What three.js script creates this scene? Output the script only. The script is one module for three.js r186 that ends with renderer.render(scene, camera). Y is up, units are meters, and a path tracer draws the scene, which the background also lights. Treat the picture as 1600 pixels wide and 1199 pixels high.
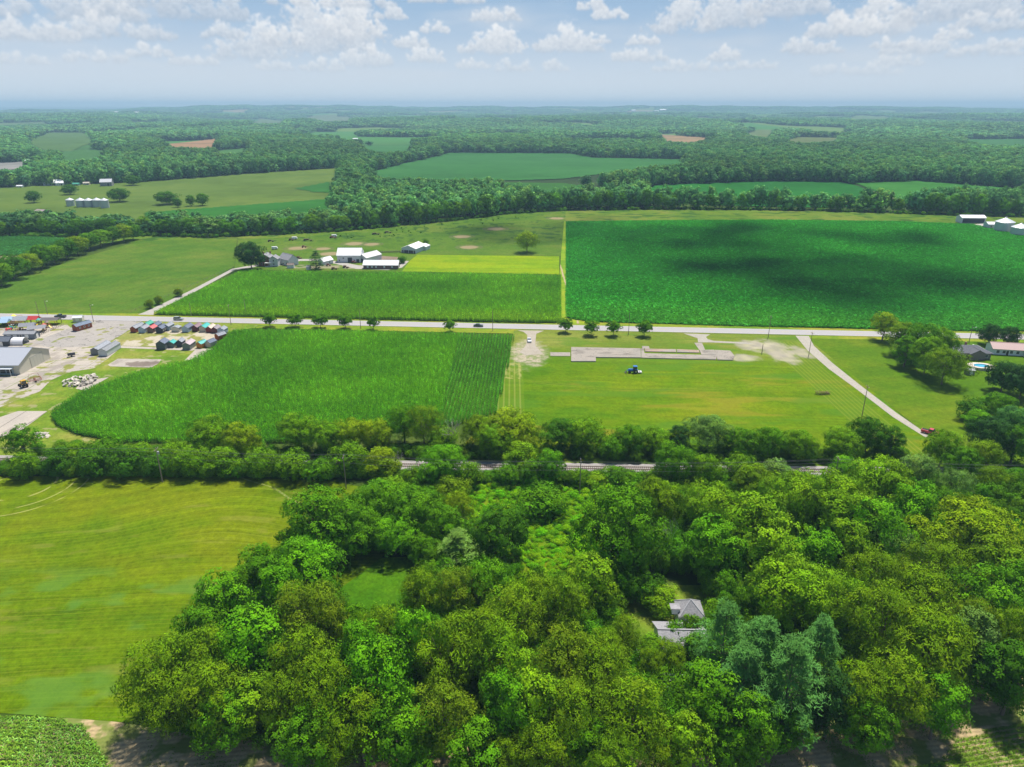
import * as THREE from 'three';
import { mergeGeometries } from 'three/addons/utils/BufferGeometryUtils.js';

// ---------------------------------------------------------------- camera, sky, sun, exposure
const scene = new THREE.Scene();
const EYE = 105, FOCAL = 1108, PITCH = 21.3 * Math.PI / 180;          // metres above the road; focal length of the 1600 x 1199 photograph
const camera = new THREE.PerspectiveCamera(2 * Math.atan(599.5 / FOCAL) * 180 / Math.PI, 1600 / 1199, 1, 60000);
camera.position.set(0, EYE, 0);
camera.rotation.x = -PITCH;
const renderer = new THREE.WebGLRenderer();
renderer.toneMapping = THREE.LinearToneMapping;
renderer.toneMappingExposure = 1.4;
renderer.shadowMap.enabled = true;
const SUN = new THREE.Vector3(0.164, 0.927, -0.337).normalize();
const sun = new THREE.DirectionalLight(new THREE.Color(1.0, 0.955, 0.87), 5.0);
sun.name = 'sun'; sun.position.copy(SUN).multiplyScalar(3000); sun.castShadow = true;
sun.shadow.radius = 5; sun.shadow.mapSize.set(4096, 4096);
Object.assign(sun.shadow.camera, { left: -600, right: 600, top: 900, bottom: -300, near: 10, far: 6000 });
scene.add(sun);
scene.fog = new THREE.FogExp2(new THREE.Color().setRGB(0.50, 0.78, 1.0), 0.000115);

// ---------------------------------------------------------------- small helpers
let seed = 7;
const reseed = (s) => { seed = s | 0; };
const rnd = () => { seed = (seed + 0x6d2b79f5) | 0; let t = Math.imul(seed ^ (seed >>> 15), 1 | seed); t = (t + Math.imul(t ^ (t >>> 7), 61 | t)) ^ t; return ((t ^ (t >>> 14)) >>> 0) / 4294967296; };
const rr = (a, b) => a + (b - a) * rnd();
const pick = (a) => a[Math.floor(rnd() * a.length)];
const clamp = (x, a, b) => x < a ? a : x > b ? b : x, lerp = (a, b, t) => a + (b - a) * t;
const smooth = (a, b, x) => { const t = clamp((x - a) / (b - a), 0, 1); return t * t * (3 - 2 * t); };
const h2 = (x, y) => { let n = Math.imul(x, 374761393) + Math.imul(y, 668265263) | 0; n = Math.imul(n ^ (n >>> 13), 1274126177); return ((n ^ (n >>> 16)) >>> 0) / 4294967296; };
const noise = (x, y) => {
  const ix = Math.floor(x), iy = Math.floor(y), fx = x - ix, fy = y - iy, u = fx * fx * (3 - 2 * fx), v = fy * fy * (3 - 2 * fy);
  return lerp(lerp(h2(ix, iy), h2(ix + 1, iy), u), lerp(h2(ix, iy + 1), h2(ix + 1, iy + 1), u), v);
};
const fbm = (x, y, n = 4) => { let s = 0, a = 0.5, w = 0; for (let i = 0; i < n; i++) { s += a * noise(x, y); w += a; a *= 0.5; x = x * 2.03 + 17.1; y = y * 2.03 + 9.7; } return s / w; };
const mix3 = (a, b, t) => [lerp(a[0], b[0], t), lerp(a[1], b[1], t), lerp(a[2], b[2], t)];
const sRGB = (c) => c <= 0.0031308 ? c * 12.92 : 1.055 * Math.pow(c, 1 / 2.4) - 0.055;
const enc = new Uint8Array(4097); for (let i = 0; i <= 4096; i++) enc[i] = Math.round(255 * sRGB(i / 4096));
const e8 = (c) => enc[c <= 0 ? 0 : c >= 1 ? 4096 : (c * 4096) | 0];

// the site survey: a direction of sight from the air, met with the lie of the land, gives a place on the ground
const cp = Math.cos(PITCH), sp = Math.sin(PITCH);
const sight = (px, py) => { const x = (px - 800) / FOCAL, y = -(py - 599.5) / FOCAL; return [x, y * cp - sp, -y * sp - cp]; };
const project = (x, y, z) => { const dy = y - EYE, yc = dy * cp - z * sp, zc = dy * sp + z * cp; return [800 + FOCAL * x / -zc, 599.5 - FOCAL * yc / -zc, -zc]; };
const RIDGE = [[-60, 60], [-35.8, 40], [-28.5, 50], [-25.5, 66], [-22, 104], [-18.9, 114], [-12.5, 110], [-7.5, 90], [0, 96], [5, 90], [10, 112], [15.1, 108], [20, 98], [24.3, 90], [28.4, 80], [35.8, 62], [60, 60]];
const table = (t, x) => { let i = 1; while (i < t.length - 1 && t[i][0] < x) i++; return lerp(t[i - 1][1], t[i][1], smooth(t[i - 1][0], t[i][0], x)); };
const height = (x, z) => {
  const d = Math.hypot(x, z);
  if (d < 1000) return 0;
  const az = Math.atan2(x, -z) * 180 / Math.PI, front = smooth(100, 70, Math.abs(az));
  let h = smooth(1000, 2600, d) * 16 * (fbm(x / 700 + 3, z / 700 + 5, 2) - 0.5) + smooth(2000, 6000, d) * 120 * (fbm(x / 1900 + 31, z / 1500 + 7, 3) - 0.44);
  h += smooth(6000, 12000, d) * 50 * (fbm(x / 3600 + 1, z / 2600 + 2, 2) - 0.5);
  return h * (1 - 0.85 * smooth(9000, 12000, d)) * front + smooth(9000, 13000, d) * (table(RIDGE, az) + 52 * (fbm(az * 0.55 + 40, d / 4000, 4) - 0.5)) * front;
};
const openLand = (x, z) => smooth(0.565, 0.60, fbm(x / 330 + 70, z / 620 + 3, 3)) * smooth(1900, 2600, Math.hypot(x, z));
const at = (px, py, h = 0) => { const [x, y, z] = sight(px, py), t = (EYE - h) / -y; return [x * t, z * t]; };           // on level ground, or at height h above it
const far = (px, py) => {                                                                                                // on the hills
  const [x, y, z] = sight(px, py);
  let t = 300;
  for (let s = 8; t < 14800; t += s, s = 4 + t * 0.004) if (EYE + y * t < height(x * t, z * t)) return [x * t, z * t];
  return [x * t, z * t];
};
const ringAt = (pts, h) => pts.map(([x, y]) => at(x, y, h));
const inside = (x, y, p) => { let c = false; for (let i = 0, j = p.length - 1; i < p.length; j = i++) if ((p[i][1] > y) !== (p[j][1] > y) && x < (p[j][0] - p[i][0]) * (y - p[i][1]) / (p[j][1] - p[i][1]) + p[i][0]) c = !c; return c; };
const edgeDist = (x, y, p, open) => { let m = 1e9; for (let i = open ? 1 : 0; i < p.length; i++) { const a = p[(i + p.length - 1) % p.length], b = p[i], dx = b[0] - a[0], dy = b[1] - a[1], t = clamp(((x - a[0]) * dx + (y - a[1]) * dy) / (dx * dx + dy * dy + 1e-9), 0, 1); m = Math.min(m, Math.hypot(x - a[0] - t * dx, y - a[1] - t * dy)); } return m; };
const box2 = (p) => [Math.min(...p.map((q) => q[0])), Math.min(...p.map((q) => q[1])), Math.max(...p.map((q) => q[0])), Math.max(...p.map((q) => q[1]))];

const used = new Map();
const numbered = (n) => { const k = used.get(n) ?? 0; used.set(n, k + 1); return k ? n + '_' + String(k).padStart(3, '0') : n; };
function tag(o, label, category, group, kind) { o.userData = {}; if (label) o.userData.label = label; if (category) o.userData.category = category; if (group) o.userData.group = group; if (kind) o.userData.kind = kind; return o; }
function thing(name, label, category, [x, y, z] = [0, 0, 0], turn = 0, group) {
  const o = new THREE.Group(); o.name = numbered(name); o.position.set(x, y, z); o.rotation.y = turn; scene.add(o);
  return tag(o, label, category, group);
}
function part(name, geo, m, parent, label) {
  const g = Array.isArray(geo) ? join(geo) : geo, o = new THREE.Mesh(g, m);
  o.name = parent === scene ? numbered(name) : name; o.castShadow = o.receiveShadow = true; parent.add(o);
  if (label) o.userData = { label };
  return o;
}
function copy(o, label, group) { const c = o.clone(); c.name = numbered(o.name.replace(/_\d{3}$/, '')); c.userData = { ...o.userData }; if (label) c.userData.label = label; if (group) c.userData.group = group; scene.add(c); return c; }
const plain = (g) => { const k = g.index ? g.toNonIndexed() : g; for (const n of Object.keys(k.attributes)) if (!['position', 'normal', 'uv'].includes(n)) k.deleteAttribute(n); if (!k.attributes.uv) k.setAttribute('uv', new THREE.BufferAttribute(new Float32Array(k.attributes.position.count * 2), 2)); return k; };
const join = (gs) => gs.length === 1 ? gs[0] : mergeGeometries(gs.map(plain));
const boxG = (w, h, d, x = 0, y = 0, z = 0, ry = 0) => { const g = new THREE.BoxGeometry(w, h, d); if (ry) g.rotateY(ry); return g.translate(x, y, z); };        // centred on x, y, z
const cylG = (r0, r1, h, n, x = 0, y = 0, z = 0, rx = 0, rz = 0) => { const g = new THREE.CylinderGeometry(r1, r0, h, n); if (rx) g.rotateX(rx); if (rz) g.rotateZ(rz); return g.translate(x, y, z); };
// a flat-faced solid from rings of corners: each face is a list of points, fan triangulated
function faces(list) {
  const p = [], u = [];
  for (const f of list) {
    const a = new THREE.Vector3(...f[0]), b = new THREE.Vector3(...f[1]), ux = b.clone().sub(a).normalize(), n = ux.clone().cross(new THREE.Vector3(...f[2]).sub(a)).normalize(), vy = n.clone().cross(ux);
    for (let i = 1; i < f.length - 1; i++) for (const q of [f[0], f[i], f[i + 1]]) { p.push(...q); const r = new THREE.Vector3(...q).sub(a); u.push(r.dot(ux), r.dot(vy)); }
  }
  const g = new THREE.BufferGeometry();
  g.setAttribute('position', new THREE.Float32BufferAttribute(p, 3)); g.setAttribute('uv', new THREE.Float32BufferAttribute(u, 2)); g.computeVertexNormals();
  return g;
}
const bar = (a, b, r, n = 6, r2 = r) => {
  const v = new THREE.Vector3(...b).sub(new THREE.Vector3(...a)), g = new THREE.CylinderGeometry(r2, r, v.length(), n, 1);
  g.applyQuaternion(new THREE.Quaternion().setFromUnitVectors(new THREE.Vector3(0, 1, 0), v.clone().normalize()));
  return g.translate((a[0] + b[0]) / 2, (a[1] + b[1]) / 2, (a[2] + b[2]) / 2);
};

// computed textures
function texture(w, h, f, srgb = true) {          // f(u, v) in 0..1 gives linear rgb
  const d = new Uint8Array(w * h * 4);
  for (let y = 0, i = 0; y < h; y++) for (let x = 0; x < w; x++, i += 4) {
    const c = f((x + 0.5) / w, (y + 0.5) / h);
    if (srgb) { d[i] = e8(c[0]); d[i + 1] = e8(c[1]); d[i + 2] = e8(c[2]); } else { d[i] = d[i + 1] = d[i + 2] = clamp(c * 255, 0, 255); }
    d[i + 3] = 255;
  }
  const t = new THREE.DataTexture(d, w, h);
  if (srgb) t.colorSpace = THREE.SRGBColorSpace;
  t.magFilter = THREE.LinearFilter; t.wrapS = t.wrapT = THREE.RepeatWrapping; t.needsUpdate = true;
  return t;
}
const mats = {};
const mat = (r, g, b, rough = 0.85, extra = {}) => { const key = [r, g, b, rough, JSON.stringify(extra)].join(); return mats[key] ??= new THREE.MeshStandardMaterial({ color: new THREE.Color().setRGB(r, g, b), roughness: rough, ...extra }); };

// ---------------------------------------------------------------- the sky: summer haze with rows of fair-weather cumulus
{
  const W = 4096, Hh = 2048, data = new Float32Array(W * Hh * 4);
  const dirOf = (px, py) => { const [x, y, z] = sight(px, py), l = Math.hypot(x, y, z); return [Math.atan2(x, -z) * 180 / Math.PI, Math.asin(y / l) * 180 / Math.PI]; };
  // [centre x, base y, width, height, grey] of the clouds that the photograph shows, as directions
  const seen = [[500, 78, 190, 62, .1], [555, 60, 90, 44, 0], [395, 90, 110, 38, .2], [440, 70, 60, 30, .2], [772, 82, 98, 32, 0], [773, 33, 80, 24, .1], [1066, 48, 90, 46, .1], [1150, 42, 95, 40, .25], [1368, 50, 95, 46, .05], [1330, 56, 120, 26, .1],
    [255, 26, 230, 34, .5], [110, 30, 200, 24, .45], [175, 60, 160, 22, .3], [55, 62, 110, 22, .2], [950, 30, 58, 16, .05], [926, 15, 50, 14, .1], [1003, 70, 56, 15, .05], [678, 52, 46, 15, .1], [890, 80, 110, 26, .1], [940, 68, 30, 10, .1], [1132, 95, 56, 22, .1], [1240, 22, 120, 40, .3],
    [1500, 30, 150, 32, .4], [1555, 48, 110, 22, .3], [232, 90, 66, 16, .15], [302, 102, 70, 17, .1], [640, 75, 60, 20, .1], [575, 104, 90, 20, .15], [668, 97, 60, 22, .05], [505, 112, 70, 18, .2], [1405, 104, 66, 16, .2], [1265, 84, 90, 20, .2], [1440, 84, 110, 18, .2], [1000, 96, 90, 16, .15], [1535, 88, 90, 16, .25], [1490, 62, 50, 14, .1],
    [700, 4, 120, 16, .2], [520, 10, 200, 12, .3], [25, 100, 80, 14, .2], [150, 98, 90, 12, .2], [830, 112, 120, 14, .2], [1080, 112, 120, 12, .2], [1330, 118, 140, 12, .25], [740, 108, 60, 14, .1], [1590, 74, 60, 14, .2], [350, 60, 60, 16, .3], [610, 30, 50, 18, .15], [1180, 108, 70, 13, .2], [1390, 76, 60, 12, .2], [430, 110, 60, 13, .2]];
  const clouds = [];
  reseed(11);
  const puffs = (caz, cel, w, h, grey) => {
    const P = [], n = Math.round(clamp(w / h * 7, 9, 26));
    for (let i = 0; i < n; i++) { const x = rr(-1, 1), top = Math.sqrt(1 - x * x) * rr(0.45, 1), y = rr(0, 1) * top, r = rr(0.18, 0.36) * (0.5 + top * 0.7); P.push([x * w * 0.42, y * h * 0.8, r * h * 1.05 + w * 0.02]); }
    clouds.push({ caz, cel, w, h, grey, P });
  };
  for (const [x, y, w, h, g] of seen) { const [az, el] = dirOf(x, y - 1); puffs(az, el, w * 0.052, h * (w > 85 ? 0.062 : 0.0505), g); }
  for (let i = 0; i < 46; i++) { const az = rr(-180, 180), el = rr(1.2, 8) ; if (Math.abs(az) < 37) continue; const s = 0.5 + el / 6; puffs(az, el, rr(3, 8) * s, rr(0.9, 2) * s, rr(0, .4)); }
  for (let i = 0; i < 40; i++) { const az = rr(-180, 180), el = rr(9.5, 24), s = 0.6 + el / 14; puffs(az, el, rr(4, 9) * s, rr(1.6, 3) * s, rr(.1, .5)); }
  const byCol = Array.from({ length: 360 }, () => []);
  for (const c of clouds) for (let a = Math.floor(c.caz - c.w * 0.75); a <= c.caz + c.w * 0.75; a++) byCol[((a + 180) % 360 + 360) % 360].push(c);
  const low = [0.545, 0.585, 0.625], mid = [0.245, 0.365, 0.515], zen = [0.04, 0.09, 0.225];
  for (let row = 0; row < Hh; row++) {
    const el = ((row + 0.5) / Hh - 0.5) * 180;
    const base = el < 0 ? [0.20, 0.26, 0.20] : mix3(mix3(low, mid, smooth(-0.5, 8, el)), zen, smooth(8, 40, el));
    for (let col = 0; col < W; col++) {
      const i = (row * W + col) * 4;
      let c = base;
      if (el > 0 && el < 34) {
        // equirectangular texture: u = 0.5 is +x, u = 0.25 is -z
        const az = (((col + 0.5) / W) * 360 - 90 + 540) % 360 - 180;
        const list = byCol[Math.floor(az + 180) % 360];
        const sc = el < 8 ? 1 : 8 / (el + 0.01) * 0.7 + 0.3, veil = smooth(0.52, 0.8, fbm(az * 0.11 + 5, el * 0.5, 4)) * 0.38 * smooth(0.5, 3, el);
        c = mix3(c, [0.52, 0.55, 0.59], veil);
        if (list.length) {
          const nx = (fbm(az * 2.6 * sc + 3, el * 3.4 * sc, 3) - 0.5), ny = (fbm(az * 2.6 * sc + 60, el * 3.4 * sc + 8, 3) - 0.5), nf = fbm(az * 7 * sc, el * 8 * sc, 3) - 0.5;
          for (const k of list) {
            let dx = az - k.caz; if (dx > 180) dx -= 360; if (dx < -180) dx += 360;
            const dy = el - k.cel;
            if (dy < -k.h * 0.7 || dy > k.h * 1.8 || Math.abs(dx) > k.w * 0.75) continue;
            const qx = dx + nx * k.h * 0.7, qy = (dy < 0 ? dy * 2.2 : dy) + ny * k.h * 0.55;
            let best = -1, lit = 0;
            for (const [x, y, r] of k.P) { const ex = (qx - x) / r, ey = (qy - y) / r, d = 1 - Math.sqrt(ex * ex + ey * ey); if (d > best) { best = d; lit = ey; } }
            const a = smooth(-0.16, 0.5, best + nf * 0.6) * smooth(-k.h * 0.35, k.h * 0.12, dy) * lerp(0.45, 0.88, smooth(0.6, 4, el)) * (1 - k.grey * 0.45);
            if (a <= 0) continue;
            const s = clamp(0.42 + 0.36 * (dy / k.h) + 0.34 * lit + nf * 0.5 - k.grey * 0.5, 0, 1);
            const hazeT = 0.5 * (1 - smooth(0.5, 4.5, el));
            c = mix3(c, mix3(mix3([0.34, 0.39, 0.46], [0.70, 0.70, 0.70], s), low, hazeT), a);
          }
        }
      }
      data[i] = c[0]; data[i + 1] = c[1]; data[i + 2] = c[2]; data[i + 3] = 1;
    }
  }
  const t = new THREE.DataTexture(data, W, Hh, THREE.RGBAFormat, THREE.FloatType);
  t.mapping = THREE.EquirectangularReflectionMapping; t.magFilter = THREE.LinearFilter; t.needsUpdate = true;
  scene.background = t; scene.environment = t; scene.environmentIntensity = 1;
}
// ---------------------------------------------------------------- the land
const grassy = (x, z, a, b, c, fine = 1) => {     // three tones of one sward, patchy at 40, 7 and 1 metres, with blades' grain
  const n1 = fbm(x / 38 + 4, z / 30 + 8, 3), n2 = fbm(x / 7, z / 5.5, 3), n3 = noise(x * 1.1, z * 0.9), n4 = noise(x * 4.1, z * 3.7);
  const t = clamp(0.5 + (n1 - 0.5) * 1.5 + (n2 - 0.5) * 0.9, 0, 1), k = 1 + fine * ((n3 - 0.5) * 0.3 + (n4 - 0.5) * 0.34);
  const m = t < 0.5 ? mix3(a, b, t * 2) : mix3(b, c, t * 2 - 1);
  return [m[0] * k, m[1] * k, m[2] * k];
};
const scaleC = (c, k) => [c[0] * k, c[1] * k, c[2] * k];
const MEADOW = [[0.088, 0.172, 0.001], [0.122, 0.195, 0.001], [0.170, 0.215, 0.003]];
const LAWN = [[0.072, 0.165, 0.001], [0.110, 0.192, 0.001], [0.158, 0.212, 0.003]];
const CONCRETE = [0.43, 0.39, 0.345];

function groundSheet(name, label, ring, y, perM, f, { rough = 0.95, bump = 0, kind = 'structure', category, parent = scene } = {}) {
  const [x0, z0, x1, z1] = box2(ring), w = x1 - x0, d = z1 - z0, W = clamp(Math.round(w * perM), 8, 2048), D = clamp(Math.round(d * perM), 8, 2048);
  const g = new THREE.ShapeGeometry(new THREE.Shape(ring.map(([x, z]) => new THREE.Vector2(x, -z)))).rotateX(-Math.PI / 2).translate(0, y, 0);
  const p = g.attributes.position, uv = g.attributes.uv;
  for (let i = 0; i < p.count; i++) uv.setXY(i, (p.getX(i) - x0) / w, (p.getZ(i) - z0) / d);
  const map = texture(W, D, (u, v) => f(x0 + u * w, z0 + v * d));
  map.wrapS = map.wrapT = THREE.ClampToEdgeWrapping;
  const m = new THREE.MeshPhysicalMaterial({ map, color: new THREE.Color().setRGB(0.86, 0.86, 0.86), roughness: rough, specularIntensity: 0.12 });
  if (bump) { m.bumpMap = map; m.bumpScale = bump; }
  m.name = name;
  const o = part(name, g, m, parent);
  if (parent === scene) tag(o, label, category, null, kind);
  return o;
}
// fields on the hills follow the slopes
function hillSheet(name, label, pxRing, f, cell) {
  const ring = pxRing.map(([x, y]) => far(x, y)), [x0, z0, x1, z1] = box2(ring), nx = Math.ceil((x1 - x0) / cell), nz = Math.ceil((z1 - z0) / cell);
  const P = [], C = [], I = [], id = new Map();
  const v = (i, j) => { const k = j * (nx + 1) + i; if (!id.has(k)) { const x = x0 + i * cell, z = z0 + j * cell; id.set(k, P.length / 3); P.push(x, height(x, z) + 0.5 + cell * 0.035, z); C.push(...f(x, z)); } return id.get(k); };
  for (let j = 0; j < nz; j++) for (let i = 0; i < nx; i++) if (inside(x0 + (i + 0.5) * cell, z0 + (j + 0.5) * cell, ring)) { const a = v(i, j), b = v(i + 1, j), c = v(i, j + 1), e = v(i + 1, j + 1); I.push(a, c, b, b, c, e); }
  const g = new THREE.BufferGeometry();
  g.setAttribute('position', new THREE.Float32BufferAttribute(P, 3)); g.setAttribute('color', new THREE.Float32BufferAttribute(C, 3)); g.setIndex(I); g.computeVertexNormals();
  const o = part(name, g, vertexGround, scene);
  tag(o, label, null, null, 'structure');
  return ring;
}
const vertexGround = new THREE.MeshPhysicalMaterial({ vertexColors: true, color: new THREE.Color().setRGB(0.86, 0.86, 0.86), roughness: 0.97, specularIntensity: 0.12 });

// base terrain: level round the road, rolling beyond, in one sheet to the horizon
{
  const R = [0]; for (let r = 30; r < 15500; r *= r < 1000 ? 1.045 : 1.0175) R.push(r);
  const A = []; for (let a = -180; a < -60; a += 6) A.push(a); for (let a = -60; a < 60; a += 0.42) A.push(a); for (let a = 60; a <= 180; a += 6) A.push(a);
  const P = [], C = [], I = [], n = A.length;
  for (const r of R) for (const a of A) {
    const x = r * Math.sin(a * Math.PI / 180), z = -r * Math.cos(a * Math.PI / 180);
    P.push(x, height(x, z) - (r > 900 ? 0.3 : 0), z);
    const wood = smooth(800, 1000, r), op = r > 1900 ? openLand(x, z) * smooth(100, 60, Math.abs(a)) : 0; let c = mix3(grassy(x, z, [0.03, 0.06, 0.008], [0.055, 0.10, 0.012], [0.09, 0.13, 0.02], 0.4), grassy(x * 0.2, z * 0.2, [0.022, 0.045, 0.012], [0.032, 0.062, 0.016], [0.05, 0.085, 0.022], 0.6), wood); if (op > 0) { const k = h2(Math.floor(x / 700), Math.floor(z / 900)); c = mix3(c, k < 0.55 ? [0.12, 0.21, 0.045] : k < 0.85 ? [0.06, 0.19, 0.035] : [0.30, 0.23, 0.11], op); }
    C.push(...c);
  }
  for (let j = 0; j < R.length - 1; j++) for (let i = 0; i < n - 1; i++) { const a = j * n + i, b = a + 1, c = a + n, d = c + 1; I.push(a, b, c, b, d, c); }
  const g = new THREE.BufferGeometry();
  g.setAttribute('position', new THREE.Float32BufferAttribute(P, 3)); g.setAttribute('color', new THREE.Float32BufferAttribute(C, 3)); g.setIndex(I); g.computeVertexNormals();
  tag(part('ground', g, vertexGround, scene), 'rolling ground that reaches to the hazy horizon', null, null, 'structure');
}

// --- near ground
const roadMid = [at(0, 494), at(1600, 527)], roadDir = Math.atan2(roadMid[1][1] - roadMid[0][1], roadMid[1][0] - roadMid[0][0]);
const rdx = Math.cos(roadDir), rdz = Math.sin(roadDir);
const roadPoint = (s, off) => [roadMid[0][0] + rdx * s - rdz * off, roadMid[0][1] + rdz * s + rdx * off];       // s metres along it, off metres towards the viewer
const along = (x, z) => [(x - roadMid[0][0]) * rdx + (z - roadMid[0][1]) * rdz, -(x - roadMid[0][0]) * rdz + (z - roadMid[0][1]) * rdx];

// hay meadow with curved swaths
groundSheet('hay_meadow', 'mown yellow green hay meadow with curved swaths beside the near wood', ringAt([[-700, 742], [0, 745], [250, 742], [520, 752], [700, 790], [560, 900], [330, 1060], [200, 1130], [-60, 1110], [-900, 1090]]), 0.06, 11, (x, z) => {
  const bend = z + 15 * Math.exp(-(((x + 78) / 34) ** 2) - ((z + 178) / 30) ** 2) + 0.05 * x + 2.2 * fbm(x / 22, z / 22, 2), k = bend / 1.25;
  const sw = noise(Math.floor(k) * 7.3, Math.floor(x / 60) * 0.0) * 0.5 + 0.5 * noise(k * 3.3, x / 26), line = Math.abs(k - Math.floor(k) - 0.5) < 0.09 ? noise(x / 9, k * 5) : 0;
  let c = grassy(x, z, ...MEADOW, 1.0);
  c = scaleC(c, 0.70 + 0.40 * sw); c = scaleC(c, 0.93 + 0.14 * noise(k * 9.1, x / 7));
  c = mix3(c, [0.23, 0.27, 0.03], line * 0.42);
  const dry = smooth(0.66, 0.78, fbm(x / 11 + 9, z / 4.5 + bend * 0.1, 4)); c = mix3(c, [0.26, 0.25, 0.05], dry * 0.28);
  const lush = smooth(0.58, 0.75, fbm(x / 9 + 77, z / 6, 3)) * smooth(-152, -135, z); c = mix3(c, [0.10, 0.22, 0.03], lush * 0.6);
  const [tx, tz] = [x - (-62), z + 178], tr = Math.abs(tx * 0.62 - tz * 0.78 + 3 * noise(tz / 6, 4)); if (tr < 0.35 && tz > -28 && tz < 10) c = mix3(c, [0.42, 0.42, 0.18], 0.5 * noise(x * 2, z * 2));
  const arc = Math.hypot(x + 146, z + 186); if (Math.abs(arc - 9) < 0.35 || Math.abs(arc - 14.5) < 0.25 || Math.abs(arc - 18) < 0.25) c = mix3(c, [0.42, 0.40, 0.16], 0.55 * smooth(0.3, 0.6, noise(x / 3, z / 3)));
  return c;
}, { bump: 0.12 });

// bare strip along the bottom edge of the wood
groundSheet('dirt_strip', 'bare brown soil strip between the wood and the crop rows', ringAt([[-100, 1128], [135, 1122], [330, 1150], [700, 1165], [1150, 1150], [1420, 1085], [1760, 1020], [1900, 1180], [1200, 1330], [100, 1330], [-100, 1250]]), 0.05, 9, (x, z) => {
  const n = fbm(x / 5, z / 5, 4), g = smooth(0.44, 0.62, fbm(x / 3 + 40, z / 3, 4)), row = 0.9 + 0.12 * Math.sin((z + 0.12 * x) * 6.5);
  return mix3(scaleC(mix3([0.42, 0.31, 0.16], [0.56, 0.44, 0.25], n), row * (0.85 + 0.3 * noise(x * 4, z * 4))), [0.12, 0.19, 0.02], g * 0.8);
}, { bump: 0.1 });

// scrub clearings inside the wood
groundSheet('clearing', 'bright green grassy clearing enclosed by the near wood', ringAt([[470, 940], [520, 875], [650, 870], [680, 920], [610, 985]]), 0.05, 6, (x, z) => grassy(x * 2, z * 2, [0.045, 0.14, 0.002], [0.07, 0.175, 0.003], [0.11, 0.20, 0.004], 1.5), { bump: 0.1 });
groundSheet('scrubland', 'yellow green weedy scrub between the railway and the near wood', ringAt([[620, 745], [1000, 755], [1020, 800], [930, 880], [830, 920], [720, 800], [560, 790]]), 0.08, 6, (x, z) => {
  const t = fbm(x / 4, z / 4, 4); return scaleC(mix3(mix3([0.05, 0.13, 0.002], [0.12, 0.21, 0.003], smooth(0.3, 0.6, t)), [0.20, 0.22, 0.008], smooth(0.6, 0.75, t) * 0.7), 0.8 + 0.4 * noise(x * 2, z * 2));
}, { bump: 0.3 });
groundSheet('house_yard', 'small green yard behind the grey roofed house in the wood', ringAt([[940, 970], [980, 915], [1120, 915], [1200, 960], [1180, 1040], [980, 1040]]), 0.05, 6, (x, z) => grassy(x, z, [0.10, 0.19, 0.012], [0.16, 0.23, 0.02], [0.22, 0.25, 0.04]), { bump: 0.1 });

// railway bed is in the railway section

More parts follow.
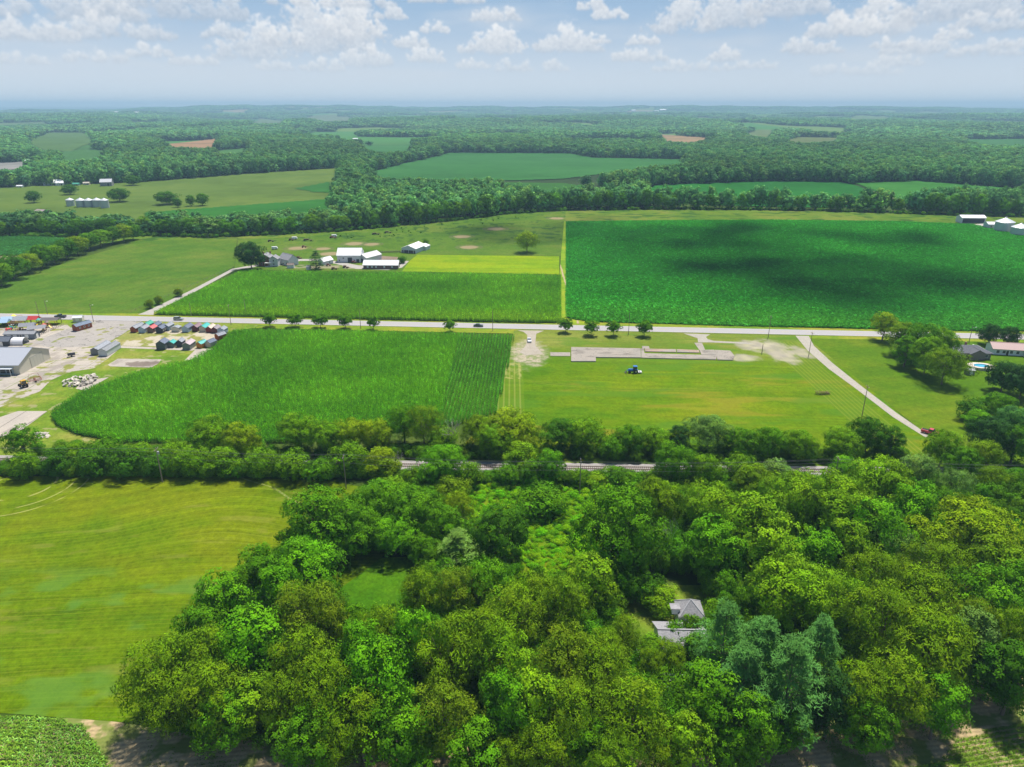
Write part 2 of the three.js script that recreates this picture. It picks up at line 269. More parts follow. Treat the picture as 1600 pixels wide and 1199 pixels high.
// mown lot with the old slab, from the road down to the railway
{
  const lot = ringAt([[840, 510], [1252, 519], [1258, 527], [1330, 580], [1455, 690], [1440, 735], [700, 722], [775, 640], [803, 517]]);
  const drive = [at(1255, 540), at(1440, 690)], ddx = drive[1][0] - drive[0][0], ddz = drive[1][1] - drive[0][1], dl = Math.hypot(ddx, ddz);
  const [sx] = at(806, 560), gravelC = at(826, 552), spots = [[1205, 545, 9, 7], [1225, 558, 7, 5], [1180, 540, 10, 4], [1252, 551, 5, 5], [1160, 559, 8, 2.5]].map(([x, y, a, b]) => [...at(x, y), a, b]);
  groundSheet('mown_lot', 'wide mown green lot around the bare concrete slab', lot, 0.06, 9.5, (x, z) => {
    const [, off] = along(x, z), w = fbm(x / 18, z / 18, 2);
    let c = grassy(x, z, ...LAWN, 0.9);
    c = mix3(c, grassy(x + 90, z, [0.12, 0.195, 0.018], [0.16, 0.21, 0.024], [0.21, 0.235, 0.04], 0.7), smooth(62, 18, off + 14 * (w - 0.5)));
    c = scaleC(c, 0.9 + 0.22 * noise((off + 1.4 * w) * 0.85, x / 60) + 0.1 * (noise((off + w) * 2.6, x / 14) - 0.5));
    c = mix3(c, [0.25, 0.22, 0.02], 0.5 * smooth(0.62, 0.76, fbm(x / 26 + 8, z / 7 + 3, 3)) * smooth(50, 70, off));
    c = mix3(c, [0.075, 0.19, 0.01], 0.55 * smooth(0.56, 0.7, fbm(x / 30 + 60, z / 6, 3)));
    const dd = ((x - drive[0][0]) * ddz - (z - drive[0][1]) * ddx) / dl, s = ((x - drive[0][0]) * ddx + (z - drive[0][1]) * ddz) / dl;      // swaths beside the diagonal drive
    if (dd < -2.5 && dd > -17 && s > -5) { const k = (-dd - 2.5) / 1.75, f = k - Math.floor(k); c = mix3(c, f < 0.62 ? [0.10, 0.185, 0.006] : [0.20, 0.245, 0.03], 0.5); }
    const lx = x - sx; if (lx > -13 && lx < 3 && off > 26) { const k = (lx + 13) / 2.1, f = k - Math.floor(k); c = mix3(c, f < 0.7 ? [0.13, 0.215, 0.012] : [0.30, 0.31, 0.07], 0.45); }
    const g = Math.hypot((x - gravelC[0]) / 9, (z - gravelC[1]) / 19) + 0.7 * (fbm(x / 3, z / 3, 4) - 0.5);
    if (g < 1.3) c = mix3(c, scaleC([0.40, 0.35, 0.25], 0.75 + 0.5 * noise(x * 3, z * 3)), smooth(1.25, 0.6, g) * (0.45 + 0.55 * smooth(0.35, 0.6, fbm(x / 1.7, z / 1.7, 3))));
    const bx = lx + 1.5, bz = off - 56; if (Math.abs(bx) < 3.8 && bz > 0 && bz < 19) c = mix3(c, [0.42, 0.38, 0.14], 0.55 * smooth(0.3, 0.65, fbm(x / 1.5, z / 2, 3)) * (Math.abs(bx) > 2.6 || bz < 2 || bz > 17 ? 1 : 0.5));
    const wt = Math.abs(off - 74 - 7 * Math.sin(x / 31) - 3 * noise(x / 20, 1)); if (Math.abs(wt - 0.95) < 0.22) c = mix3(c, [0.24, 0.235, 0.05], 0.45 * smooth(0.3, 0.7, noise(x / 9, z / 9)));
    for (const [qx, qz, a, b] of spots) { const q = Math.hypot((x - qx) / a, (z - qz) / b / 2) + 0.9 * (fbm(x / 4 + 3, z / 4, 4) - 0.5); if (q < 1.2) c = mix3(c, mix3([0.30, 0.27, 0.23], [0.48, 0.43, 0.30], noise(x / 3, z / 3)), smooth(1.15, 0.5, q) * 0.8); }
    return c;
  }, { bump: 0.1 });
  groundSheet('lawn', 'smooth green lawn between the diagonal drive and the wooded house plots', ringAt([[1262, 529], [1640, 536], [1660, 560], [1640, 740], [1450, 735], [1458, 688]]), 0.065, 6, (x, z) => {
    const [, off] = along(x, z); let c = grassy(x + 500, z, [0.068, 0.155, 0.003], [0.092, 0.172, 0.004], [0.125, 0.185, 0.007], 0.9);
    return scaleC(c, 0.93 + 0.14 * noise((off * 0.7 + x * 0.25), x / 50));
  }, { bump: 0.1 });
}
// paths and slabs
const gravel = (a, b) => (x, z) => { const n = fbm(x / 2.2, z / 2.2, 4); return scaleC(mix3(a, b, n), 0.82 + 0.36 * noise(x * 5, z * 5)); };
const pathTo = [[1243, 525], [1264, 525.5], [1272, 541], [1300, 567], [1345, 603], [1400, 645], [1452, 681], [1446, 684], [1395, 652], [1335, 606], [1295, 577], [1262, 548]];
groundSheet('gravel_drive', 'pale gravel drive running diagonally down from the road', ringAt(pathTo), 0.11, 6, gravel([0.37, 0.345, 0.30], [0.44, 0.40, 0.335]));
groundSheet('gravel_entrance', 'pale gravel entrance off the road with a white car on it', ringAt([[808, 516.5], [850, 517.2], [838, 522], [836, 540], [848, 553], [822, 556], [812, 551], [822, 540], [824, 524], [818, 519]]), 0.11, 6, gravel([0.36, 0.315, 0.25], [0.43, 0.385, 0.32]));
groundSheet('gravel_loop', 'gravel turning loop beside the concrete slab', ringAt([[1068, 521.5], [1110, 523], [1103, 527], [1106, 530.5], [1115, 533], [1166, 535.5], [1180, 538.5], [1110, 535.5], [1091, 535.5], [1090, 529]]), 0.11, 6, gravel([0.36, 0.33, 0.28], [0.43, 0.40, 0.34]));
{
  const slabTone = (x, z) => { const n = fbm(x / 3, z / 5, 4), s = smooth(0.52, 0.72, fbm(x / 6 + 5, z / 2.6, 3)); let c = mix3([0.40, 0.35, 0.295], [0.31, 0.285, 0.25], n); c = mix3(c, [0.21, 0.185, 0.16], s * 0.6); const cr = Math.abs(fbm(x / 4, z / 4, 3) - 0.5); if (cr < 0.008) c = scaleC(c, 0.6); return scaleC(c, 0.9 + 0.2 * noise(x * 4, z * 4)); };
  const brickTone = (x, z) => mix3(slabTone(x, z), [0.44, 0.27, 0.19], 0.5 * smooth(0.35, 0.6, fbm(x / 5, z / 3, 3)));
  const pad = thing('concrete_slab', 'long bare concrete floor slab left standing on the mown lot', 'slab');
  const solid = (px, h, f, name) => {
    const o = groundSheet(name, '', ringAt(px), h, 5, f, { parent: pad }), ring = ringAt(px), P = [];
    for (let i = 0; i < ring.length; i++) { const a = ring[i], b = ring[(i + 1) % ring.length]; P.push([[a[0], 0, a[1]], [b[0], 0, b[1]], [b[0], h - 0.004, b[1]], [a[0], h - 0.004, a[1]]]); }
    part('slab_edge', faces(P), mat(0.33, 0.30, 0.26, 0.95, { side: 2 }), pad);
    return o;
  };
  solid([[892.5, 544], [1001, 546], [1001.5, 560.2], [931, 559.6], [931, 566], [892.5, 566]], 0.5, slabTone, 'slab_panel');
  solid([[1002, 546], [1006, 546.2], [1007, 553.5], [1095, 556], [1120, 556.5], [1119, 563.2], [1002, 560.4]], 0.45, slabTone, 'slab_panel');
  solid([[1007.5, 546.2], [1056, 547.2], [1056.5, 551.4], [1008, 550.4]], 0.42, brickTone, 'slab_panel');
  solid([[1057.5, 547.2], [1092, 548.4], [1093, 552.4], [1058, 551.5]], 0.42, brickTone, 'slab_panel');
  solid([[1093, 548.2], [1116, 548], [1120, 556], [1096, 555.6]], 0.44, slabTone, 'slab_panel');
  solid([[1117, 548.2], [1141, 549.5], [1148, 557.8], [1145, 564], [1121, 563.4]], 0.46, slabTone, 'slab_panel');
  solid([[1003, 541.8], [1014, 542], [1015, 546], [1004, 545.7]], 0.3, slabTone, 'slab_step');
  solid([[1085, 536.2], [1097, 536.2], [1102, 547.6], [1093, 547.9]], 0.14, slabTone, 'slab_ramp');
  solid([[860, 551.3], [891, 551.6], [891, 557.2], [860, 557]], 0.25, slabTone, 'slab_walk');
}

// crop soils (the plants themselves are planted further down)
const CORN_MAIN = ringAt([[366, 520], [400, 519], [600, 523.5], [803, 528], [801, 545], [776, 650], [700, 668], [430, 694], [190, 693], [120, 680], [86, 664], [80, 649], [128, 615], [205, 589], [296, 568], [336, 545], [352, 531]]);
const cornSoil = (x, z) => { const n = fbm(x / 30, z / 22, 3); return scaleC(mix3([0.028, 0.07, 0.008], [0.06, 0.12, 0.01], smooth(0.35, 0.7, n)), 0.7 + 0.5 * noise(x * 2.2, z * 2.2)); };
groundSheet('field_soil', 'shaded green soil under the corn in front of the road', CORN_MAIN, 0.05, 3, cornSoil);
const CORN_NORTH = ringAt([[378, 426], [630, 429], [876, 433], [877, 505], [840, 505.5], [240, 492.5], [290, 468]]);
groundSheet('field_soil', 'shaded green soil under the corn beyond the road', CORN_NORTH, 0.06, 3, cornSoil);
const HAY_LIGHT = ringAt([[652, 398.5], [874, 400.5], [874, 429.2], [628, 424.5], [640, 408]]);
groundSheet('clover_field', 'bright yellow green clover strip behind the corn', HAY_LIGHT, 0.09, 3, (x, z) => { const c = grassy(x, z, [0.13, 0.25, 0.003], [0.19, 0.30, 0.003], [0.25, 0.32, 0.004], 0.8); return scaleC(c, 0.88 + 0.24 * noise(z / 3.2, x / 40)); }, { bump: 0.2 });
const SOY_RIGHT = ringAt([[884, 347.5], [1000, 346], [1200, 344.5], [1400, 347], [1520, 351.5], [1640, 378], [1760, 400], [1760, 519], [1500, 517.5], [1180, 510.5], [925, 503.5], [886, 497], [883, 440]]);
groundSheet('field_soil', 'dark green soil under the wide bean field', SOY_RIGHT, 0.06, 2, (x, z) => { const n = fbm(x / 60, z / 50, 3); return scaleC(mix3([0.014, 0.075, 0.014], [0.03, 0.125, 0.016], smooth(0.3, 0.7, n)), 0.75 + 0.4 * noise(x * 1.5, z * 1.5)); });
// verges and the field track
groundSheet('verge', 'yellow green grass verge along the road', [roadPoint(-200, -14), roadPoint(760, -14), roadPoint(760, 12), roadPoint(-200, 12)], 0.03, 2.6, (x, z) => grassy(x * 2, z * 2, [0.13, 0.235, 0.012], [0.20, 0.27, 0.02], [0.28, 0.28, 0.03], 1));
groundSheet('field_track', 'yellow green grass track with pale soil between two fields', ringAt([[876.5, 400], [881.5, 346], [884, 346], [885, 440], [886, 497], [910, 503.2], [925, 506], [870, 506]]), 0.08, 4, (x, z) => { const [ax] = at(882, 440), k = Math.abs(x - ax - 0.6 + 0.4 * noise(z / 9, 1)); return k < 0.55 ? scaleC([0.42, 0.34, 0.20], 0.8 + 0.4 * noise(z, x * 3)) : grassy(x * 2, z * 2, [0.13, 0.26, 0.012], [0.20, 0.32, 0.014], [0.28, 0.34, 0.02]); });
// pastures beyond the road
groundSheet('pasture', 'smooth light green pasture beyond the road beside the farm lane', ringAt([[-260, 489], [-260, 470], [-40, 452], [60, 425], [130, 402], [218, 377], [370, 373], [366, 416], [300, 455], [236, 490]]), 0.05, 3, (x, z) => { const c = grassy(x, z, [0.060, 0.142, 0.010], [0.082, 0.160, 0.013], [0.118, 0.175, 0.02], 1.1); return scaleC(c, 0.93 + 0.16 * noise(x / 5 + z / 9, z / 14 - x / 30)); }, { bump: 0.15 });
groundSheet('barnyard_pasture', 'rough grazed pasture around the white barns with bare earth rings', ringAt([[366, 421], [372, 374], [480, 370], [600, 357.5], [720, 344], [800, 334], [884, 330], [880, 400], [652, 398.5], [628, 425]]), 0.05, 4, (() => {
  const rings = [[465, 388, 9], [505, 389, 7], [580, 382, 8], [553, 381, 9], [722, 370, 9], [733, 386.5, 9], [775, 358, 10], [870, 341.5, 9], [515, 397, 9], [545, 395, 6]].map(([x, y, r]) => [...at(x, y), r]);
  return (x, z) => {
    let c = grassy(x, z, [0.062, 0.138, 0.010], [0.085, 0.165, 0.012], [0.118, 0.178, 0.02], 1.1);
    c = mix3(c, [0.03, 0.085, 0.012], 0.8 * smooth(0.6, 0.68, fbm(x / 5, z / 8, 4)) * smooth(-560, -620, z));
    for (const [qx, qz, r] of rings) { const q = Math.hypot((x - qx) / r, (z - qz) / r) + 0.25 * (fbm(x / 3, z / 3, 3) - 0.5); if (q < 1) c = mix3(c, [0.36, 0.26, 0.16], 0.75 * smooth(1, 0.6, q)); else if (q < 1.25) c = mix3(c, [0.15, 0.13, 0.08], 0.45); }
    const yard = Math.hypot((x + 118) / 62, (z + 497) / 9); if (yard < 1) c = mix3(c, [0.36, 0.30, 0.22], 0.7 * smooth(1, 0.7, yard) * smooth(0.3, 0.6, fbm(x / 6, z / 4, 3)));
    return c;
  };
})(), { bump: 0.15 });
groundSheet('field_margin', 'pale green strip of rough grass along the creek trees', ringAt([[-200, 378], [-100, 374], [120, 371], [230, 367.5], [430, 366], [540, 361], [640, 351], [720, 343.5], [800, 333.5], [884, 329.5], [1000, 327.5], [1200, 328.5], [1400, 333.5], [1500, 337], [1720, 345], [1720, 400], [1640, 378], [1520, 351], [1400, 346], [1200, 344], [1000, 345], [880, 347], [800, 346], [700, 360], [480, 372], [216, 379], [100, 381], [-200, 388]]), 0.035, 1.2, (x, z) => { const c = grassy(x, z, [0.075, 0.155, 0.012], [0.115, 0.19, 0.016], [0.17, 0.205, 0.03], 1); return mix3(c, [0.02, 0.08, 0.01], 0.7 * smooth(0.6, 0.7, fbm(x / 14, z / 7, 3))); });
const CORN_LEFT = ringAt([[-200, 372.5], [-80, 370.5], [60, 371.5], [117, 374], [85, 399.5], [-200, 402]]);
groundSheet('field_soil', 'dark green soil under the small corn field behind the hedge', CORN_LEFT, 0.06, 1.5, cornSoil);
groundSheet('dirt_strip', 'pale bare earth strip below the small corn field', ringAt([[-200, 402.3], [83, 399.8], [70, 405], [-200, 408]]), 0.06, 2, (x, z) => scaleC([0.46, 0.38, 0.25], 0.8 + 0.4 * noise(x / 2, z / 2)));
groundSheet('farm_lane', 'narrow pale farm lane leading from the road to the brick farmhouse', ringAt([[215, 492], [226, 488], [298, 454], [362, 420.5], [384, 416.5], [430, 409], [470, 405], [500, 405], [530, 409], [560, 415], [600, 418.5], [622, 416], [634, 408], [639, 408.5], [628, 418.5], [606, 422.3], [556, 420.5], [526, 413], [500, 408], [470, 408], [432, 412], [388, 419], [367, 422], [303, 457], [240, 489], [240, 492.5]]), 0.1, 4, gravel([0.37, 0.35, 0.31], [0.46, 0.425, 0.38]));
// ---------------------------------------------------------------- trees
// a crown is made of sprays; a spray is a tuft of small folded leaves
class Leaves {
  constructor() { this.P = []; this.N = []; this.C = []; this.I = []; }
  leaf(x, y, z, ox, oy, oz, len, wid, tint, droop) {
    // ox, oy, oz: the way the spray faces
    let ax = rr(-1, 1), ay = rr(-1, 1) - droop, az = rr(-1, 1);
    const dot = (ax * ox + ay * oy + az * oz) * 0.75; ax -= ox * dot; ay -= oy * dot; az -= oz * dot;
    let l = Math.hypot(ax, ay, az) || 1; ax /= l; ay /= l; az /= l;
    let bx = ay * oz - az * oy, by = az * ox - ax * oz, bz = ax * oy - ay * ox; l = Math.hypot(bx, by, bz) || 1; bx /= l; by /= l; bz /= l;
    const nx = by * az - bz * ay, ny = bz * ax - bx * az, nz = bx * ay - by * ax, s = nx * ox + ny * oy + nz * oz < 0 ? -1 : 1, i = this.P.length / 3, f = wid * 0.35 * s;
    this.P.push(x - ax * len, y - ay * len, z - az * len, x + bx * wid - nx * f, y + by * wid - ny * f, z + bz * wid - nz * f, x + ax * len, y + ay * len, z + az * len, x - bx * wid - nx * f, y - by * wid - ny * f, z - bz * wid - nz * f);
    let mx = ox * 0.85 + nx * s * 0.42, my = oy * 0.85 + ny * s * 0.42, mz = oz * 0.85 + nz * s * 0.42; l = Math.hypot(mx, my, mz) || 1; mx /= l; my /= l; mz /= l;
    for (let k = 0; k < 4; k++) { this.N.push(mx, my, mz); this.C.push(tint[0], tint[1], tint[2]); }
    if (s < 0) this.I.push(i, i + 3, i + 1, i + 1, i + 3, i + 2); else this.I.push(i, i + 1, i + 3, i + 1, i + 2, i + 3);
  }
  spray(x, y, z, ox, oy, oz, r, n, len, wid, tint, droop = 0, flat = 0.6) {
    for (let k = 0; k < n; k++) {
      let dx = rr(-1, 1), dy = rr(-1, 1), dz = rr(-1, 1); const d = (dx * ox + dy * oy + dz * oz) * flat; dx -= ox * d; dy -= oy * d; dz -= oz * d;
      const v = rr(0.72, 1.28), yl = rr(0.88, 1.08);
      this.leaf(x + dx * r, y + dy * r - droop * rnd() * r, z + dz * r, ox, oy, oz, len * rr(0.7, 1.3), wid * rr(0.7, 1.3), [tint[0] * v * yl, tint[1] * v, tint[2] * v], droop);
    }
  }
  build() { const g = new THREE.BufferGeometry(); g.setAttribute('position', new THREE.Float32BufferAttribute(this.P, 3)); g.setAttribute('normal', new THREE.Float32BufferAttribute(this.N, 3)); g.setAttribute('color', new THREE.Float32BufferAttribute(this.C, 3)); g.setIndex(this.I); return g; }
}
const tint3 = () => { const v = rr(0.82, 1.18); return [v * rr(0.88, 1.04), v, v * rr(0.7, 1.2)]; };
const ballDir = () => { const y = rr(-1, 1), a = rr(0, 6.2832), s = Math.sqrt(1 - y * y); return [s * Math.cos(a), y, s * Math.sin(a)]; };
function limbs(H, ends, r0, bend = 0.06) {
  const gs = [], top = H * 0.62; let p = [0, -0.4, 0], r = r0;
  for (let i = 1; i <= 4; i++) { const q = [rr(-bend, bend) * H * i / 4, top * i / 4, rr(-bend, bend) * H * i / 4], r2 = r0 * (1 - i * 0.19); gs.push(bar(p, q, r, 7, r2)); p = q; r = r2; }
  for (const e of ends) { const f = rr(0.35, 0.85), m = [e[0] * 0.45 + rr(-.3, .3), lerp(top * f, e[1], 0.45) + 0.5, e[2] * 0.45 + rr(-.3, .3)]; gs.push(bar([0, top * f * 0.95, 0], m, r0 * 0.42, 5, r0 * 0.28), bar(m, e, r0 * 0.28, 5, r0 * 0.08)); }
  return join(gs);
}
// broadleaf: crown of rounded lobes between y0 and H, radius R
function broad(s, { H = 16, R = 6, y0 = 3.2, n = 15, lobe = 0.42, sprays = 26, leaves = 13, len = 0.3, wid = 0.17, sr = 0.75, droop = 0.25, squash = 0.8, r0 = 0.38, shape = 1, rough = 0.3, clump = 1 }) {
  reseed(s);
  const L = new Leaves(), cy = (y0 + H) / 2, ry = (H - y0) / 2, lobes = [];
  for (let i = 0; i < n; i++) {
    const y = 1 - 2 * (i + 0.5) / n, a = i * 2.39996 + rr(-0.45, 0.45), taper = shape === 1 ? 1 : lerp(shape, 1, (1 - y) / 2);
    const q = Math.sqrt(1 - y * y), k = rr(0.5, 0.88), lr = R * lobe * rr(0.62, 1.28);
    lobes.push([q * Math.cos(a) * R * k * taper, cy + y * (ry - lr * 0.55) * rr(0.9, 1.02), q * Math.sin(a) * R * k * taper, lr, tint3()]);
  }
  for (const [x, y, z, r, t] of lobes) for (let k = 0; k < sprays; k++) {
    let [dx, dy, dz] = ballDir(); if (dy < -0.35 && rnd() < 0.7) dy = -dy;
    const q = r * (1 + rr(-rough, rough) + rough * 0.6 * (k % 4 === 0)), px = x + dx * q, py = y + dy * q * squash, pz = z + dz * q;
    if (py < y0 * 0.7) continue;
    let hid = 0; for (const o of lobes) if (o[3] !== r && Math.hypot(px - o[0], (py - o[1]) / squash, pz - o[2]) < o[3] * 0.72) hid++;
    if (hid && rnd() < 0.85) continue;
    const ox = px * 0.35 / R + dx * 0.8, oy = dy * 0.8 + 0.35 * (py - cy) / ry, oz = pz * 0.35 / R + dz * 0.8, l = Math.hypot(ox, oy, oz) || 1, v = rr(0.82, 1.18);
    L.spray(px, py, pz, ox / l, oy / l, oz / l, sr * rr(0.7, 1.3) * clump, leaves, len, wid, [t[0] * v, t[1] * v, t[2] * v], droop);
  }
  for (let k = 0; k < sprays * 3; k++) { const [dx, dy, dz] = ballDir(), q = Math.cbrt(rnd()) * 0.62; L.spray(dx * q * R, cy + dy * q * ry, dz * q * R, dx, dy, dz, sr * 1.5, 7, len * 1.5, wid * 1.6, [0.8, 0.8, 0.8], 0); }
  return { crown: L.build(), trunk: limbs(H, lobes.filter((_, i) => i % 2 === 0).map((l) => [l[0], l[1], l[2]]), r0), H, R };
}
// pine or spruce: whorls of boughs with upturned tufts
function conifer(s, { H = 18, R = 4.6, y0 = 2, whorls = 13, boughs = 7, tufts = 5, leaves = 14, len = 0.42, wid = 0.06, top = 0.12, irregular = 0.3, round = 1.25, tuft = 0.6, inner = 0.3 }) {
  reseed(s);
  const L = new Leaves(), gs = [bar([0, -0.4, 0], [0, H * 0.96, 0], 0.36, 7, 0.05)];
  for (let w = 0; w < whorls; w++) {
    const f = w / (whorls - 1), y = lerp(y0, H * 0.95, Math.pow(f, 0.92)), reach = R * lerp(1, top, Math.pow(f, round)) * (f < 0.12 ? 0.8 : 1), a0 = rr(0, 6.28), nb = Math.max(4, Math.round(boughs * (1 - f * 0.35)));
    for (let b = 0; b < nb; b++) {
      const a = a0 + b * 6.2832 / nb + rr(-0.25, 0.25), ca = Math.cos(a), sa = Math.sin(a), r = reach * rr(1 - irregular, 1 + irregular * 0.4), lift = rr(-0.06, 0.16) * r;
      gs.push(bar([0, y - 0.2, 0], [ca * r * 0.85, y + lift * 0.6, sa * r * 0.85], 0.07, 4, 0.02));
      const v0 = rr(0.8, 1.2);
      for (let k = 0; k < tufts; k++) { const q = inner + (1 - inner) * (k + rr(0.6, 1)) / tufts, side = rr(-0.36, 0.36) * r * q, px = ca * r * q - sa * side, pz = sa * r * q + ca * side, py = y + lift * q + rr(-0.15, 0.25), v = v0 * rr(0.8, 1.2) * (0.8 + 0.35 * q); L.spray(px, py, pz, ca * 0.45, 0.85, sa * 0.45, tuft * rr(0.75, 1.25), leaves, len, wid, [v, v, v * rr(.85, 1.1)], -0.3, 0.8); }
    }
  }
  L.spray(0, H * 0.96, 0, 0, 1, 0, 0.4, 18, len, wid, [1, 1, 1], -0.5, 0);
  return { crown: L.build(), trunk: join(gs), H, R };
}
function bareTree(s) {
  reseed(s);
  const gs = [], grow = (p, d, l, r, n) => {
    const q = [p[0] + d[0] * l, p[1] + d[1] * l, p[2] + d[2] * l]; gs.push(bar(p, q, r, n > 2 ? 5 : 3, r * 0.65));
    if (n) for (let i = 0; i < 3; i++) { const e = [d[0] + rr(-.65, .65), d[1] + rr(-.25, .5), d[2] + rr(-.65, .65)], m = Math.hypot(...e); grow(q, e.map((v) => v / m), l * rr(0.62, 0.85), r * 0.6, n - 1); }
  };
  grow([0, -0.3, 0], [0, 1, 0], 3.6, 0.24, 5);
  return { trunk: join(gs), H: 12.5, R: 4.5 };
}
const BARK = new THREE.MeshStandardMaterial({ color: new THREE.Color().setRGB(0.16, 0.125, 0.095), roughness: 0.95 });
const DEADWOOD = new THREE.MeshStandardMaterial({ color: new THREE.Color().setRGB(0.36, 0.34, 0.31), roughness: 0.95 });
const leafMat = (r, g, b, through = 0.22) => { const m = new THREE.MeshPhysicalMaterial({ color: new THREE.Color().setRGB(r * 1.14, g * 1.12, b * 1.05), vertexColors: true, roughness: 0.95, specularIntensity: 0.1, transmission: through, thickness: 0, side: THREE.DoubleSide }); m.name = 'leaves'; return m; };
const TONE = {
  bright: leafMat(0.112, 0.30, 0.003), fresh: leafMat(0.170, 0.315, 0.005), mid: leafMat(0.094, 0.24, 0.003), olive: leafMat(0.142, 0.245, 0.003), yellow: leafMat(0.205, 0.305, 0.003),
  dark: leafMat(0.062, 0.175, 0.005), blue: leafMat(0.080, 0.215, 0.042), grey: leafMat(0.145, 0.265, 0.045), deep: leafMat(0.036, 0.105, 0.018), hedge: leafMat(0.130, 0.27, 0.003), rust: leafMat(0.138, 0.212, 0.005),
};
const TONE_WORD = { bright: 'bright green', fresh: 'fresh light green', mid: 'mid green', olive: 'olive green', yellow: 'yellow green', dark: 'dark green', blue: 'blue green', grey: 'grey green', deep: 'deep dark green', hedge: 'warm green', rust: 'brownish olive' };
const KIND = {
  maple: [broad(101, { n: 16, leaves: 17, len: 0.25, wid: 0.15 }), broad(102, { n: 13, lobe: 0.48, sprays: 32, leaves: 17, len: 0.25, wid: 0.15 }), broad(103, { H: 17, n: 18, lobe: 0.38, sprays: 25, leaves: 17, len: 0.25, wid: 0.15 }), broad(104, { n: 14, lobe: 0.44, shape: 0.75, sprays: 30, leaves: 17, len: 0.25, wid: 0.15 })],
  oak: [broad(111, { n: 22, lobe: 0.34, sprays: 20, leaves: 17, rough: 0.14, y0: 2.4, len: 0.25, wid: 0.15 }), broad(112, { n: 26, lobe: 0.31, sprays: 18, leaves: 17, rough: 0.14, y0: 2.2, shape: 0.8, len: 0.25, wid: 0.15 })],
  walnut: [broad(121, { n: 26, lobe: 0.33, sprays: 22, leaves: 16, len: 0.31, wid: 0.085, sr: 0.8, droop: 0.7, rough: 0.38, squash: 0.95 }), broad(122, { n: 30, lobe: 0.30, sprays: 19, leaves: 16, len: 0.32, wid: 0.085, sr: 0.85, droop: 0.8, rough: 0.42, shape: 0.8 }), broad(123, { n: 24, lobe: 0.34, sprays: 24, leaves: 15, len: 0.3, wid: 0.085, sr: 0.8, droop: 0.5, rough: 0.45 })],
  maple_wide: [broad(105, { R: 9.5, H: 17, n: 30, lobe: 0.30, sprays: 36, leaves: 17, len: 0.26, wid: 0.15, sr: 0.8, rough: 0.26 }), broad(106, { R: 9.5, H: 17, n: 24, lobe: 0.35, sprays: 44, leaves: 17, len: 0.26, wid: 0.15, sr: 0.8, rough: 0.24 })],
  oak_wide: [broad(113, { R: 9.5, H: 17, n: 40, lobe: 0.25, sprays: 28, leaves: 17, rough: 0.2, y0: 2.4, len: 0.26, wid: 0.15 })],
  walnut_wide: [broad(124, { R: 9.5, H: 17, n: 44, lobe: 0.25, sprays: 27, leaves: 16, len: 0.32, wid: 0.085, sr: 0.85, droop: 0.7, rough: 0.4, squash: 0.95 }), broad(125, { R: 9.5, H: 17, n: 36, lobe: 0.28, sprays: 30, leaves: 16, len: 0.32, wid: 0.085, sr: 0.85, droop: 0.6, rough: 0.45 })],
  pine: [conifer(131, { R: 6.6, whorls: 10, boughs: 8, tufts: 6, leaves: 24, len: 0.4, wid: 0.07, irregular: 0.42, top: 0.22, round: 1.9, tuft: 0.85, inner: 0.5 }), conifer(132, { R: 7, whorls: 9, boughs: 8, tufts: 6, leaves: 24, len: 0.4, wid: 0.07, irregular: 0.48, top: 0.25, round: 2.1, tuft: 0.9, inner: 0.5 })],
  spruce: [conifer(141, { H: 12, R: 3.2, y0: 0.7, whorls: 15, boughs: 9, tufts: 4, irregular: 0.15, top: 0.06 })],
  thicket: [broad(151, { H: 9, R: 4.2, y0: 0.2, n: 15, lobe: 0.44, sprays: 24, leaves: 15, len: 0.24, wid: 0.13, r0: 0.16 }), broad(152, { H: 8, R: 4.4, y0: 0.1, n: 18, lobe: 0.38, sprays: 22, leaves: 15, len: 0.24, wid: 0.12, r0: 0.14, rough: 0.34 }), broad(153, { H: 10, R: 4, y0: 0.2, n: 16, lobe: 0.40, sprays: 24, leaves: 14, len: 0.25, wid: 0.12, r0: 0.16, shape: 0.7 })],
  lollipop: [broad(161, { H: 8, R: 3.3, y0: 1.7, n: 13, lobe: 0.42, sprays: 22, leaves: 14, len: 0.2, wid: 0.13, sr: 0.42, r0: 0.14, rough: 0.12 })],
};
const NAME = { maple: 'broadleaf_tree', oak: 'broadleaf_tree', walnut: 'walnut_tree', pine: 'pine_tree', spruce: 'spruce_tree', thicket: 'shrub', lollipop: 'street_tree' };
const proto = new Map();
function plant(kind, tone, x, z, H, R, label, group) {
  const name = NAME[kind], category = kind === 'thicket' ? 'shrub' : 'tree';
  if (R / H > 0.47 && KIND[kind + '_wide']) kind += '_wide';
  const v = Math.floor(rnd() * KIND[kind].length), s = KIND[kind][v], key = kind + v + tone;
  let t = proto.get(key);
  if (!t) { t = new THREE.Group(); part('trunk', s.trunk, BARK, t); part('crown', s.crown, TONE[tone], t); proto.set(key, t); }
  const o = t.clone(); o.name = numbered(name); o.position.set(x, height(x, z) - 0.05, z); o.rotation.y = rr(0, 6.28);
  o.scale.set(R / s.R * rr(0.94, 1.06), H / s.H, R / s.R * rr(0.94, 1.06)); scene.add(o);
  return tag(o, label, category, group);
}
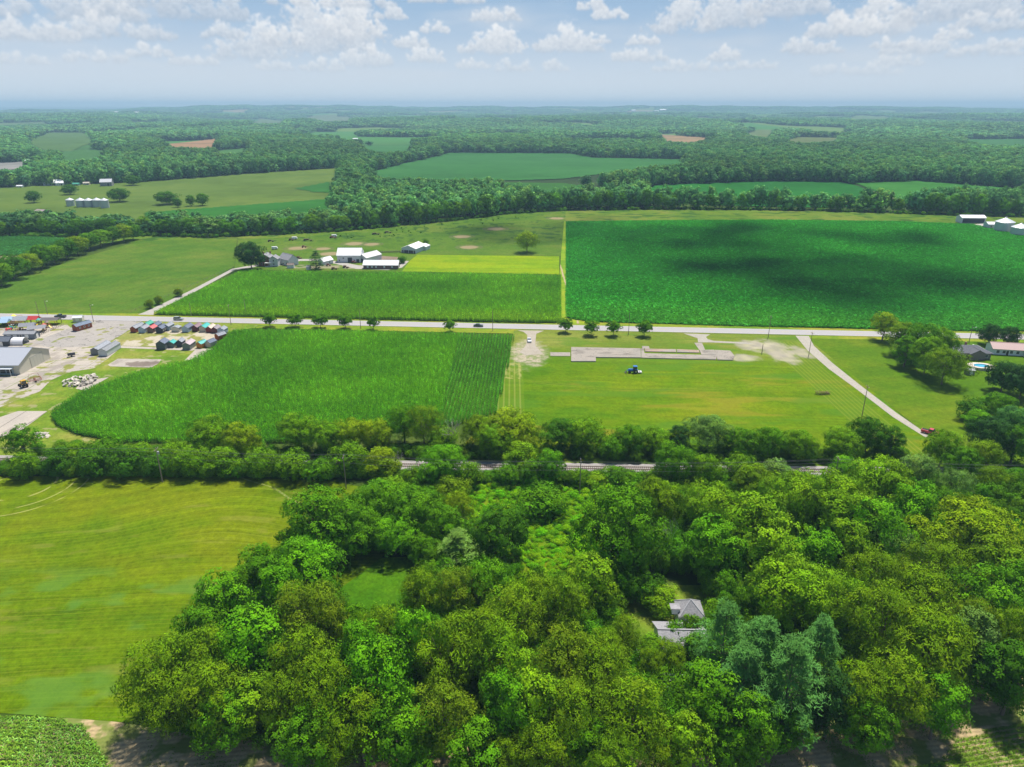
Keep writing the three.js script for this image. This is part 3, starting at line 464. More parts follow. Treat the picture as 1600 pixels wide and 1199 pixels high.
// by the top of the crown as seen from the air, its width there and its height in metres
function treeAt(kind, tone, px, py, wide, H, label, group) {
  const [x, z] = at(px, py + 3, H * 0.97), d = project(x, H * 0.7, z)[2];
  return plant(kind, tone, x, z, H, wide * 0.52 * d / FOCAL, label, group);
}
reseed(2024);
const ORD = ['first', 'second', 'third', 'fourth', 'fifth', 'sixth', 'seventh', 'eighth', 'ninth', 'tenth', 'eleventh', 'twelfth', 'thirteenth', 'fourteenth', 'fifteenth', 'sixteenth', 'seventeenth', 'eighteenth', 'nineteenth', 'twentieth'];
const crowd = [];                                                  // trees that need their place among their like in the label
const nearWood = [];
const ZN = 'in the row north of the railway';
const KWORD = { maple: 'rounded tree', oak: 'dense tree', walnut: 'feathery tree', pine: 'pine', spruce: 'spruce', thicket: 'bushy shrub' };
function crowdTree(zone, kind, tone, px, py, wide, H) { const o = treeAt(kind, tone, px, py, wide * 0.94, zone === ZN ? H * 0.84 : H); crowd.push({ o, zone, kind, tone, px }); nearWood.push([o.position.x, o.position.z, wide]); }
function labelCrowd() {
  const by = new Map();
  for (const c of crowd) { const k = c.zone + '|' + TONE_WORD[c.tone] + ' ' + KWORD[c.kind]; if (!by.has(k)) by.set(k, []); by.get(k).push(c); }
  for (const [k, list] of by) {
    const [zone, what] = k.split('|'); list.sort((a, b) => a.px - b.px);
    list.forEach((c, i) => { tag(c.o, list.length === 1 ? `only ${what} ${zone}` : `${ORD[i] ?? 'last'} ${what} from left ${zone}`, c.kind === 'thicket' ? 'shrub' : 'tree', list.length > 1 ? `${what}s ${zone}` : null); });
  }
}
// the near wood, tree by tree
const Z = { edge: 'at the meadow edge', mid: 'in the middle of the wood', front: 'along the bottom wood edge', house: 'around the grey roofed house', back: 'at the back of the wood', east: 'in the wood east of the pines' };
for (const [z, k, t, x, y, w, h] of [
  ['edge', 'oak', 'mid', 497, 772, 140, 17], ['back', 'maple', 'mid', 588, 756, 110, 13], ['back', 'maple', 'mid', 645, 768, 100, 13], ['back', 'oak', 'mid', 690, 792, 80, 12], ['back', 'walnut', 'yellow', 718, 770, 55, 9], ['back', 'maple', 'mid', 560, 800, 85, 12], ['back', 'maple', 'bright', 615, 812, 85, 10], ['back', 'oak', 'mid', 662, 838, 60, 7.5],
  ['back', 'pine', 'grey', 714, 828, 84, 12], ['back', 'oak', 'dark', 780, 796, 105, 14], ['back', 'thicket', 'mid', 850, 762, 85, 8], ['back', 'thicket', 'olive', 708, 748, 60, 7], ['back', 'thicket', 'hedge', 610, 748, 70, 7],
  ['mid', 'oak', 'mid', 970, 772, 150, 22], ['back', 'maple', 'olive', 1028, 750, 88, 15], ['back', 'maple', 'fresh', 1112, 760, 110, 17], ['back', 'maple', 'fresh', 1180, 775, 110, 19], ['back', 'maple', 'fresh', 1238, 745, 110, 18], ['back', 'maple', 'fresh', 1300, 742, 120, 19], ['back', 'maple', 'fresh', 1385, 722, 120, 19], ['back', 'maple', 'bright', 1440, 760, 90, 19], ['back', 'maple', 'fresh', 1335, 770, 100, 19], ['mid', 'maple', 'bright', 1120, 815, 95, 16], ['mid', 'maple', 'fresh', 1215, 815, 105, 17], ['mid', 'maple', 'bright', 1280, 833, 90, 15], ['mid', 'maple', 'fresh', 1330, 812, 80, 16], ['mid', 'maple', 'bright', 1380, 785, 100, 19],
  ['east', 'walnut', 'grey', 1412, 833, 92, 14], ['east', 'maple', 'yellow', 1530, 788, 140, 16], ['east', 'maple', 'yellow', 1450, 812, 90, 16], ['east', 'walnut', 'olive', 1470, 850, 120, 16], ['east', 'maple', 'olive', 1570, 845, 110, 17], ['east', 'walnut', 'olive', 1380, 868, 120, 17], ['east', 'walnut', 'olive', 1450, 890, 120, 17], ['mid', 'maple', 'fresh', 1245, 882, 150, 18], ['mid', 'walnut', 'fresh', 1320, 900, 90, 17],
  ['east', 'walnut', 'olive', 1395, 928, 150, 19], ['east', 'walnut', 'olive', 1470, 958, 150, 20], ['east', 'maple', 'mid', 1550, 900, 110, 17], ['east', 'walnut', 'rust', 1525, 935, 80, 17], ['east', 'oak', 'grey', 1530, 955, 90, 17], ['east', 'walnut', 'olive', 1590, 950, 90, 17], ['east', 'oak', 'dark', 1600, 1010, 100, 16], ['east', 'maple', 'mid', 1590, 880, 90, 17],
  ['house', 'pine', 'blue', 1138, 944, 105, 21], ['house', 'pine', 'blue', 1195, 968, 130, 22], ['house', 'pine', 'blue', 1245, 1000, 130, 21], ['house', 'pine', 'blue', 1290, 965, 90, 19], ['house', 'pine', 'blue', 1170, 1010, 120, 19],
  ['house', 'walnut', 'olive', 978, 962, 60, 13], ['house', 'walnut', 'olive', 1052, 1003, 60, 9], ['house', 'walnut', 'olive', 1018, 1012, 50, 9], ['house', 'walnut', 'olive', 950, 985, 80, 14], ['house', 'thicket', 'fresh', 1035, 918, 60, 6], ['house', 'thicket', 'dark', 1010, 898, 60, 7],
  ['mid', 'maple', 'fresh', 925, 872, 100, 15], ['mid', 'walnut', 'olive', 832, 900, 85, 15], ['mid', 'walnut', 'olive', 880, 905, 90, 17], ['mid', 'maple', 'mid', 760, 880, 80, 15], ['mid', 'walnut', 'rust', 715, 890, 90, 15], ['mid', 'walnut', 'olive', 655, 890, 70, 14], ['mid', 'maple', 'bright', 690, 915, 60, 10], ['mid', 'walnut', 'olive', 800, 920, 110, 18],
  ['edge', 'maple', 'bright', 470, 850, 130, 17], ['edge', 'maple', 'mid', 400, 858, 90, 15], ['edge', 'maple', 'bright', 430, 885, 90, 16], ['edge', 'maple', 'bright', 340, 900, 95, 15], ['edge', 'maple', 'mid', 305, 950, 80, 14], ['edge', 'walnut', 'rust', 470, 915, 120, 18], ['mid', 'walnut', 'rust', 500, 925, 90, 18], ['edge', 'maple', 'bright', 390, 958, 130, 17], ['edge', 'walnut', 'olive', 235, 1008, 130, 17], ['edge', 'walnut', 'olive', 300, 990, 110, 17], ['edge', 'walnut', 'olive', 320, 1040, 120, 16], ['front', 'walnut', 'olive', 262, 1060, 110, 13], ['front', 'maple', 'fresh', 392, 1066, 95, 12], ['front', 'oak', 'mid', 340, 1090, 100, 12],
  ['mid', 'maple', 'bright', 585, 1008, 125, 20], ['mid', 'maple', 'bright', 558, 972, 85, 19], ['mid', 'maple', 'bright', 645, 955, 85, 19], ['mid', 'walnut', 'olive', 700, 970, 130, 19], ['mid', 'walnut', 'olive', 470, 985, 120, 19], ['mid', 'walnut', 'olive', 590, 950, 90, 17], ['mid', 'walnut', 'olive', 500, 1030, 110, 18], ['mid', 'walnut', 'olive', 760, 955, 100, 19], ['mid', 'walnut', 'fresh', 785, 985, 110, 19],
  ['front', 'walnut', 'rust', 690, 1075, 120, 16], ['front', 'maple', 'bright', 790, 1055, 90, 17], ['front', 'maple', 'fresh', 840, 1055, 100, 17], ['mid', 'walnut', 'rust', 890, 985, 120, 18], ['mid', 'walnut', 'olive', 940, 1005, 110, 17], ['front', 'walnut', 'olive', 900, 1070, 110, 16], ['front', 'walnut', 'olive', 990, 1070, 130, 17], ['front', 'maple', 'mid', 1110, 1045, 120, 16], ['front', 'maple', 'fresh', 1075, 1125, 90, 13], ['front', 'walnut', 'fresh', 960, 1150, 110, 11], ['front', 'maple', 'mid', 620, 1100, 110, 15], ['front', 'walnut', 'olive', 560, 1085, 110, 15], ['front', 'oak', 'mid', 480, 1110, 120, 12], ['front', 'maple', 'mid', 1180, 1095, 100, 14], ['front', 'oak', 'mid', 740, 1130, 110, 12], ['front', 'walnut', 'olive', 850, 1135, 100, 12], ['front', 'walnut', 'olive', 440, 1060, 90, 14],
  ['front', 'walnut', 'olive', 520, 1130, 90, 10], ['front', 'maple', 'mid', 650, 1145, 90, 9], ['front', 'walnut', 'olive', 790, 1150, 90, 9], ['front', 'maple', 'mid', 920, 1130, 90, 11], ['front', 'walnut', 'olive', 1030, 1140, 90, 10], ['front', 'oak', 'mid', 1150, 1140, 90, 9], ['front', 'oak', 'mid', 1235, 1105, 80, 10],
  ['east', 'walnut', 'olive', 1345, 1045, 100, 15], ['east', 'walnut', 'olive', 1410, 1030, 120, 16], ['east', 'maple', 'bright', 1480, 1060, 90, 14], ['east', 'oak', 'mid', 1360, 1095, 100, 11], ['east', 'oak', 'deep', 1310, 1050, 80, 15], ['east', 'oak', 'dark', 1560, 1010, 90, 13],
]) crowdTree(Z[z], k, t, x, y, w, h);

// hedgerow trees on both sides of the railway
const ZR = { n: 'in the row north of the railway', s: 'in the row south of the railway', e: 'on the plots beside the lawn' };
for (const [z, k, t, x, y, w, h] of [
  ['n', 'maple', 'mid', 28, 666, 55, 14], ['n', 'thicket', 'hedge', 110, 693, 50, 9], ['n', 'thicket', 'mid', 160, 686, 55, 10], ['n', 'thicket', 'hedge', 215, 692, 55, 9], ['n', 'thicket', 'hedge', 265, 690, 55, 9],
  ['n', 'maple', 'hedge', 325, 655, 85, 13], ['n', 'maple', 'yellow', 375, 664, 70, 13], ['n', 'maple', 'hedge', 465, 650, 80, 14], ['n', 'maple', 'hedge', 510, 660, 60, 13], ['n', 'maple', 'yellow', 545, 656, 65, 13], ['n', 'maple', 'yellow', 585, 656, 60, 13], ['n', 'walnut', 'mid', 628, 632, 60, 17], ['n', 'walnut', 'olive', 660, 634, 70, 17], ['n', 'thicket', 'hedge', 690, 668, 50, 9], ['n', 'maple', 'olive', 750, 650, 70, 14], ['n', 'maple', 'yellow', 800, 645, 100, 15], ['n', 'maple', 'hedge', 770, 665, 60, 13], ['n', 'maple', 'dark', 875, 655, 70, 13], ['n', 'maple', 'hedge', 915, 656, 75, 13], ['n', 'thicket', 'mid', 955, 680, 50, 9], ['n', 'maple', 'mid', 985, 666, 60, 12], ['n', 'maple', 'hedge', 1025, 668, 60, 11], ['n', 'oak', 'deep', 1062, 664, 45, 12], ['n', 'maple', 'grey', 1110, 650, 80, 15], ['n', 'oak', 'mid', 1160, 670, 60, 12], ['n', 'maple', 'mid', 1205, 668, 60, 13], ['n', 'maple', 'hedge', 1250, 672, 60, 12], ['n', 'maple', 'hedge', 1320, 672, 65, 12], ['n', 'oak', 'dark', 1362, 653, 62, 15], ['n', 'oak', 'dark', 1398, 665, 48, 14],
  ['s', 'thicket', 'hedge', 30, 708, 50, 8], ['s', 'thicket', 'dark', 85, 698, 55, 9], ['s', 'thicket', 'dark', 140, 701, 55, 9], ['s', 'thicket', 'dark', 195, 699, 60, 9], ['s', 'thicket', 'hedge', 290, 698, 60, 9], ['s', 'thicket', 'hedge', 345, 699, 60, 9], ['s', 'thicket', 'dark', 240, 709, 50, 7], ['s', 'thicket', 'hedge', 400, 701, 55, 9], ['s', 'thicket', 'hedge', 455, 705, 55, 9], ['s', 'thicket', 'mid', 500, 717, 50, 7], ['s', 'thicket', 'hedge', 545, 693, 60, 10], ['s', 'thicket', 'yellow', 595, 699, 60, 10], ['s', 'maple', 'bright', 690, 698, 80, 12], ['s', 'thicket', 'hedge', 735, 722, 40, 8], ['s', 'thicket', 'fresh', 815, 690, 60, 10], ['s', 'maple', 'bright', 860, 702, 50, 12], ['s', 'thicket', 'mid', 792, 724, 40, 7], ['s', 'thicket', 'fresh', 935, 738, 50, 4], ['s', 'thicket', 'mid', 985, 736, 50, 4], ['s', 'maple', 'mid', 1055, 695, 70, 13], ['s', 'thicket', 'hedge', 1030, 730, 45, 5.5], ['s', 'thicket', 'mid', 960, 728, 40, 6], ['s', 'thicket', 'hedge', 650, 729, 40, 6], ['s', 'thicket', 'hedge', 1075, 735, 40, 5], ['s', 'thicket', 'mid', 1125, 732, 45, 6], ['s', 'thicket', 'hedge', 1205, 738, 50, 6], ['s', 'thicket', 'mid', 1255, 736, 45, 6.5], ['s', 'thicket', 'mid', 832, 718, 40, 8], ['s', 'thicket', 'hedge', 905, 732, 32, 5], ['s', 'maple', 'hedge', 1105, 712, 60, 11], ['s', 'thicket', 'hedge', 1160, 712, 60, 10], ['s', 'thicket', 'grey', 1215, 718, 60, 9], ['s', 'maple', 'olive', 1180, 728, 70, 11], ['s', 'maple', 'bright', 1330, 716, 70, 10], ['s', 'maple', 'grey', 1440, 712, 70, 12], ['s', 'walnut', 'olive', 1556, 728, 55, 10], ['s', 'walnut', 'grey', 1500, 735, 60, 11],
  ['e', 'maple', 'hedge', 1480, 675, 62, 12], ['e', 'oak', 'mid', 1510, 700, 60, 11], ['e', 'oak', 'deep', 1560, 655, 75, 13], ['e', 'oak', 'dark', 1595, 665, 60, 13], ['e', 'oak', 'deep', 1576, 566, 62, 12], ['e', 'oak', 'deep', 1606, 572, 60, 13], ['e', 'thicket', 'dark', 1525, 622, 45, 8], ['e', 'thicket', 'bright', 1532, 640, 45, 7], ['e', 'oak', 'mid', 1565, 615, 60, 10], ['e', 'maple', 'blue', 1590, 636, 60, 11], ['e', 'maple', 'olive', 1545, 690, 60, 11],
]) crowdTree(ZR[z], k, t, x, y, w, h);
labelCrowd(); crowd.length = 0;

// undergrowth and young trees that close the wood
{
  const ring = ringAt([[440, 860], [540, 790], [640, 760], [740, 775], [780, 860], [900, 880], [935, 800], [1000, 770], [1250, 760], [1660, 740], [1760, 900], [1700, 985], [1420, 1080], [1150, 1146], [700, 1160], [330, 1146], [210, 1120], [260, 1040], [330, 960], [390, 900]]);
  const open = [ringAt([[600, 740], [1010, 750], [1010, 825], [930, 905], [840, 925], [760, 880], [690, 800]]), ringAt([[475, 945], [520, 868], [650, 866], [672, 925], [600, 1000], [520, 975]]), ringAt([[960, 965], [985, 905], [1080, 905], [1120, 945], [1100, 1010], [1010, 1010], [960, 1060], [930, 1010]])];
  const [x0, z0, x1, z1] = box2(ring), G = { a: [], b: [], c: [] };
  const geoms = KIND.thicket.map((k) => k.crown), mts = [[], [], []], cols = [[], [], []], m4 = new THREE.Matrix4(), q = new THREE.Quaternion(), up = new THREE.Vector3(0, 1, 0);
  for (let x = x0; x < x1; x += 3.6) for (let z = z0; z < z1; z += 3.6) {
    const px = x + rr(-1.5, 1.5), pz = z + rr(-1.5, 1.5);
    if (!inside(px, pz, ring) || open.some((o) => inside(px, pz, o))) continue;
    const s = rr(0.55, 1.0), e = edgeDist(px, pz, ring), hs = e < 5 ? rr(0.25, 0.5) : e < 12 ? rr(0.4, 0.7) : rr(0.5, 0.95), k = Math.floor(rnd() * 3), w = rr(0.7, 1.1);
    m4.compose(new THREE.Vector3(px, -0.1, pz), q.setFromAxisAngle(up, rr(0, 6.28)), new THREE.Vector3(s, hs, s)); mts[k].push(m4.clone()); cols[k].push(new THREE.Color().setRGB(w * rr(.8, 1.2), w, w));
  }
  const root = tag(new THREE.Group(), 'tangled green undergrowth on the floor of the near wood', 'undergrowth', null, 'stuff'); root.name = 'undergrowth'; scene.add(root);
  geoms.forEach((g, k) => { const o = new THREE.InstancedMesh(g, TONE.mid, mts[k].length); o.name = 'foliage'; mts[k].forEach((m, i) => { o.setMatrixAt(i, m); o.setColorAt(i, cols[k][i]); }); o.castShadow = o.receiveShadow = true; o.userData = { kind: 'stuff' }; root.add(o); });
  // weeds in the scrub clearing and along the railway
  const weeds = []; const scrub = ringAt([[600, 745], [1000, 758], [1010, 800], [930, 870], [850, 905], [720, 800], [560, 785]]), [a0, b0, a1, b1] = box2(scrub);
  for (let i = 0; i < 6500; i++) { const x = rr(a0, a1), z = rr(b0, b1); if (inside(x, z, scrub)) weeds.push([x, z, rr(0.06, 0.17) * (rnd() < 0.06 ? 2.2 : 1)]); }
  const o = new THREE.InstancedMesh(KIND.thicket[1].crown, TONE.fresh, weeds.length); o.name = 'weeds'; weeds.forEach(([x, z, s], i) => { m4.compose(new THREE.Vector3(x, -0.05, z), q.setFromAxisAngle(up, rr(0, 6.28)), new THREE.Vector3(s, s * 0.7, s)); o.setMatrixAt(i, m4); const k = rr(1.1, 1.7); o.setColorAt(i, new THREE.Color().setRGB(k * rr(0.6, 1.15), k, k * 0.4)); });
  tag(o, 'yellow green weeds and brambles covering the scrub clearing', 'weeds', null, 'stuff'); scene.add(o);
  // bramble foot of the railway rows
  const br = [];
  for (const [ya, yb, z0_, z1_] of [[736, 748, 0, 620], [700, 716, 60, 1420], [745, 752, 620, 1150]]) for (let i = 0; i < 420; i++) { const px = rr(z0_, z1_), t = (px) / 1600, py = lerp(ya, yb, rnd()) + t * 10 - (ya > 730 && px < 620 ? 4 : 0), [x, z] = at(px, py); br.push([x, z, rr(0.2, 0.55)]); }
  const p = new THREE.InstancedMesh(KIND.thicket[0].crown, TONE.dark, br.length); p.name = 'brambles'; br.forEach(([x, z, s], i) => { m4.compose(new THREE.Vector3(x, -0.05, z), q.setFromAxisAngle(up, rr(0, 6.28)), new THREE.Vector3(s, s * 0.8, s)); p.setMatrixAt(i, m4); const k = rr(0.8, 1.7); p.setColorAt(i, new THREE.Color().setRGB(k * rr(0.9, 1.5), k, k)); });
  tag(p, 'dark brambles at the foot of the railway tree rows', 'brambles', null, 'stuff'); scene.add(p);
}
{ // dead trees
  const d = bareTree(171);
  const dead = (px, py, w, H, label) => { const [x, z] = at(px, py, H), t = thing('dead_tree', label, 'tree', [x, 0, z], rr(0, 6)), k = w * 0.5 * project(x, H, z)[2] / FOCAL / d.R; t.scale.set(k, H / d.H, k); part('trunk', d.trunk, DEADWOOD, t); };
  dead(706, 650, 40, 12, 'bare grey dead tree in the row in front of the corn'); dead(622, 702, 24, 9, 'small bare grey tree between the two rows by the railway');
  dead(1052, 800, 30, 15, 'bare grey dead trunk beside the large dark oak-like tree');
}

// road trees, farm trees, plot trees
{
  const W = ['first', 'second', 'third', 'fourth', 'fifth'];
  [[422, 511], [461, 511.5], [501, 512.5], [540, 513.5], [583, 515.5]].forEach(([x, y], i) => { const [a, b] = at(x, y); plant('lollipop', 'mid', a, b, [7.0, 7.4, 7.4, 7.2, 7.4][i], [3.4, 4.2, 3.9, 3.8, 3.4][i], `${W[i]} round crowned tree from the left in the row by the corn`, 'small round trees along the road'); });
  { const [a, b] = at(703, 518.5); plant('lollipop', 'mid', a, b, 6.2, 3.1, 'lone round crowned tree by the road behind the black car', 'small round trees along the road'); }
  [[884, 520], [923, 524.5], [958.5, 525], [1006.5, 526]].forEach(([x, y], i) => { const [a, b] = at(x, y); plant('lollipop', 'mid', a, b, [7.6, 7.7, 7.8, 8][i], [3.5, 3.7, 3.7, 3.8][i], `${W[i]} round crowned tree from the left on the lawn strip by the slab`, 'small round trees along the road'); });
  treeAt('maple', 'yellow', 1387, 487, 40, 14, 'yellow green tree by the road at the end of the roadside group');
  treeAt('maple', 'olive', 1414, 503, 44, 15, 'olive tree next to the yellow green one by the road');
  treeAt('maple', 'mid', 1445, 506, 58, 17, 'broad mid green tree in the centre of the roadside group');
  treeAt('maple', 'hedge', 1478, 513, 50, 15, 'warm green tree beside the drive of the grey roofed bungalow');
  treeAt('maple', 'hedge', 1456, 527, 56, 16, 'warm green tree casting a long shadow onto the lawn');
  treeAt('oak', 'mid', 1422, 524, 44, 14, 'mid green tree with the dark shadow at the edge of the lawn');
  treeAt('walnut', 'olive', 1484, 545, 70, 15, 'feathery olive tree with a bare forked trunk on the lawn');
  treeAt('oak', 'deep', 1551, 505, 34, 10, 'dark round tree by the road beside the grey bungalow');
  treeAt('oak', 'deep', 1583, 509, 32, 9.5, 'dark round tree by the road behind the red roofed house');
  treeAt('oak', 'deep', 388, 377, 48, 19, 'huge dark tree in front of the brick farmhouse');
  treeAt('pine', 'deep', 492, 390, 26, 13, 'dark conifer between the farmhouse and the small white shed');
  treeAt('walnut', 'yellow', 824, 360, 40, 16, 'lone yellow green tree behind the clover strip');
  treeAt('thicket', 'dark', 628, 398, 13, 5, 'small dark bush at the corner of the low white barn');
  treeAt('thicket', 'hedge', 665, 371, 9, 4, 'little bush behind the white shed in the pasture');
  treeAt('thicket', 'rust', 277, 448, 14, 5, 'brownish bush beside the farm lane, nearer to the farm of three');
  treeAt('thicket', 'rust', 246, 460, 13, 5, 'brownish bush beside the farm lane, middle one of three');
  treeAt('thicket', 'rust', 232, 466, 13, 5, 'brownish bush beside the farm lane, nearest to the road of three');
  treeAt('oak', 'dark', 106, 286, 26, 13, 'dark round tree casting shade in the pasture above the silos');
  treeAt('oak', 'dark', 49, 296, 24, 14, 'dark tree in the corner of the pasture left of the silos');
  treeAt('oak', 'dark', 258, 297, 38, 15, 'wide dark tree in the pasture right of the silos');
  treeAt('oak', 'dark', 276, 308, 14, 10, 'small tree touching the wide dark pasture tree');
  treeAt('oak', 'mid', 296, 302, 16, 13, 'slim tree on the pasture, first of a pair');
  treeAt('oak', 'mid', 314, 300, 20, 14, 'slim tree on the pasture, second of a pair');
  treeAt('oak', 'dark', 183, 292, 34, 16, 'dark tree beside the end silo');
  treeAt('oak', 'dark', 205, 272, 26, 14, 'dark tree below the grey barn at the pasture edge');
  // hedge running down from the creek towards the road
  const path = [[2, 447], [22, 436], [45, 427], [66, 419], [86, 412], [104, 405], [122, 398], [140, 391], [158, 386], [176, 381], [194, 378], [208, 375]].map(([x, y]) => at(x, y));
  path.forEach(([x, z], i) => plant(i % 3 ? 'maple' : 'oak', ['hedge', 'dark', 'yellow', 'mid'][i % 4], x, z, rr(12, 16), rr(8.5, 10.5), `${ORD[i]} tree from the road in the hedge beside the pasture`, 'trees of the pasture hedge'));
}
// ---------------------------------------------------------------- far fields and the wooded hills
const FIELDS = [
  ['bean_field', 'broad pale green bean field framed by woods', [[570, 272], [640, 254], [690, 243.5], [700, 239], [890, 240], [925, 246.5], [1072, 249.5], [1066, 257], [1000, 264], [930, 274], [880, 280], [800, 283], [700, 282], [600, 280]], [0.045, 0.19, 0.035], 6],
  ['grain_field', 'small green field behind the creek trees', [[760, 286], [880, 287], [925, 293], [985, 300], [985, 310], [920, 316], [885, 324], [850, 318], [800, 300]], [0.045, 0.165, 0.022], 5],
  ['grain_field', 'deep green field beyond the thin row of creek trees', [[1012, 297], [1025, 290], [1200, 284], [1310, 285.5], [1330, 288], [1405, 316], [1400, 322], [1300, 325.5], [1200, 324], [1100, 322], [1010, 310]], [0.022, 0.18, 0.018], 5],
  ['grain_field', 'light green field to the right of the field road', [[1335, 287], [1430, 283], [1600, 296], [1760, 306], [1760, 326], [1600, 320], [1500, 318], [1412, 316], [1345, 290]], [0.05, 0.22, 0.025], 5],
  ['dirt_track', 'straight pale dirt track climbing between two fields', [[1326, 290.5], [1332, 290.5], [1415, 315.5], [1408, 317.5]], [0.40, 0.32, 0.17], 2.5],
  ['stubble_field', 'tan stubble field surrounded by forest', [[1026, 209.5], [1118, 217], [1080, 224], [1040, 222]], [0.36, 0.25, 0.12], 12],
  ['hay_field', 'pale hay clearing in the forest below the skyline', [[1160, 210], [1185, 203], [1207, 204], [1202, 218]], [0.15, 0.22, 0.06], 12],
  ['hay_field', 'pale hay clearing with dark tree clumps in the forest', [[1222, 220], [1250, 214.5], [1315, 216], [1302, 222], [1250, 225]], [0.16, 0.21, 0.06], 10],
  ['grain_field', 'green field at the edge of the forest under the hills', [[1505, 218], [1660, 217], [1660, 229], [1530, 228]], [0.05, 0.19, 0.03], 12],
  ['hay_field', 'distant bright hay field on the hill', [[1322, 184], [1385, 181.5], [1392, 186.5], [1330, 187.5]], [0.14, 0.24, 0.05], 30],
  ['grain_field', 'wide light green valley field between two woods', [[40, 224], [78, 207], [128, 207.5], [150, 222], [112, 237], [70, 236]], [0.10, 0.20, 0.04], 10],
  ['grain_field', 'green field above the white roofed barn', [[92, 252], [98, 236], [155, 234], [170, 241], [145, 252]], [0.065, 0.19, 0.035], 8],
  ['stubble_field', 'tan ploughed field in the hills', [[245, 227], [340, 217], [334, 233], [275, 231]], [0.37, 0.23, 0.11], 10],
  ['grain_field', 'narrow green field beside the tan field', [[330, 237], [390, 231], [385, 240], [340, 242]], [0.07, 0.20, 0.04], 8],
  ['grain_field', 'pale green field behind the long wood', [[548, 228.5], [642, 226.5], [644, 237], [600, 241]], [0.05, 0.19, 0.035], 10],
  ['hill_pasture', 'light green pasture with barns and silos', [[-60, 345], [-60, 300], [20, 293], [180, 287], [215, 286], [385, 272.5], [527, 263], [520, 318], [455, 333], [350, 345], [230, 352], [100, 349], [50, 352]], [0.13, 0.215, 0.03], 5],
  ['grain_field', 'darker green strip below the light pasture', [[228, 334], [300, 328], [400, 322], [520, 312], [518, 330], [450, 342], [350, 350], [232, 357]], [0.035, 0.18, 0.018], 5, 0.5],
  ['grain_field', 'green triangle of crop at the end of the light pasture', [[462, 296], [515, 286], [517, 303], [490, 302]], [0.045, 0.20, 0.025], 5, 0.5],
  ['hay_field', 'far pale hay field on the ridge', [[476, 184.5], [495, 180.5], [546, 183], [550, 189], [510, 190]], [0.17, 0.23, 0.07], 30],
  ['hay_field', 'far pale hay field left of the ridge field', [[390, 193], [405, 185.5], [442, 189], [442, 193.5]], [0.14, 0.22, 0.06], 25],
  ['hay_field', 'thin pale field strip far off at the left', [[-30, 194], [70, 190.5], [72, 195], [-30, 198]], [0.12, 0.21, 0.07], 25],
  ['parking_lot', 'grey gravel lot in front of a small white building', [[-60, 258], [62, 252], [36, 265], [-60, 270]], [0.33, 0.32, 0.29], 6],
  ['hay_field', 'small pale clearing by the small white building', [[44, 250], [66, 247], [62, 252], [50, 253]], [0.20, 0.24, 0.08], 6],
];
const openRings = [];
for (const [name, label, px, c, cell, lift] of FIELDS) {
  c.forEach((v, i) => { c[i] = v * 0.74; }); const tones = [scaleC(c, 0.82), c, [c[0] * 1.25, c[1] * 1.12, c[2] * 1.2]];
  hillSheet(name, label, px, (x, z) => grassy(x * 0.35, z * 0.35, ...tones, 0.5), cell);
  if (lift) { const o = scene.children[scene.children.length - 1]; o.position.y += lift; }
  openRings.push(px);
}
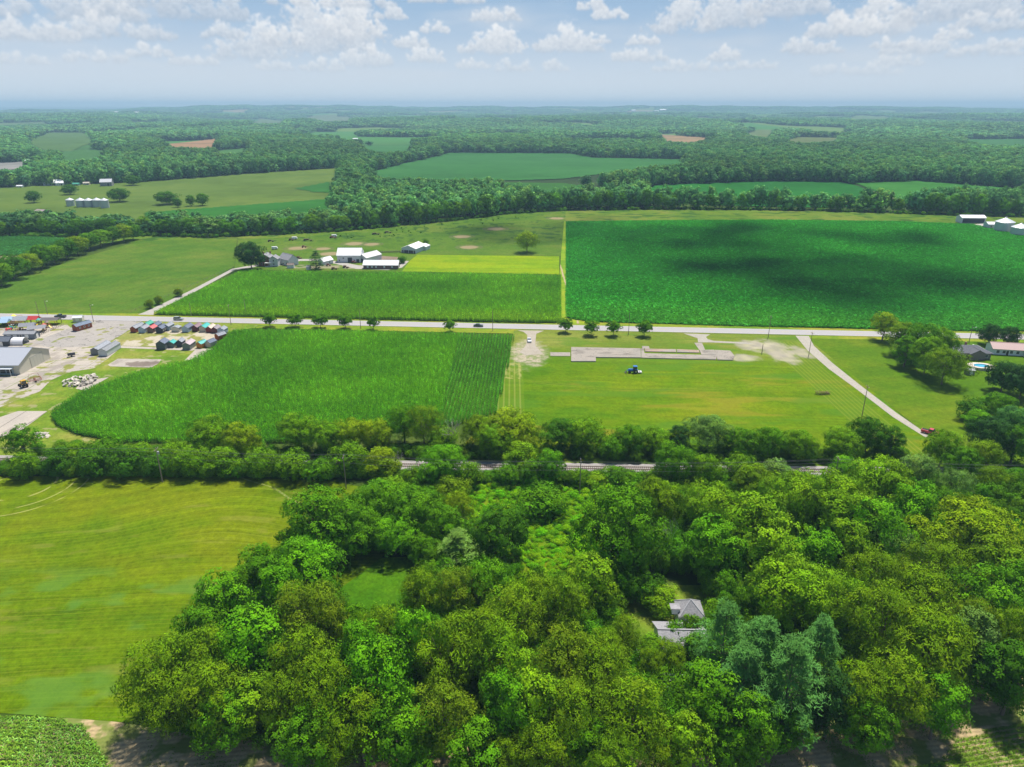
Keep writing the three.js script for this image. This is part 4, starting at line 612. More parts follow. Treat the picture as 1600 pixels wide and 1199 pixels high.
{
  reseed(555);
  const LOW = [1, 2, 3, 4].map((s) => broad(900 + s, { H: 16, R: 6, y0: 1.0, n: 12, lobe: 0.45, sprays: 13, leaves: 6, len: 0.75, wid: 0.5, sr: 0.9, rough: 0.2, droop: 0.1 }).crown);
  const FAR = [1, 2, 3].map((s) => broad(920 + s, { H: 16, R: 6, y0: 0.5, n: 6, lobe: 0.5, sprays: 6, leaves: 3, len: 1.5, wid: 1.2, sr: 1.2, rough: 0.15, droop: 0 }).crown);
  const DISTANT = [1, 2, 3].map((s) => broad(940 + s, { H: 16, R: 15, y0: 0.5, n: 12, lobe: 0.36, sprays: 6, leaves: 3, len: 2.4, wid: 1.8, sr: 2, rough: 0.2, droop: 0 }).crown);
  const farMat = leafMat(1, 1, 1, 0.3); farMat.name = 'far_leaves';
  const front = [[-200, 372], [0, 370.5], [100, 370], [230, 368.5], [330, 370.5], [430, 366.5], [530, 361.5], [640, 351.5], [720, 343.5], [800, 333.5], [880, 329], [1000, 327.5], [1200, 328.5], [1400, 333.5], [1500, 337], [1600, 339], [1760, 344]];
  const bands = new Map(), band = (k) => { if (!bands.has(k)) bands.set(k, { low: [[], [], [], []], far: [[], [], []], distant: [[], [], []] }); return bands.get(k); };
  const tones = [[0.062, 0.165, 0.045], [0.08, 0.185, 0.045], [0.052, 0.145, 0.048], [0.10, 0.20, 0.045], [0.045, 0.135, 0.05], [0.085, 0.18, 0.058], [0.12, 0.20, 0.04]];  // extra blue in these crown colours imitates distance haze
  const up = new THREE.Vector3(0, 1, 0), q = new THREE.Quaternion();
  const put = (k, x, z, H, R, c, lod) => { const b = band(k)[lod], i = Math.floor(rnd() * b.length), m = new THREE.Matrix4().compose(new THREE.Vector3(x, height(x, z) - 0.3, z), q.setFromAxisAngle(up, rr(0, 6.28)), new THREE.Vector3(R / (lod === 'distant' ? 15 : 6), H / 16, R / (lod === 'distant' ? 15 : 6))); const v = rr(0.78, 1.25); b[i].push([m, [c[0] * v, c[1] * v, c[2] * v]]); };
  // front row of the creek trees: single trees
  let side = 0; const fr = front.map(([x, y]) => at(x, y));
  const row = []; for (let i = 1; i < fr.length; i++) { const [a, b] = [fr[i - 1], fr[i]], n = Math.round(Math.hypot(b[0] - a[0], b[1] - a[1]) / 12); for (let k = 0; k < n; k++) { const t = (k + rr(0.1, 0.9)) / n; row.push([lerp(a[0], b[0], t), lerp(a[1], b[1], t) - rr(3, 9)]); } }
  const rows = row.filter(([x, z]) => { const p = project(x, 0, z); return p[0] > -20 && p[0] < 1620; }).sort((a, b) => a[0] / -a[1] - b[0] / -b[1]);
  const where = (px) => 'in the creek tree line ' + (px < 235 ? 'by the hedge' : px < 480 ? 'behind the farmhouse' : px < 720 ? 'behind the barns' : px < 900 ? 'behind the pasture' : px < 1180 ? 'behind the beans' : px < 1420 ? 'behind the far beans' : 'by the grain bins');
  rows.forEach(([x, z], i) => {
    const px = project(x, 0, z)[0], thin = px > 1040 && px < 1430; if (px > 206 && px < 222) return;
    if (thin && i % 3 === 2) return;
    const k = pick(['maple', 'oak', 'maple', 'walnut']), t = pick(['mid', 'dark', 'hedge', 'mid', 'bright', 'dark']);
    const o = plant(k, t, x, z, thin ? rr(11, 17) : px < 540 ? rr(11, 16) : rr(15, 22), thin ? rr(4.5, 6.5) : rr(6, 8.5), ''); crowd.push({ o, zone: where(px), kind: k, tone: t, px });
  });
  labelCrowd();
  // low bushes in front of them
  const bushes = []; for (let i = 1; i < fr.length; i++) { const [a, b] = [fr[i - 1], fr[i]]; for (let k = 0; k < 46; k++) { const t = rnd(); bushes.push([lerp(a[0], b[0], t), lerp(a[1], b[1], t) + rr(-6, 4), rr(0.25, 0.6)]); } }
  for (let k = 0; k < 160; k++) { const [x, z] = at(rr(520, 830), rr(338, 372)); if (inside(...project(x, 0, z).slice(0, 2), [[480, 372], [600, 360], [800, 338], [860, 336], [760, 350], [640, 368], [520, 380]])) bushes.push([x, z, rr(0.08, 0.22)]); }
  const bo = new THREE.InstancedMesh(KIND.thicket[1].crown, TONE.mid, bushes.length), m4 = new THREE.Matrix4(); bo.name = 'bushes';
  bushes.forEach(([x, z, s], i) => { bo.setMatrixAt(i, m4.compose(new THREE.Vector3(x, 0, z), q.setFromAxisAngle(up, rr(0, 6.28)), new THREE.Vector3(s, s * 0.8, s))); const k = rr(0.7, 1.3); bo.setColorAt(i, new THREE.Color().setRGB(k * rr(0.8, 1.3), k, k)); });
  scene.add(tag(bo, 'low green bushes along the foot of the creek trees', 'bushes', null, 'stuff'));
  // everything behind: woods wherever no field lies open to the eye
  const beltBack = [[-200, 353], [60, 354], [228, 358], [330, 358], [450, 352], [520, 345], [580, 332], [640, 326], [760, 316], [880, 320], [960, 315], [1040, 322], [1200, 325], [1400, 327], [1480, 321], [1760, 328]];
  const pl = (t, x) => { let i = 1; while (i < t.length - 1 && t[i][0] < x) i++; return lerp(t[i - 1][1], t[i][1], clamp((x - t[i - 1][0]) / (t[i][0] - t[i - 1][0]), 0, 1)); };
  const hit = (x, y) => openRings.some((p) => inside(x, y, p));
  for (let d = 560; d < 14500;) {
    const s = 9.2 * Math.pow(Math.max(1, d / 1300), 0.8), da = s / d;
    for (let a = -0.76; a < 0.76; a += da) {
      const dd = d + rr(-0.5, 0.5) * s, aa = a + rr(-0.5, 0.5) * da, x = dd * Math.sin(aa), z = -dd * Math.cos(aa), y = height(x, z), [px, py, dep] = project(x, y, z), H = rr(13, 25) * (dd > 3000 ? 0.95 : 1);
      if (py > pl(front, px) - 1.2) continue;
      if (dd > 1900 && openLand(x, z) > 0.5) continue;
      const belt = py > pl(beltBack, px), low = belt && px < 540 ? 0.72 : 1, R = s * rr(0.55, 0.95);
      if (!belt) {
        const t = H * FOCAL / dep;
        if (hit(px, py) || hit(px, py - t * 0.45) || hit(px, py - t * 0.85) || hit(px - R * FOCAL / dep * 0.7, py - 1) || hit(px + R * FOCAL / dep * 0.7, py - 1)) continue;
      } else if (px > 1040 && px < 1430 && py < pl(front, px) - 4) continue;
      else if (px > 204 && px < 222) continue;
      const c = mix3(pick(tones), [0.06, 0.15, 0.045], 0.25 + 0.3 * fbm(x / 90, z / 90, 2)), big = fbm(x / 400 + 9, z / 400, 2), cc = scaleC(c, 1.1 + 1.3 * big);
      const key = belt ? 'creek' : dep < 2300 ? (px < 700 ? (py > 258 ? 'west' : 'valley') : px > 1000 ? 'east' : 'centre') : 'hills';
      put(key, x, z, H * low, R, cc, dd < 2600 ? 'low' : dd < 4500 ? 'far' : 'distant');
    }
    d += s;
  }
  const said = { creek: ['wood', 'dense green wood along the creek behind the pastures'], west: ['wood', 'scattered dark woods around the light pasture and its barns'], valley: ['wood', 'long green wood behind the light pasture'], east: ['wood', 'large continuous wood behind the fields with the dirt track'], centre: ['wood', 'woods framing the broad pale bean field'], hills: ['forest', 'hazy blue green forest covering the hills to the horizon'] };
  for (const [k, b] of bands) {
    const [name, label] = said[k], root = new THREE.Group(); root.name = numbered(name); scene.add(tag(root, label, name, null, 'stuff'));
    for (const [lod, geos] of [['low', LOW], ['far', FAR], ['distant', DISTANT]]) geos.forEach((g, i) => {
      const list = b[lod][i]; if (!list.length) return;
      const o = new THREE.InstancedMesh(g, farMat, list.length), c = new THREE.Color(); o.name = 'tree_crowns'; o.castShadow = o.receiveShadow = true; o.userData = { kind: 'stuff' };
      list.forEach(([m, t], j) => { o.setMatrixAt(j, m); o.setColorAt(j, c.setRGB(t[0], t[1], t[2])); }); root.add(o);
    });
  }
}
// ---------------------------------------------------------------- crops
{
  reseed(808);
  const cornPlant = (seed_, tassel) => {
    reseed(seed_); const P = [], N = [], C = [], I = [];
    const tri = (a, b, c, col) => { const i = P.length / 3, u = new THREE.Vector3(...b).sub(new THREE.Vector3(...a)), v = new THREE.Vector3(...c).sub(new THREE.Vector3(...a)), n = u.cross(v).normalize(); const f = n.y < 0; if (f) n.negate(); n.y += 0.8; n.normalize(); for (const q of [a, b, c]) { P.push(...q); N.push(n.x, n.y, n.z); C.push(...col); } I.push(...(f ? [i, i + 2, i + 1] : [i, i + 1, i + 2])); };
    for (let k = 0; k < 8; k++) {
      const a = (k % 2) * 3.1416 + rr(-0.7, 0.7), y = 0.35 + k * 0.22, L = rr(0.5, 0.8), ca = Math.cos(a), sa = Math.sin(a), w = 0.075, m = [ca * L * 0.5, y + rr(0.25, 0.4), sa * L * 0.5], e = [ca * L, y + rr(-0.15, 0.15), sa * L], t = rr(0.75, 1.3), col = [t * rr(0.85, 1.25), t, t * 0.9];
      const b0 = [-sa * w, y, ca * w], b1 = [sa * w, y, -ca * w], m0 = [m[0] - sa * w * 1.3, m[1], m[2] + ca * w * 1.3], m1 = [m[0] + sa * w * 1.3, m[1], m[2] - ca * w * 1.3];
      tri(b0, b1, m1, col); tri(b0, m1, m0, col); tri(m0, m1, e, col);
    }
    if (tassel) for (let k = 0; k < 3; k++) { const a = k * 2.1; tri([-0.02, 2.05, 0], [0.03, 2.05, 0], [Math.cos(a) * 0.16, 2.5, Math.sin(a) * 0.16], [2.6, 1.5, 3]); }
    const g = new THREE.BufferGeometry(); g.setAttribute('position', new THREE.Float32BufferAttribute(P, 3)); g.setAttribute('normal', new THREE.Float32BufferAttribute(N, 3)); g.setAttribute('color', new THREE.Float32BufferAttribute(C, 3)); g.setIndex(I); return g;
  };
  const bush = (s, n, r, h) => { reseed(s); const L = new Leaves(); for (let k = 0; k < n; k++) { const a = rr(0, 6.28), q = Math.sqrt(rnd()) * r; const v = rr(0.75, 1.25); L.leaf(Math.cos(a) * q, h * rr(0.45, 1) * (1 - 0.4 * q * q / r / r), Math.sin(a) * q, Math.cos(a) * 0.35, 0.9, Math.sin(a) * 0.35, r * 0.36, r * 0.26, [v * rr(.9, 1.2), v, v], 0); } return L.build(); };
  const leaf = (r, g, b) => leafMat(r, g, b, 0.3);
  const m4 = new THREE.Matrix4(), q = new THREE.Quaternion(), up = new THREE.Vector3(0, 1, 0), col = new THREE.Color();
  function crop(name, label, ring, geo, m, dx, dz, dir, sx, sy, tone, { skip, jitter = 0.25 } = {}) {
    const ca = Math.cos(dir), sa = Math.sin(dir), R = ring.map(([x, z]) => [x * ca + z * sa, -x * sa + z * ca]), [u0, v0, u1, v1] = box2(R), list = [];
    for (let v = v0; v < v1; v += dz) for (let u = u0 + rnd() * dx; u < u1; u += dx) {
      const uu = u + rr(-0.3, 0.3) * dx, vv = v + rr(-jitter, jitter) * dz; if (!inside(uu, vv, R)) continue;
      const x = uu * ca - vv * sa, z = uu * sa + vv * ca; if (skip && skip(x, z)) continue;
      list.push([x, z]);
    }
    const o = new THREE.InstancedMesh(geo, m, list.length); o.name = numbered(name); o.castShadow = o.receiveShadow = true;
    list.forEach(([x, z], i) => { const [kr, kg, kb, ky] = tone(x, z); o.setMatrixAt(i, m4.compose(new THREE.Vector3(x, 0.03, z), q.setFromAxisAngle(up, rr(0, 6.28)), new THREE.Vector3(sx, sy * ky * rr(0.78, 1.2), sx))); const k = rnd() < 0.13 ? rr(1.2, 1.75) : rr(0.6, 1.15), glint = k > 1.19 ? 2.2 : 1; o.setColorAt(i, col.setRGB(kr * k, kg * k, kb * k * glint)); });  // some plants tinted paler and bluer, painting sky glints on their leaves
    scene.add(tag(o, label, 'crop', null, 'stuff'));
  }
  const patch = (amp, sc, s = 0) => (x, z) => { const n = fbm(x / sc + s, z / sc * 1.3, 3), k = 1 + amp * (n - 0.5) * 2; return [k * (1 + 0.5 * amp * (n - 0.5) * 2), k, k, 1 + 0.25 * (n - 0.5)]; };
  const corn = cornPlant(1, true);
  // strip at the right of the main field is drilled down the slope
  const [sx0] = at(712, 520), strip = (x) => x > -26 - 0;
  crop('corn', 'tall dark green corn filling the field in front of the road', CORN_MAIN, corn, leaf(0.062, 0.24, 0.002), 0.78, 0.85, 0, 1.25, 1.0, patch(0.45, 34), { skip: (x) => strip(x) });
  crop('corn', 'corn strip with rows running towards the road beside the mown lot', CORN_MAIN, corn, leaf(0.055, 0.225, 0.006), 0.7, 1.4, Math.PI / 2 + 0.03, 1.2, 1.0, patch(0.3, 30), { skip: (x) => !strip(x), jitter: 0.1 });
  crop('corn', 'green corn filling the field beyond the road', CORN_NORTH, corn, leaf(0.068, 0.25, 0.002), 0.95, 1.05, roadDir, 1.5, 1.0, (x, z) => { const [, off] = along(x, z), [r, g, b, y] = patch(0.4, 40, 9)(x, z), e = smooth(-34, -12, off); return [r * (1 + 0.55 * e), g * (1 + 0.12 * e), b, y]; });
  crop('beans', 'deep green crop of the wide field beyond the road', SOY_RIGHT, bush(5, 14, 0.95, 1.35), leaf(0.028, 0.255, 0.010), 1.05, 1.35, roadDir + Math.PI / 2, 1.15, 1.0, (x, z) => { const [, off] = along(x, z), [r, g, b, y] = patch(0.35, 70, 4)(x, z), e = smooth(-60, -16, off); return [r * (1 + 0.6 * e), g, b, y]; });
  crop('corn', 'dark corn of the small field behind the hedge', CORN_LEFT, bush(6, 12, 0.9, 2.0), leaf(0.035, 0.18, 0.02), 1.2, 1.5, 0, 1.2, 1.0, patch(0.3, 30));
  // young rows at the bottom corners
  const young = cornPlant(2, false);
  crop('corn', 'young corn rows in the corner below the hay meadow', ringAt([[-120, 1118], [60, 1121], [130, 1135], [150, 1165], [185, 1215], [240, 1300], [-120, 1300]]), young, leaf(0.15, 0.33, 0.03), 0.28, 0.92, 0.05, 0.72, 0.42, patch(0.3, 8), { jitter: 0.12 });
  crop('beans', 'low bean rows in the sunny corner below the wood', ringAt([[1470, 1195], [1490, 1160], [1545, 1142], [1700, 1115], [1900, 1080], [1900, 1320], [1200, 1320], [1310, 1215]]), bush(8, 12, 0.36, 0.5), leaf(0.15, 0.30, 0.014), 0.32, 0.95, -0.17, 1, 1, patch(0.25, 6), { jitter: 0.1 });
  crop('beans', 'sparse bean rows on the bare strip at the bottom of the wood', ringAt([[230, 1168], [700, 1178], [1150, 1165], [1400, 1110], [1700, 1045], [1760, 1090], [1540, 1135], [1440, 1180], [1250, 1300], [240, 1300]]), bush(9, 8, 0.3, 0.4), leaf(0.11, 0.22, 0.014), 0.7, 0.95, -0.12, 1, 1, patch(0.3, 6), { jitter: 0.1, skip: (x, z) => fbm(x / 4, z / 4, 3) < 0.47 });
}
// ---------------------------------------------------------------- road and railway
{
  const ribbon = (s0, s1, o0, o1, y, step = 20) => { const P = [], I = [], U = []; let n = 0; for (let s = s0; s <= s1 + 0.01; s += step) { for (const o of [o0, o1]) { const [x, z] = roadPoint(s, o); P.push(x, y, z); U.push(s / 20, (o - o0) / 8); } if (n) I.push(2 * n - 2, 2 * n - 1, 2 * n, 2 * n, 2 * n - 1, 2 * n + 1); n++; } const g = new THREE.BufferGeometry(); g.setAttribute('position', new THREE.Float32BufferAttribute(P, 3)); g.setAttribute('uv', new THREE.Float32BufferAttribute(U, 2)); g.setIndex(I); g.computeVertexNormals(); return g; };
  const asphalt = texture(512, 256, (u, v) => { const n = 0.5 * noise(u * 160, v * 80) + 0.5 * noise(u * 37, v * 19), tr = 0.04 * Math.cos(v * 25), k = 0.92 + 0.14 * n - tr; return [0.335 * k, 0.318 * k, 0.315 * k]; });
  const road = part('road', ribbon(-260, 820, -4.4, 4.4, 0.16), new THREE.MeshStandardMaterial({ map: asphalt, roughness: 0.9 }), scene); tag(road, 'pale two lane road crossing the fields', null, null, 'structure');
  const white = mat(0.75, 0.74, 0.70, 0.8), yel = mat(0.62, 0.42, 0.06, 0.8), lines = [];
  tag(part('road_edge_line', [ribbon(-260, 820, -3.5, -3.38, 0.18), ribbon(-260, 820, 3.38, 3.5, 0.18)], white, scene), 'white painted edge lines of the road', null, null, 'structure');
  for (let s = -260; s < 820; s += 12) lines.push(ribbon(s, s + 4, -0.08, 0.08, 0.18, 4));
  tag(part('road_center_line', lines, yel, scene), 'broken yellow centre line of the road', null, null, 'structure');
  // railway
  const A = at(-300, 717.5), B = at(1900, 747), L = Math.hypot(B[0] - A[0], B[1] - A[1]), dir = Math.atan2(B[1] - A[1], B[0] - A[0]), c = Math.cos(dir), s = Math.sin(dir), pt = (t, o, y) => [A[0] + c * t - s * o, y, A[1] + s * t + c * o];
  const P = []; for (const [o0, y0, o1, y1] of [[-4.2, 0.05, -2.2, 0.55], [-2.2, 0.55, 2.2, 0.55], [2.2, 0.55, 4.2, 0.05]]) P.push([pt(0, o0, y0), pt(0, o1, y1), pt(L, o1, y1), pt(L, o0, y0)]);
  const stone = texture(512, 512, (u, v) => { const k = 0.55 + 0.9 * noise(u * 180, v * 180) * noise(u * 60 + 5, v * 60); return [0.38 * k, 0.35 * k, 0.33 * k]; }); stone.repeat.set(0.25, 0.25);
  const bed = thing('railway', 'single railway track on pale ballast between two tree rows', 'railway'); delete bed.userData.category; bed.userData.kind = 'structure';
  part('ballast', faces(P.map((f) => f.reverse())), new THREE.MeshStandardMaterial({ map: stone, roughness: 0.95, side: THREE.DoubleSide, bumpMap: stone, bumpScale: 0.05 }), bed);
  const rust = mat(0.20, 0.12, 0.08, 0.5, { metalness: 0.4 });
  for (const o of [-0.75, 0.75]) { const g = boxG(L, 0.17, 0.075); g.rotateY(-dir); const m = pt(L / 2, o, 0.72); g.translate(...m); part('rail', g, rust, bed); }
  const tie = new THREE.InstancedMesh(boxG(0.24, 0.16, 2.6), mat(0.13, 0.10, 0.08, 0.9), Math.floor(L / 0.6)); tie.name = 'ties'; tie.userData = { kind: 'stuff' };
  const m4 = new THREE.Matrix4(), q = new THREE.Quaternion().setFromAxisAngle(new THREE.Vector3(0, 1, 0), -dir); for (let i = 0; i < tie.count; i++) tie.setMatrixAt(i, m4.compose(new THREE.Vector3(...pt(i * 0.6 + 0.3, 0, 0.57)), q, new THREE.Vector3(1, 1, 1))); bed.add(tie);
}

// ---------------------------------------------------------------- the sales yard
const concreteTone = (x, z) => { const n = fbm(x / 9, z / 9, 4), st = smooth(0.55, 0.75, fbm(x / 5 + 30, z / 7, 4)); let c = mix3([0.50, 0.44, 0.37], [0.40, 0.36, 0.315], n); c = mix3(c, [0.24, 0.21, 0.185], st * 0.55); return scaleC(c, 0.9 + 0.2 * noise(x * 3, z * 3)); };
const asphaltTone = (x, z) => scaleC(mix3([0.33, 0.305, 0.285], [0.41, 0.375, 0.335], fbm(x / 14, z / 10, 4)), 0.9 + 0.2 * noise(x * 3, z * 3));
const weedy = (f, amount, sc = 4) => (x, z) => { const w = smooth(amount, amount + 0.08, fbm(x / sc + 12, z / sc, 4)); return w > 0 ? mix3(f(x, z), grassy(x, z, [0.13, 0.19, 0.02], [0.20, 0.23, 0.03], [0.28, 0.26, 0.06]), w * 0.9) : f(x, z); };
{
  groundSheet('yard_grass', 'weedy grass around the concrete pads of the yard', ringAt([[-200, 508], [100, 506], [225, 501], [420, 508], [345, 522], [330, 545], [290, 566], [200, 588], [130, 612], [82, 648], [120, 676], [190, 694], [150, 716], [-200, 712]]), 0.04, 5, (x, z) => { const c = grassy(x, z, [0.10, 0.20, 0.014], [0.16, 0.235, 0.02], [0.26, 0.265, 0.05]); return mix3(c, [0.40, 0.33, 0.20], 0.5 * smooth(0.66, 0.74, fbm(x / 4, z / 3, 3))); }, { bump: 0.12 });
  groundSheet('paved_yard', 'pale concrete yard of the shed dealer', ringAt([[-250, 516], [50, 512.5], [105, 508], [112, 514], [130, 517], [150, 540.5], [192, 541], [169, 560], [148, 575], [140, 577], [112, 581], [94, 588], [80, 594], [62, 612], [20, 628], [-30, 650], [-250, 650]]), 0.08, 6, (x, z) => {
    const jx = Math.abs(((x % 9) + 9) % 9 - 4.5), jz = Math.abs(((z % 7) + 7) % 7 - 3.5); let c = weedy(concreteTone, z > -296 ? 0.53 : 0.62)(x, z);
    if (jx < 0.22 || jz < 0.18) c = mix3(c, z > -298 && noise(x / 2, z / 2) > 0.35 ? [0.14, 0.20, 0.03] : [0.26, 0.23, 0.19], 0.75);
    return c;
  });
  groundSheet('asphalt_lot', 'worn grey asphalt sales lot beside the log cabin shed', ringAt([[52, 536], [75, 526], [112, 512], [140, 500.5], [222, 501.5], [205, 514], [186, 526], [160, 540], [110, 543], [75, 543]]), 0.10, 6, weedy((x, z) => { let c = asphaltTone(x, z); const cr = Math.abs(fbm(x / 7, z / 5, 3) - 0.5); return cr < 0.012 ? scaleC(c, 0.6) : c; }, 0.68));
  groundSheet('gravel_lot', 'gravel and weeds between the rows of sheds', ringAt([[165, 541], [186, 527], [206, 514.5], [350, 518], [345, 529], [330, 540], [300, 546], [190, 540.5]]), 0.10, 5, weedy(gravel([0.44, 0.39, 0.28], [0.52, 0.46, 0.36]), 0.47, 7));
  const pads = [[[186, 541], [308, 545.8], [300, 548.5], [184, 544]], [[168, 570.5], [184, 561], [252, 562], [248, 568], [236, 575], [172, 573]], [[288, 564], [306, 545.8], [334, 545], [318, 559.5]], [[-60, 672], [28, 643], [74, 643], [36, 671], [-40, 700]], [[118, 608], [128, 596], [170, 590], [158, 597], [133, 611]]];
  const say = ['narrow concrete strip in front of the front shed row', 'pale concrete pad with dark stains on the grass', 'slanting concrete pad at the edge of the corn', 'two panel concrete pad by the tree row', 'broken concrete pad under the rubble heap'];
  pads.forEach((p, i) => groundSheet('concrete_pad', say[i], ringAt(p), 0.11, 6, (x, z) => { let c = concreteTone(x, z); if (i === 1) { const [qx, qz] = at(222, 569); const q = Math.hypot((x - qx) / 9, (z - qz) / 4) + 0.8 * (fbm(x / 2, z / 2, 3) - .5); if (q < 1) c = mix3(c, [0.13, 0.09, 0.07], 0.7 * smooth(1, 0.6, q)); } return i === 3 && Math.abs(((x + 400) % 8) - 4) < 0.15 ? scaleC(c, 0.5) : c; }));
}

// ---------------------------------------------------------------- buildings
const ribTex = (() => { const t = texture(256, 64, (u, v) => { const f = (u * 8) % 1, k = f < 0.12 ? 0.8 : f < 0.2 ? 1.0 : 0.95; return [k + 0.05 * (noise(u * 40, v * 9) - 0.5), k + 0.05 * (noise(u * 40, v * 9) - 0.5), k + 0.05 * (noise(u * 40, v * 9) - 0.5)]; }); t.repeat.set(0.5, 0.3); return t; })();
const shingleTex = (() => { const t = texture(256, 256, (u, v) => { const row = Math.floor(v * 16), k = 0.72 + 0.28 * h2(Math.floor(u * 10 + (row % 2) * 0.5), row) - (((v * 16) % 1) < 0.12 ? 0.15 : 0); return [k, k, k]; }); t.repeat.set(0.35, 0.35); return t; })();
const sidingTex = (() => { const t = texture(64, 256, (u, v) => { const k = ((v * 16) % 1) < 0.14 ? 0.78 : 0.97 + 0.03 * noise(u * 9, v * 40); return [k, k, k]; }); t.repeat.set(0.4, 0.4); return t; })();
const brickTex = (() => { const t = texture(256, 256, (u, v) => { const r = Math.floor(v * 24), f = (u * 9 + (r % 2) * 0.5) % 1; if (f < 0.06 || (v * 24) % 1 < 0.14) return [1.3, 1.5, 1.6].map((q) => q * 0.5); const k = 0.75 + 0.4 * h2(Math.floor(u * 9 + (r % 2) * 0.5), r); return [k, k, k]; }); t.repeat.set(0.5, 0.5); return t; })();
const metal = (r, g, b) => mat2(r, g, b, ribTex, 0.5), shingle = (r, g, b) => mat2(r, g, b, shingleTex, 0.9), siding = (r, g, b) => mat2(r, g, b, sidingTex, 0.75), brick = (r, g, b) => mat2(r, g, b, brickTex, 0.9);
const mat2Cache = {};
function mat2(r, g, b, t, rough) { const k = [r, g, b, t.uuid].join(); return mat2Cache[k] ??= new THREE.MeshStandardMaterial({ color: new THREE.Color().setRGB(r, g, b), map: t, roughness: rough, side: THREE.DoubleSide }); }
const GLASS = new THREE.MeshStandardMaterial({ color: new THREE.Color().setRGB(0.03, 0.04, 0.05), roughness: 0.12, metalness: 0.1 }), TRIM = mat(0.74, 0.73, 0.70, 0.7), DARKTRIM = mat(0.05, 0.045, 0.04, 0.8);
// gabled body: ridge along local x. w along the ridge, d across, eave and ridge heights; ends: gable walls
function gableBody(o, { w, d, eave, rise, wall, roof, over = 0.3, x = 0, z = 0, turn = 0, thick = 0.14, asym = 0, base = 0, gable }) {
  const hw = w / 2, hd = d / 2, top = eave + rise, zr = asym, T = (g) => g.rotateY(turn).translate(x, 0, z);
  const A = [[-hw, base, hd], [hw, base, hd], [hw, eave, hd], [-hw, eave, hd]], B = [[hw, base, -hd], [-hw, base, -hd], [-hw, eave, -hd], [hw, eave, -hd]];
  part('wall', T(faces(gable ? [A, B, [[hw, base, hd], [hw, base, -hd], [hw, eave, -hd], [hw, eave, hd]], [[-hw, base, -hd], [-hw, base, hd], [-hw, eave, hd], [-hw, eave, -hd]]] : [A, B, [[hw, base, hd], [hw, base, -hd], [hw, eave, -hd], [hw, top, zr], [hw, eave, hd]], [[-hw, base, -hd], [-hw, base, hd], [-hw, eave, hd], [-hw, top, zr], [-hw, eave, -hd]]])), wall, o);
  if (gable) part('gable', T(faces([[[hw, eave, hd], [hw, eave, -hd], [hw, top, zr]], [[-hw, eave, -hd], [-hw, eave, hd], [-hw, top, zr]]])), gable, o);
  const X = hw + over, slope = (s) => { const run = s > 0 ? hd - zr : hd + zr, k = rise / run, zo = s * (hd + over), yo = eave - over * k + 0.03, y1 = top + 0.03, t = thick; const a = [-X, yo, zo], b = [X, yo, zo], c = [X, y1, zr], e = [-X, y1, zr], up = (p) => [p[0], p[1] + t, p[2]]; const f = [[up(a), up(b), up(c), up(e)], [a, e, c, b], [a, b, up(b), up(a)], [b, c, up(c), up(b)], [c, e, up(e), up(c)], [e, a, up(a), up(e)]]; return faces(s > 0 ? f : f.map((q) => q.slice().reverse())); };
  const r = part('roof', T(join([slope(1), slope(-1)])), roof, o);
  part('ridge_cap', T(boxG(w + over * 2, 0.1, 0.35, 0, top + thick + 0.05, zr)), roof, o);
  return r;
}
function hipBody(o, { w, d, eave, rise, wall, roof, over = 0.5, x = 0, z = 0, turn = 0, ridge = Math.max(0, w - d) }) {
  const hw = w / 2, hd = d / 2, T = (g) => g.rotateY(turn).translate(x, 0, z), X = hw + over, Zd = hd + over, y = eave, t = eave + rise, r = ridge / 2;
  part('wall', T(faces([[[-hw, 0, hd], [hw, 0, hd], [hw, eave, hd], [-hw, eave, hd]], [[hw, 0, -hd], [-hw, 0, -hd], [-hw, eave, -hd], [hw, eave, -hd]], [[hw, 0, hd], [hw, 0, -hd], [hw, eave, -hd], [hw, eave, hd]], [[-hw, 0, -hd], [-hw, 0, hd], [-hw, eave, hd], [-hw, eave, -hd]]])), wall, o);
  part('roof', T(faces([[[-X, y, Zd], [X, y, Zd], [r, t, 0], [-r - 0.001, t, 0]], [[X, y, -Zd], [-X, y, -Zd], [-r - 0.001, t, 0], [r, t, 0]], [[X, y, Zd], [X, y, -Zd], [r, t, 0]], [[-X, y, -Zd], [-X, y, Zd], [-r, t, 0]], [[-X, y - 0.02, Zd], [-X, y - 0.02, -Zd], [X, y - 0.02, -Zd], [X, y - 0.02, Zd]]])), roof, o);
  const H = [[[-X, y, Zd], [-r, t, 0]], [[X, y, Zd], [r, t, 0]], [[-X, y, -Zd], [-r, t, 0]], [[X, y, -Zd], [r, t, 0]], [[-r - 0.01, t, 0], [r + 0.01, t, 0]]].map(([a, b]) => bar(a, b, 0.1, 5));
  part('ridge_cap', T(join(H)), roof === undefined ? TRIM : mat(0.42, 0.42, 0.44, 0.8), o);
}
